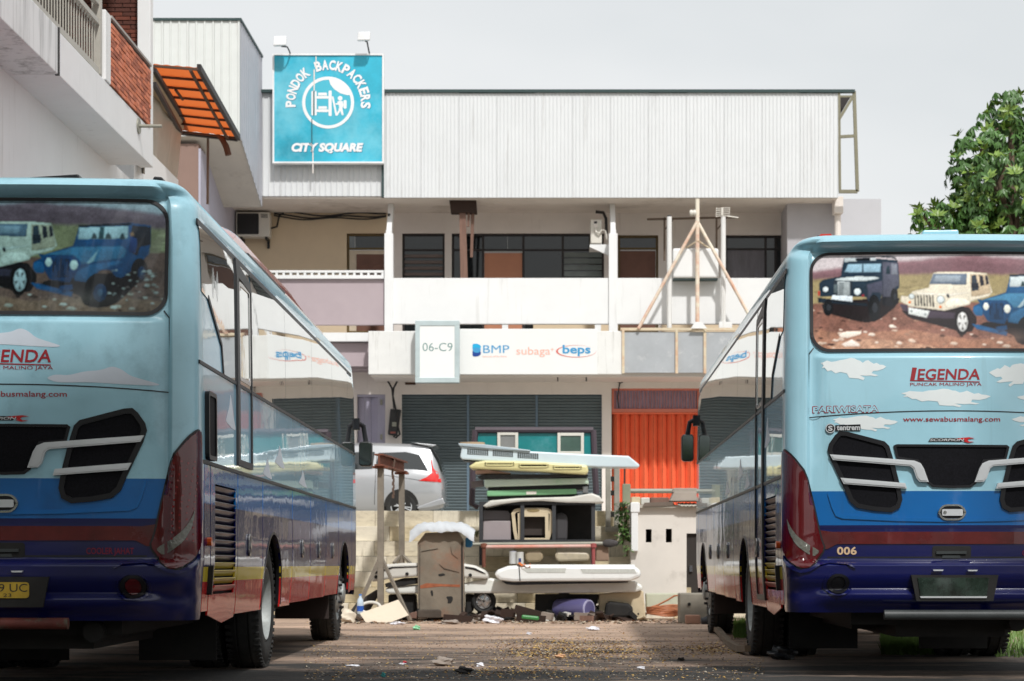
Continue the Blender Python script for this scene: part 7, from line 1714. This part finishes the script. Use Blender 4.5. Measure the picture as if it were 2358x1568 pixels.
# roof clutter
rd = random.Random(8)
for k,(a,b,c,d,mm,lab,nm) in enumerate(((365,480,700,755,m_st[2],'tan brick at the left end of the shed roof','roof_brick'),(480,590,708,750,m_wpan,'white block second from left on the shed roof','roof_brick'),(590,815,706,755,m_plk,'long brown block in the middle of the shed roof','roof_brick'))):
    (u0,v0),(u1,v1) = hs(a,d),hs(b,c); t = thing(nm,lab,'block',((u0+u1)/2,Ysh+.05,v0),'blocks on the shed roof'); q = MB(); q.box(u0+.005,u1-.005,Ysh-.02,Ysh+.25,zt_+.052,v1); q.build('block',[mm],t,bevel=.012)
t = thing('roof_sheet','grey asbestos sheet piece sloping on the shed roof','sheet',(hs(1000,0)[0],Ysh,zt_+.06))
q = MB(); q.prism([hs(820,750),hs(875,640),hs(1300,640),hs(1300,745)],Ysh-.06,Ysh+.5); q.prism([hs(860,640),hs(880,590),hs(1300,590),hs(1300,639)],Ysh+.2,Ysh+.6); q.build('sheet',[M('asbestos_grey',C(160,150,140),rough=.9,var=.15)],t,bevel=.01)
t = thing('corrugated_scrap','white corrugated sheet edge hanging over the shed wall','sheet',(hs(1000,0)[0],Ysh-.15,zt_))
q = MB(); q.grid(lambda u,v: (hs(860+440*u,0)[0], Ysh-.16+.4*v, hs(0,765+ (45 if u>.12 else 20)*(1-v)*min(1,u*5) +4*math.sin(u*62))[1]),90,3); q.build('sheet',[m_wpan],t,smooth=60)
t = thing('corner_sheet','dark folded sheet beside the shed roof','sheet',(hs(600,0)[0],Ysh-.1,zt_-.05)); q = MB(); q.prism([hs(500,815),hs(520,770),hs(850,760),hs(880,800),hs(700,812)],Ysh-.12,Ysh-.09); q.build('sheet',[M('brown_grey_sheet',C(112,100,90),rough=.9,var=.2)],t)
# twin concrete fence post, single post with pipe, pale plinth
m_fp = M('grey_concrete_post',C(150,146,136),rough=.9,var=.2,vs=3,dirt=C(90,84,76),dirt_amt=.3)
Yp = 33.4
t = thing('concrete_post','twin legged concrete post with cross pieces behind the white panel','post',(pj(2065,0,Yp)[0],Yp,pj(0,940,Yp)[1]))
for a,b in ((2010,2050),(2075,2120)): u0,v0 = pj(a,900,Yp); u1,v1 = pj(b,430,Yp); q = MB(); q.box(u0,u1,Yp,Yp+.16,v0,v1); q.build('leg',[m_fp],t,bevel=.012)
u0,v0 = pj(2008,938,Yp); u1,v1 = pj(2122,899,Yp); q = MB(); q.box(u0,u1,Yp-.02,Yp+.2,v0,v1); q.build('base',[m_fp],t,bevel=.012)
q = MB()
for zy in (500,610,780): u0,v0 = pj(2051,zy+40,Yp); u1,v1 = pj(2074,zy,Yp); q.box(u0,u1,Yp+.04,Yp+.12,v0,v1)
q.build('rung',[m_under],t)
Yq = 34.0
t = thing('short_post','short mossy concrete post with a pipe rail to the right','post',(pj(2172,0,Yq)[0],Yq,pj(0,740,Yq)[1]))
u0,v0 = pj(2142,740,Yq); u1,v1 = pj(2205,560,Yq); q = MB(); q.box(u0,u1,Yq,Yq+.2,v0,v1); q.build('post',[M('mossy_post',C(140,142,120),rough=.9,var=.15)],t,bevel=.012)
a,b = pj(2205,614,Yq),pj(2780,610,Yq); q = MB(); q.tube((a[0],Yq+.1,a[1]),(b[0],Yq+.1,a[1]),.04,10); q.build('rail',[m_steel],t,smooth=40)
a,b = pj(2160,430,Yq),pj(2158,560,Yq); q = MB(); q.tube((a[0],Yq+.1,a[1]),(b[0],Yq+.1,b[1]),.012,6); q.build('rod',[m_wire],t)
q_ = slab('low_plinth','pale greenish concrete base under the shed wall by the hose','plinth',[(2325,1420),(2620,1420),(2620,1560),(2330,1560)],31.9,.3,M('greenish_concrete',C(184,186,166),rough=.9,var=.1,dirt=C(110,110,90),dirt_amt=.25),.02,part='block')

q = MB(); rd = random.Random(31)
for _ in range(190):
    x = rd.uniform(-3.2,1.35); Y = rd.uniform(31.15,32.5); s_ = rd.uniform(.03,.13)
    q.mat(rd.choice((0,0,1,1,2,3,4))).obox((x,Y,rd.uniform(.01,.12)),(s_*rd.uniform(.6,1.8),s_*.6,s_*rd.uniform(.1,.5)),(rd.uniform(-.5,.5),rd.uniform(-.6,.6),rd.uniform(0,3)))
g = stuff(q.build('rubble',[m_plkd,m_under,m_st[2],m_ragg,m_wpan])); tag(g,'dark scraps and stone bits lying under the white skirt panel','rubble')
# ================================================================= trees, weeds, litter
m_leafs = M('mango_leaf',C(76,114,52),rough=.38,var=.32,vs=.35,spec=.5)
for n_ in m_leafs.node_tree.nodes:
    pass
m_leaf2 = M('young_mango_leaf',C(120,148,62),rough=.4,var=.25,vs=.5,spec=.5)
m_bark = M('grey_bark',C(104,88,72),rough=.9,var=.25,vs=4,bump=.6,bs=18)
def leaf_verts(c, d, up, L_, W_):
    d = d.normalized(); s_ = d.cross(up)
    if s_.length < 1e-3: s_ = d.orthogonal()
    s_.normalize(); n_ = s_.cross(d)
    mid = c+d*L_*.5-n_*L_*.06; tip = c+d*L_-n_*L_*.22
    return [c, mid+s_*W_*.5+n_*W_*.12, tip, mid-s_*W_*.5+n_*W_*.12, mid]
LF = [(0,1,4),(1,2,4),(2,3,4),(3,0,4)]
def make_tree(name,label,cat,base,blobs,seed,nwh,leafL,solo=0,limbs=(),hole=None,mats=None,keepfn=None,trunk_r=.22):
    rd = random.Random(seed); t = thing(name,label,cat,base)
    bx_,by_,bz_ = base
    q = MB(); top = max(b[2] for b in blobs)
    fork = Vector((bx_,by_,bz_+ (min(b[2] for b in blobs)-bz_)*.7))
    q.path([(bx_,by_,bz_-.1),(bx_+.05,by_,(bz_+fork.z)/2),fork],[trunk_r*1.25,trunk_r,trunk_r*.85],10); q.build('trunk',[m_bark],t,smooth=60)
    for b in blobs:
        c = Vector(b[:3]); m_ = fork.lerp(c,.5)+Vector((rd.uniform(-.2,.2),rd.uniform(-.2,.2),.1*(c-fork).length))
        q = MB(); q.path([fork-Vector((0,0,.1)),m_,c,c+Vector((rd.uniform(-.3,.3),rd.uniform(-.3,.3),b[3]*.6))],[trunk_r*.5,trunk_r*.32,trunk_r*.18,.02],7); q.build('limb',[m_bark],t,smooth=60)
    crown = MB(); solos = []
    tot = sum(b[3]**2 for b in blobs)
    for b in blobs:
        for _ in range(int(nwh*b[3]**2/tot)):
            while True:
                p = Vector((rd.uniform(-1,1),rd.uniform(-1,1),rd.uniform(-1,1)))
                if .25 < p.length < 1: break
            p = p*(p.length**-.45)
            c = Vector((b[0]+p.x*b[3],b[1]+p.y*b[3],b[2]+p.z*b[3]*b[4]))
            out = (p+Vector((0,0,.35))).normalized(); young = rd.random() < .16
            nl = rd.randint(6,9)
            for k in range(nl):
                a = 6.283*k/nl+rd.uniform(-.3,.3); u = out.orthogonal().normalized(); w = out.cross(u)
                d = (u*math.cos(a)+w*math.sin(a))*.62+out*rd.uniform(0,.35)+Vector((0,0,-.55-.7*rd.random() if not young else .45))
                L_ = leafL*rd.uniform(.7,1.15)
                lv_ = leaf_verts(c,d,out,L_,L_*.36)
                if solo and len(solos) < solo and (keepfn is None or keepfn(c)) and rd.random() < .25: solos.append((c,d,out,L_))
                else: crown.mat(1 if young else 0); crown.add(lv_,LF)
    stuff(crown.build('crown',mats or [m_leafs,m_leaf2],t,fix=False))
    if solos:
        q = MB(); q.add(leaf_verts(Vector((0,0,0)),Vector((1,0,0)),Vector((0,0,1)),1,.36),LF); o = q.build('leaf',[m_leafs],t,world=False,fix=False); me = o.data; bpy.data.objects.remove(o)
        for c,d,out,L_ in solos:
            x = d.normalized(); y = out.cross(x); y = y.normalized() if y.length > 1e-3 else x.orthogonal().normalized(); z = x.cross(y)
            o = inst(me,'leaf',t,c-Vector(base)); m_ = Matrix((x,y,z)).transposed(); o.rotation_euler = m_.to_euler(); o.scale = (L_,L_,L_)
    return t
Yt = 36.0
def tb(px,py,r,Y=Yt,sq=.9): return (WX(px,Y),Y,WZ(py,Y),r,sq)
blobs = [tb(2325,250,.42),tb(2300,300,.5,36.3),tb(2260,345,.55),tb(2345,350,.7,36.8),tb(2230,400,.42,35.8),tb(2300,420,.7,35.6),tb(2390,420,1.0,37),tb(2240,465,.45),tb(2130,500,.26,35.7),tb(2185,495,.38),tb(2260,510,.5,35.7),tb(2340,510,.6,35.8),tb(2160,530,.42,36),tb(2230,545,.5),tb(2320,560,.6),tb(2440,330,.9,37),tb(2450,520,1.0,36.5)]
make_tree('mango_tree','leafy green tree rising behind the right coach','tree',(WX(2330,Yt),Yt,1.735),blobs,5,1700,.185,solo=300,keepfn=lambda c: c.y < 36.0)
# broad shade tree behind and beside the camera, then an added backdrop row
sh_bl = []
rd = random.Random(77)
for i in range(20): sh_bl.append((rd.uniform(-9,11),rd.uniform(-1.0,8.6),rd.uniform(8.5,12.0),rd.uniform(1.7,2.3),.5))
for i in range(16): sh_bl.append((rd.uniform(-13,-2.0),rd.uniform(2.0,8.5),rd.uniform(6.5,8.5),rd.uniform(1.5,2.0),.5))  # low canopy on the left, added to block more sky from the left coach
make_tree('shade_tree','broad shade tree behind the viewpoint covering the yard','tree',(-7.5,-9,0),sh_bl,12,4300,.60,trunk_r=.4)
for k,(x_,y_,h_) in enumerate(((-17,-30,6),(-9,-34,7.5),(-1,-31,5.5),(7,-35,7),(15,-31,6))):  # unseen backdrop row, added to darken reflections in the coach tails
    bl = [(x_+rd.uniform(-3,3),y_+rd.uniform(-2,2),h_*rd.uniform(.25,.95),rd.uniform(2.2,3.4),.8) for _ in range(9)]
    make_tree('roadside_tree',['dense tree at the far left end of the row behind the viewpoint','tall dense tree second from the left in the row behind the viewpoint','low dense tree in the middle of the row behind the viewpoint','tall dense tree second from the right in the row behind the viewpoint','dense tree at the far right end of the row behind the viewpoint'][k],'tree',(x_,y_,0),bl,40+k,420,1.3,trunk_r=.3)
# weeds
m_weed = M('weed_leaf',C(78,110,50),rough=.6,var=.3)
m_grass = M('bright_grass',C(92,122,50),rough=.6,var=.25)
def weed(label,px0,px1,py0,py1,Y,n,seed,L_=.14):
    rd = random.Random(seed); x0,x1,z0,z1 = WX(px0,Y),WX(px1,Y),WZ(py1,Y),WZ(py0,Y)
    t = thing('weed',label,'plant',((x0+x1)/2,Y,z0),'weeds round the wall'); q = MB()
    for _ in range(n):
        c = Vector((rd.uniform(x0,x1),Y+rd.uniform(-.15,.15),rd.uniform(z0,z1))); d = Vector((rd.uniform(-1,1),rd.uniform(-1,.4),rd.uniform(-.6,.8)))
        q.add(leaf_verts(c,d,Vector((0,-.3,1)),L_*rd.uniform(.6,1.2),L_*.4),LF)
    o = q.build('foliage',[m_weed],t,fix=False); q = MB()
    for k in range(4): q.path([((x0+x1)/2,Y,z0-.02),(x0+(x1-x0)*(k+.5)/4,Y,z1)],.008,5)
    q.build('stem',[m_bark],t)
weed('dense green plant climbing between the twin post and the shed',1424,1448,1160,1245,32.9,150,1)
weed('small green weed growing from the wall by the shed',1438,1452,1258,1276,32.3,40,2,.08)
weed('tiny green weed at the right end of the sack',1092,1104,1222,1234,33.0,24,3,.07)
q = MB(); rd = random.Random(6)
for _ in range(5200):
    k = rd.random()
    if k < .5: Y = rd.uniform(19.5,25.5); x = WX(rd.uniform(2030,2200),Y)
    elif k < .8: Y = rd.uniform(24,30); x = WX(rd.uniform(1690,1780),Y)
    else: Y = rd.uniform(19,30); x = WX(rd.uniform(2290,2420),Y)
    h = rd.uniform(.04,.15); d = Vector((rd.uniform(-.5,.5),rd.uniform(-.5,.5),1)).normalized(); s_ = Vector((.008,0,0))
    p = Vector((x,Y,0)); q.add([p-s_,p+s_,p+d*h],[(0,1,2)])
g = stuff(q.build('grass',[m_grass],fix=False)); tag(g,'bright grass tufts growing on the far side under the right coach','grass')
# leaf litter and grit on the yard
m_lit = [M('yellow_dry_leaf',C(206,168,92),rough=.8,var=.25,vs=9),M('brown_dry_litter',C(130,92,56),rough=.85,var=.3,vs=9),M('pale_grit',C(190,178,158),rough=.9,var=.2,vs=9),M('dark_grit',(.02,.018,.016,1),rough=.9,var=.3)]
q = MB(); rd = random.Random(21)
def bit(x,y,s_,k):
    a = rd.uniform(0,6.28); ca,sa = math.cos(a)*s_,math.sin(a)*s_; t1,t2 = rd.uniform(0,.5)*s_,rd.uniform(0,.4)*s_
    q.mat(k).add([(x-ca,y-sa,.004),(x+sa*.5,y-ca*.5,.006+t1),(x+ca,y+sa,.006+t2),(x-sa*.5,y+ca*.5,.005+t1*.6)],[(0,1,2,3)])
for _ in range(5200):
    Y = 1/rd.uniform(1/31.5,1/15.2); px = rd.uniform(700,1760); x = WX(px,Y); bit(x,Y,rd.uniform(.006,.017),rd.choice((0,0,1,1,2,2,3)))
for cpx,cpy,sx_,sy_,n in ((1270,1500,120,22,1900),(1440,1500,110,16,700),(1640,1495,70,12,700),(1330,1480,160,12,500),(1180,1545,120,10,300)):
    for _ in range(n):
        py = cpy+rd.gauss(0,sy_*.6); px = cpx+rd.gauss(0,sx_*.6)
        if py < 1425: continue
        Y = CAMH*FP/(py-1300); bit(WX(px,Y),Y,rd.uniform(.008,.022),rd.choice((0,0,0,1,1,2,3,3)))
for _ in range(1200):
    Y = rd.uniform(29.5,32); bit(WX(rd.uniform(780,1640),Y),Y,rd.uniform(.01,.05),rd.choice((1,2,2,3,3)))
g = stuff(q.build('leaf_litter',m_lit,fix=False)); tag(g,'fallen yellow leaves and grit scattered over the yard','leaves')
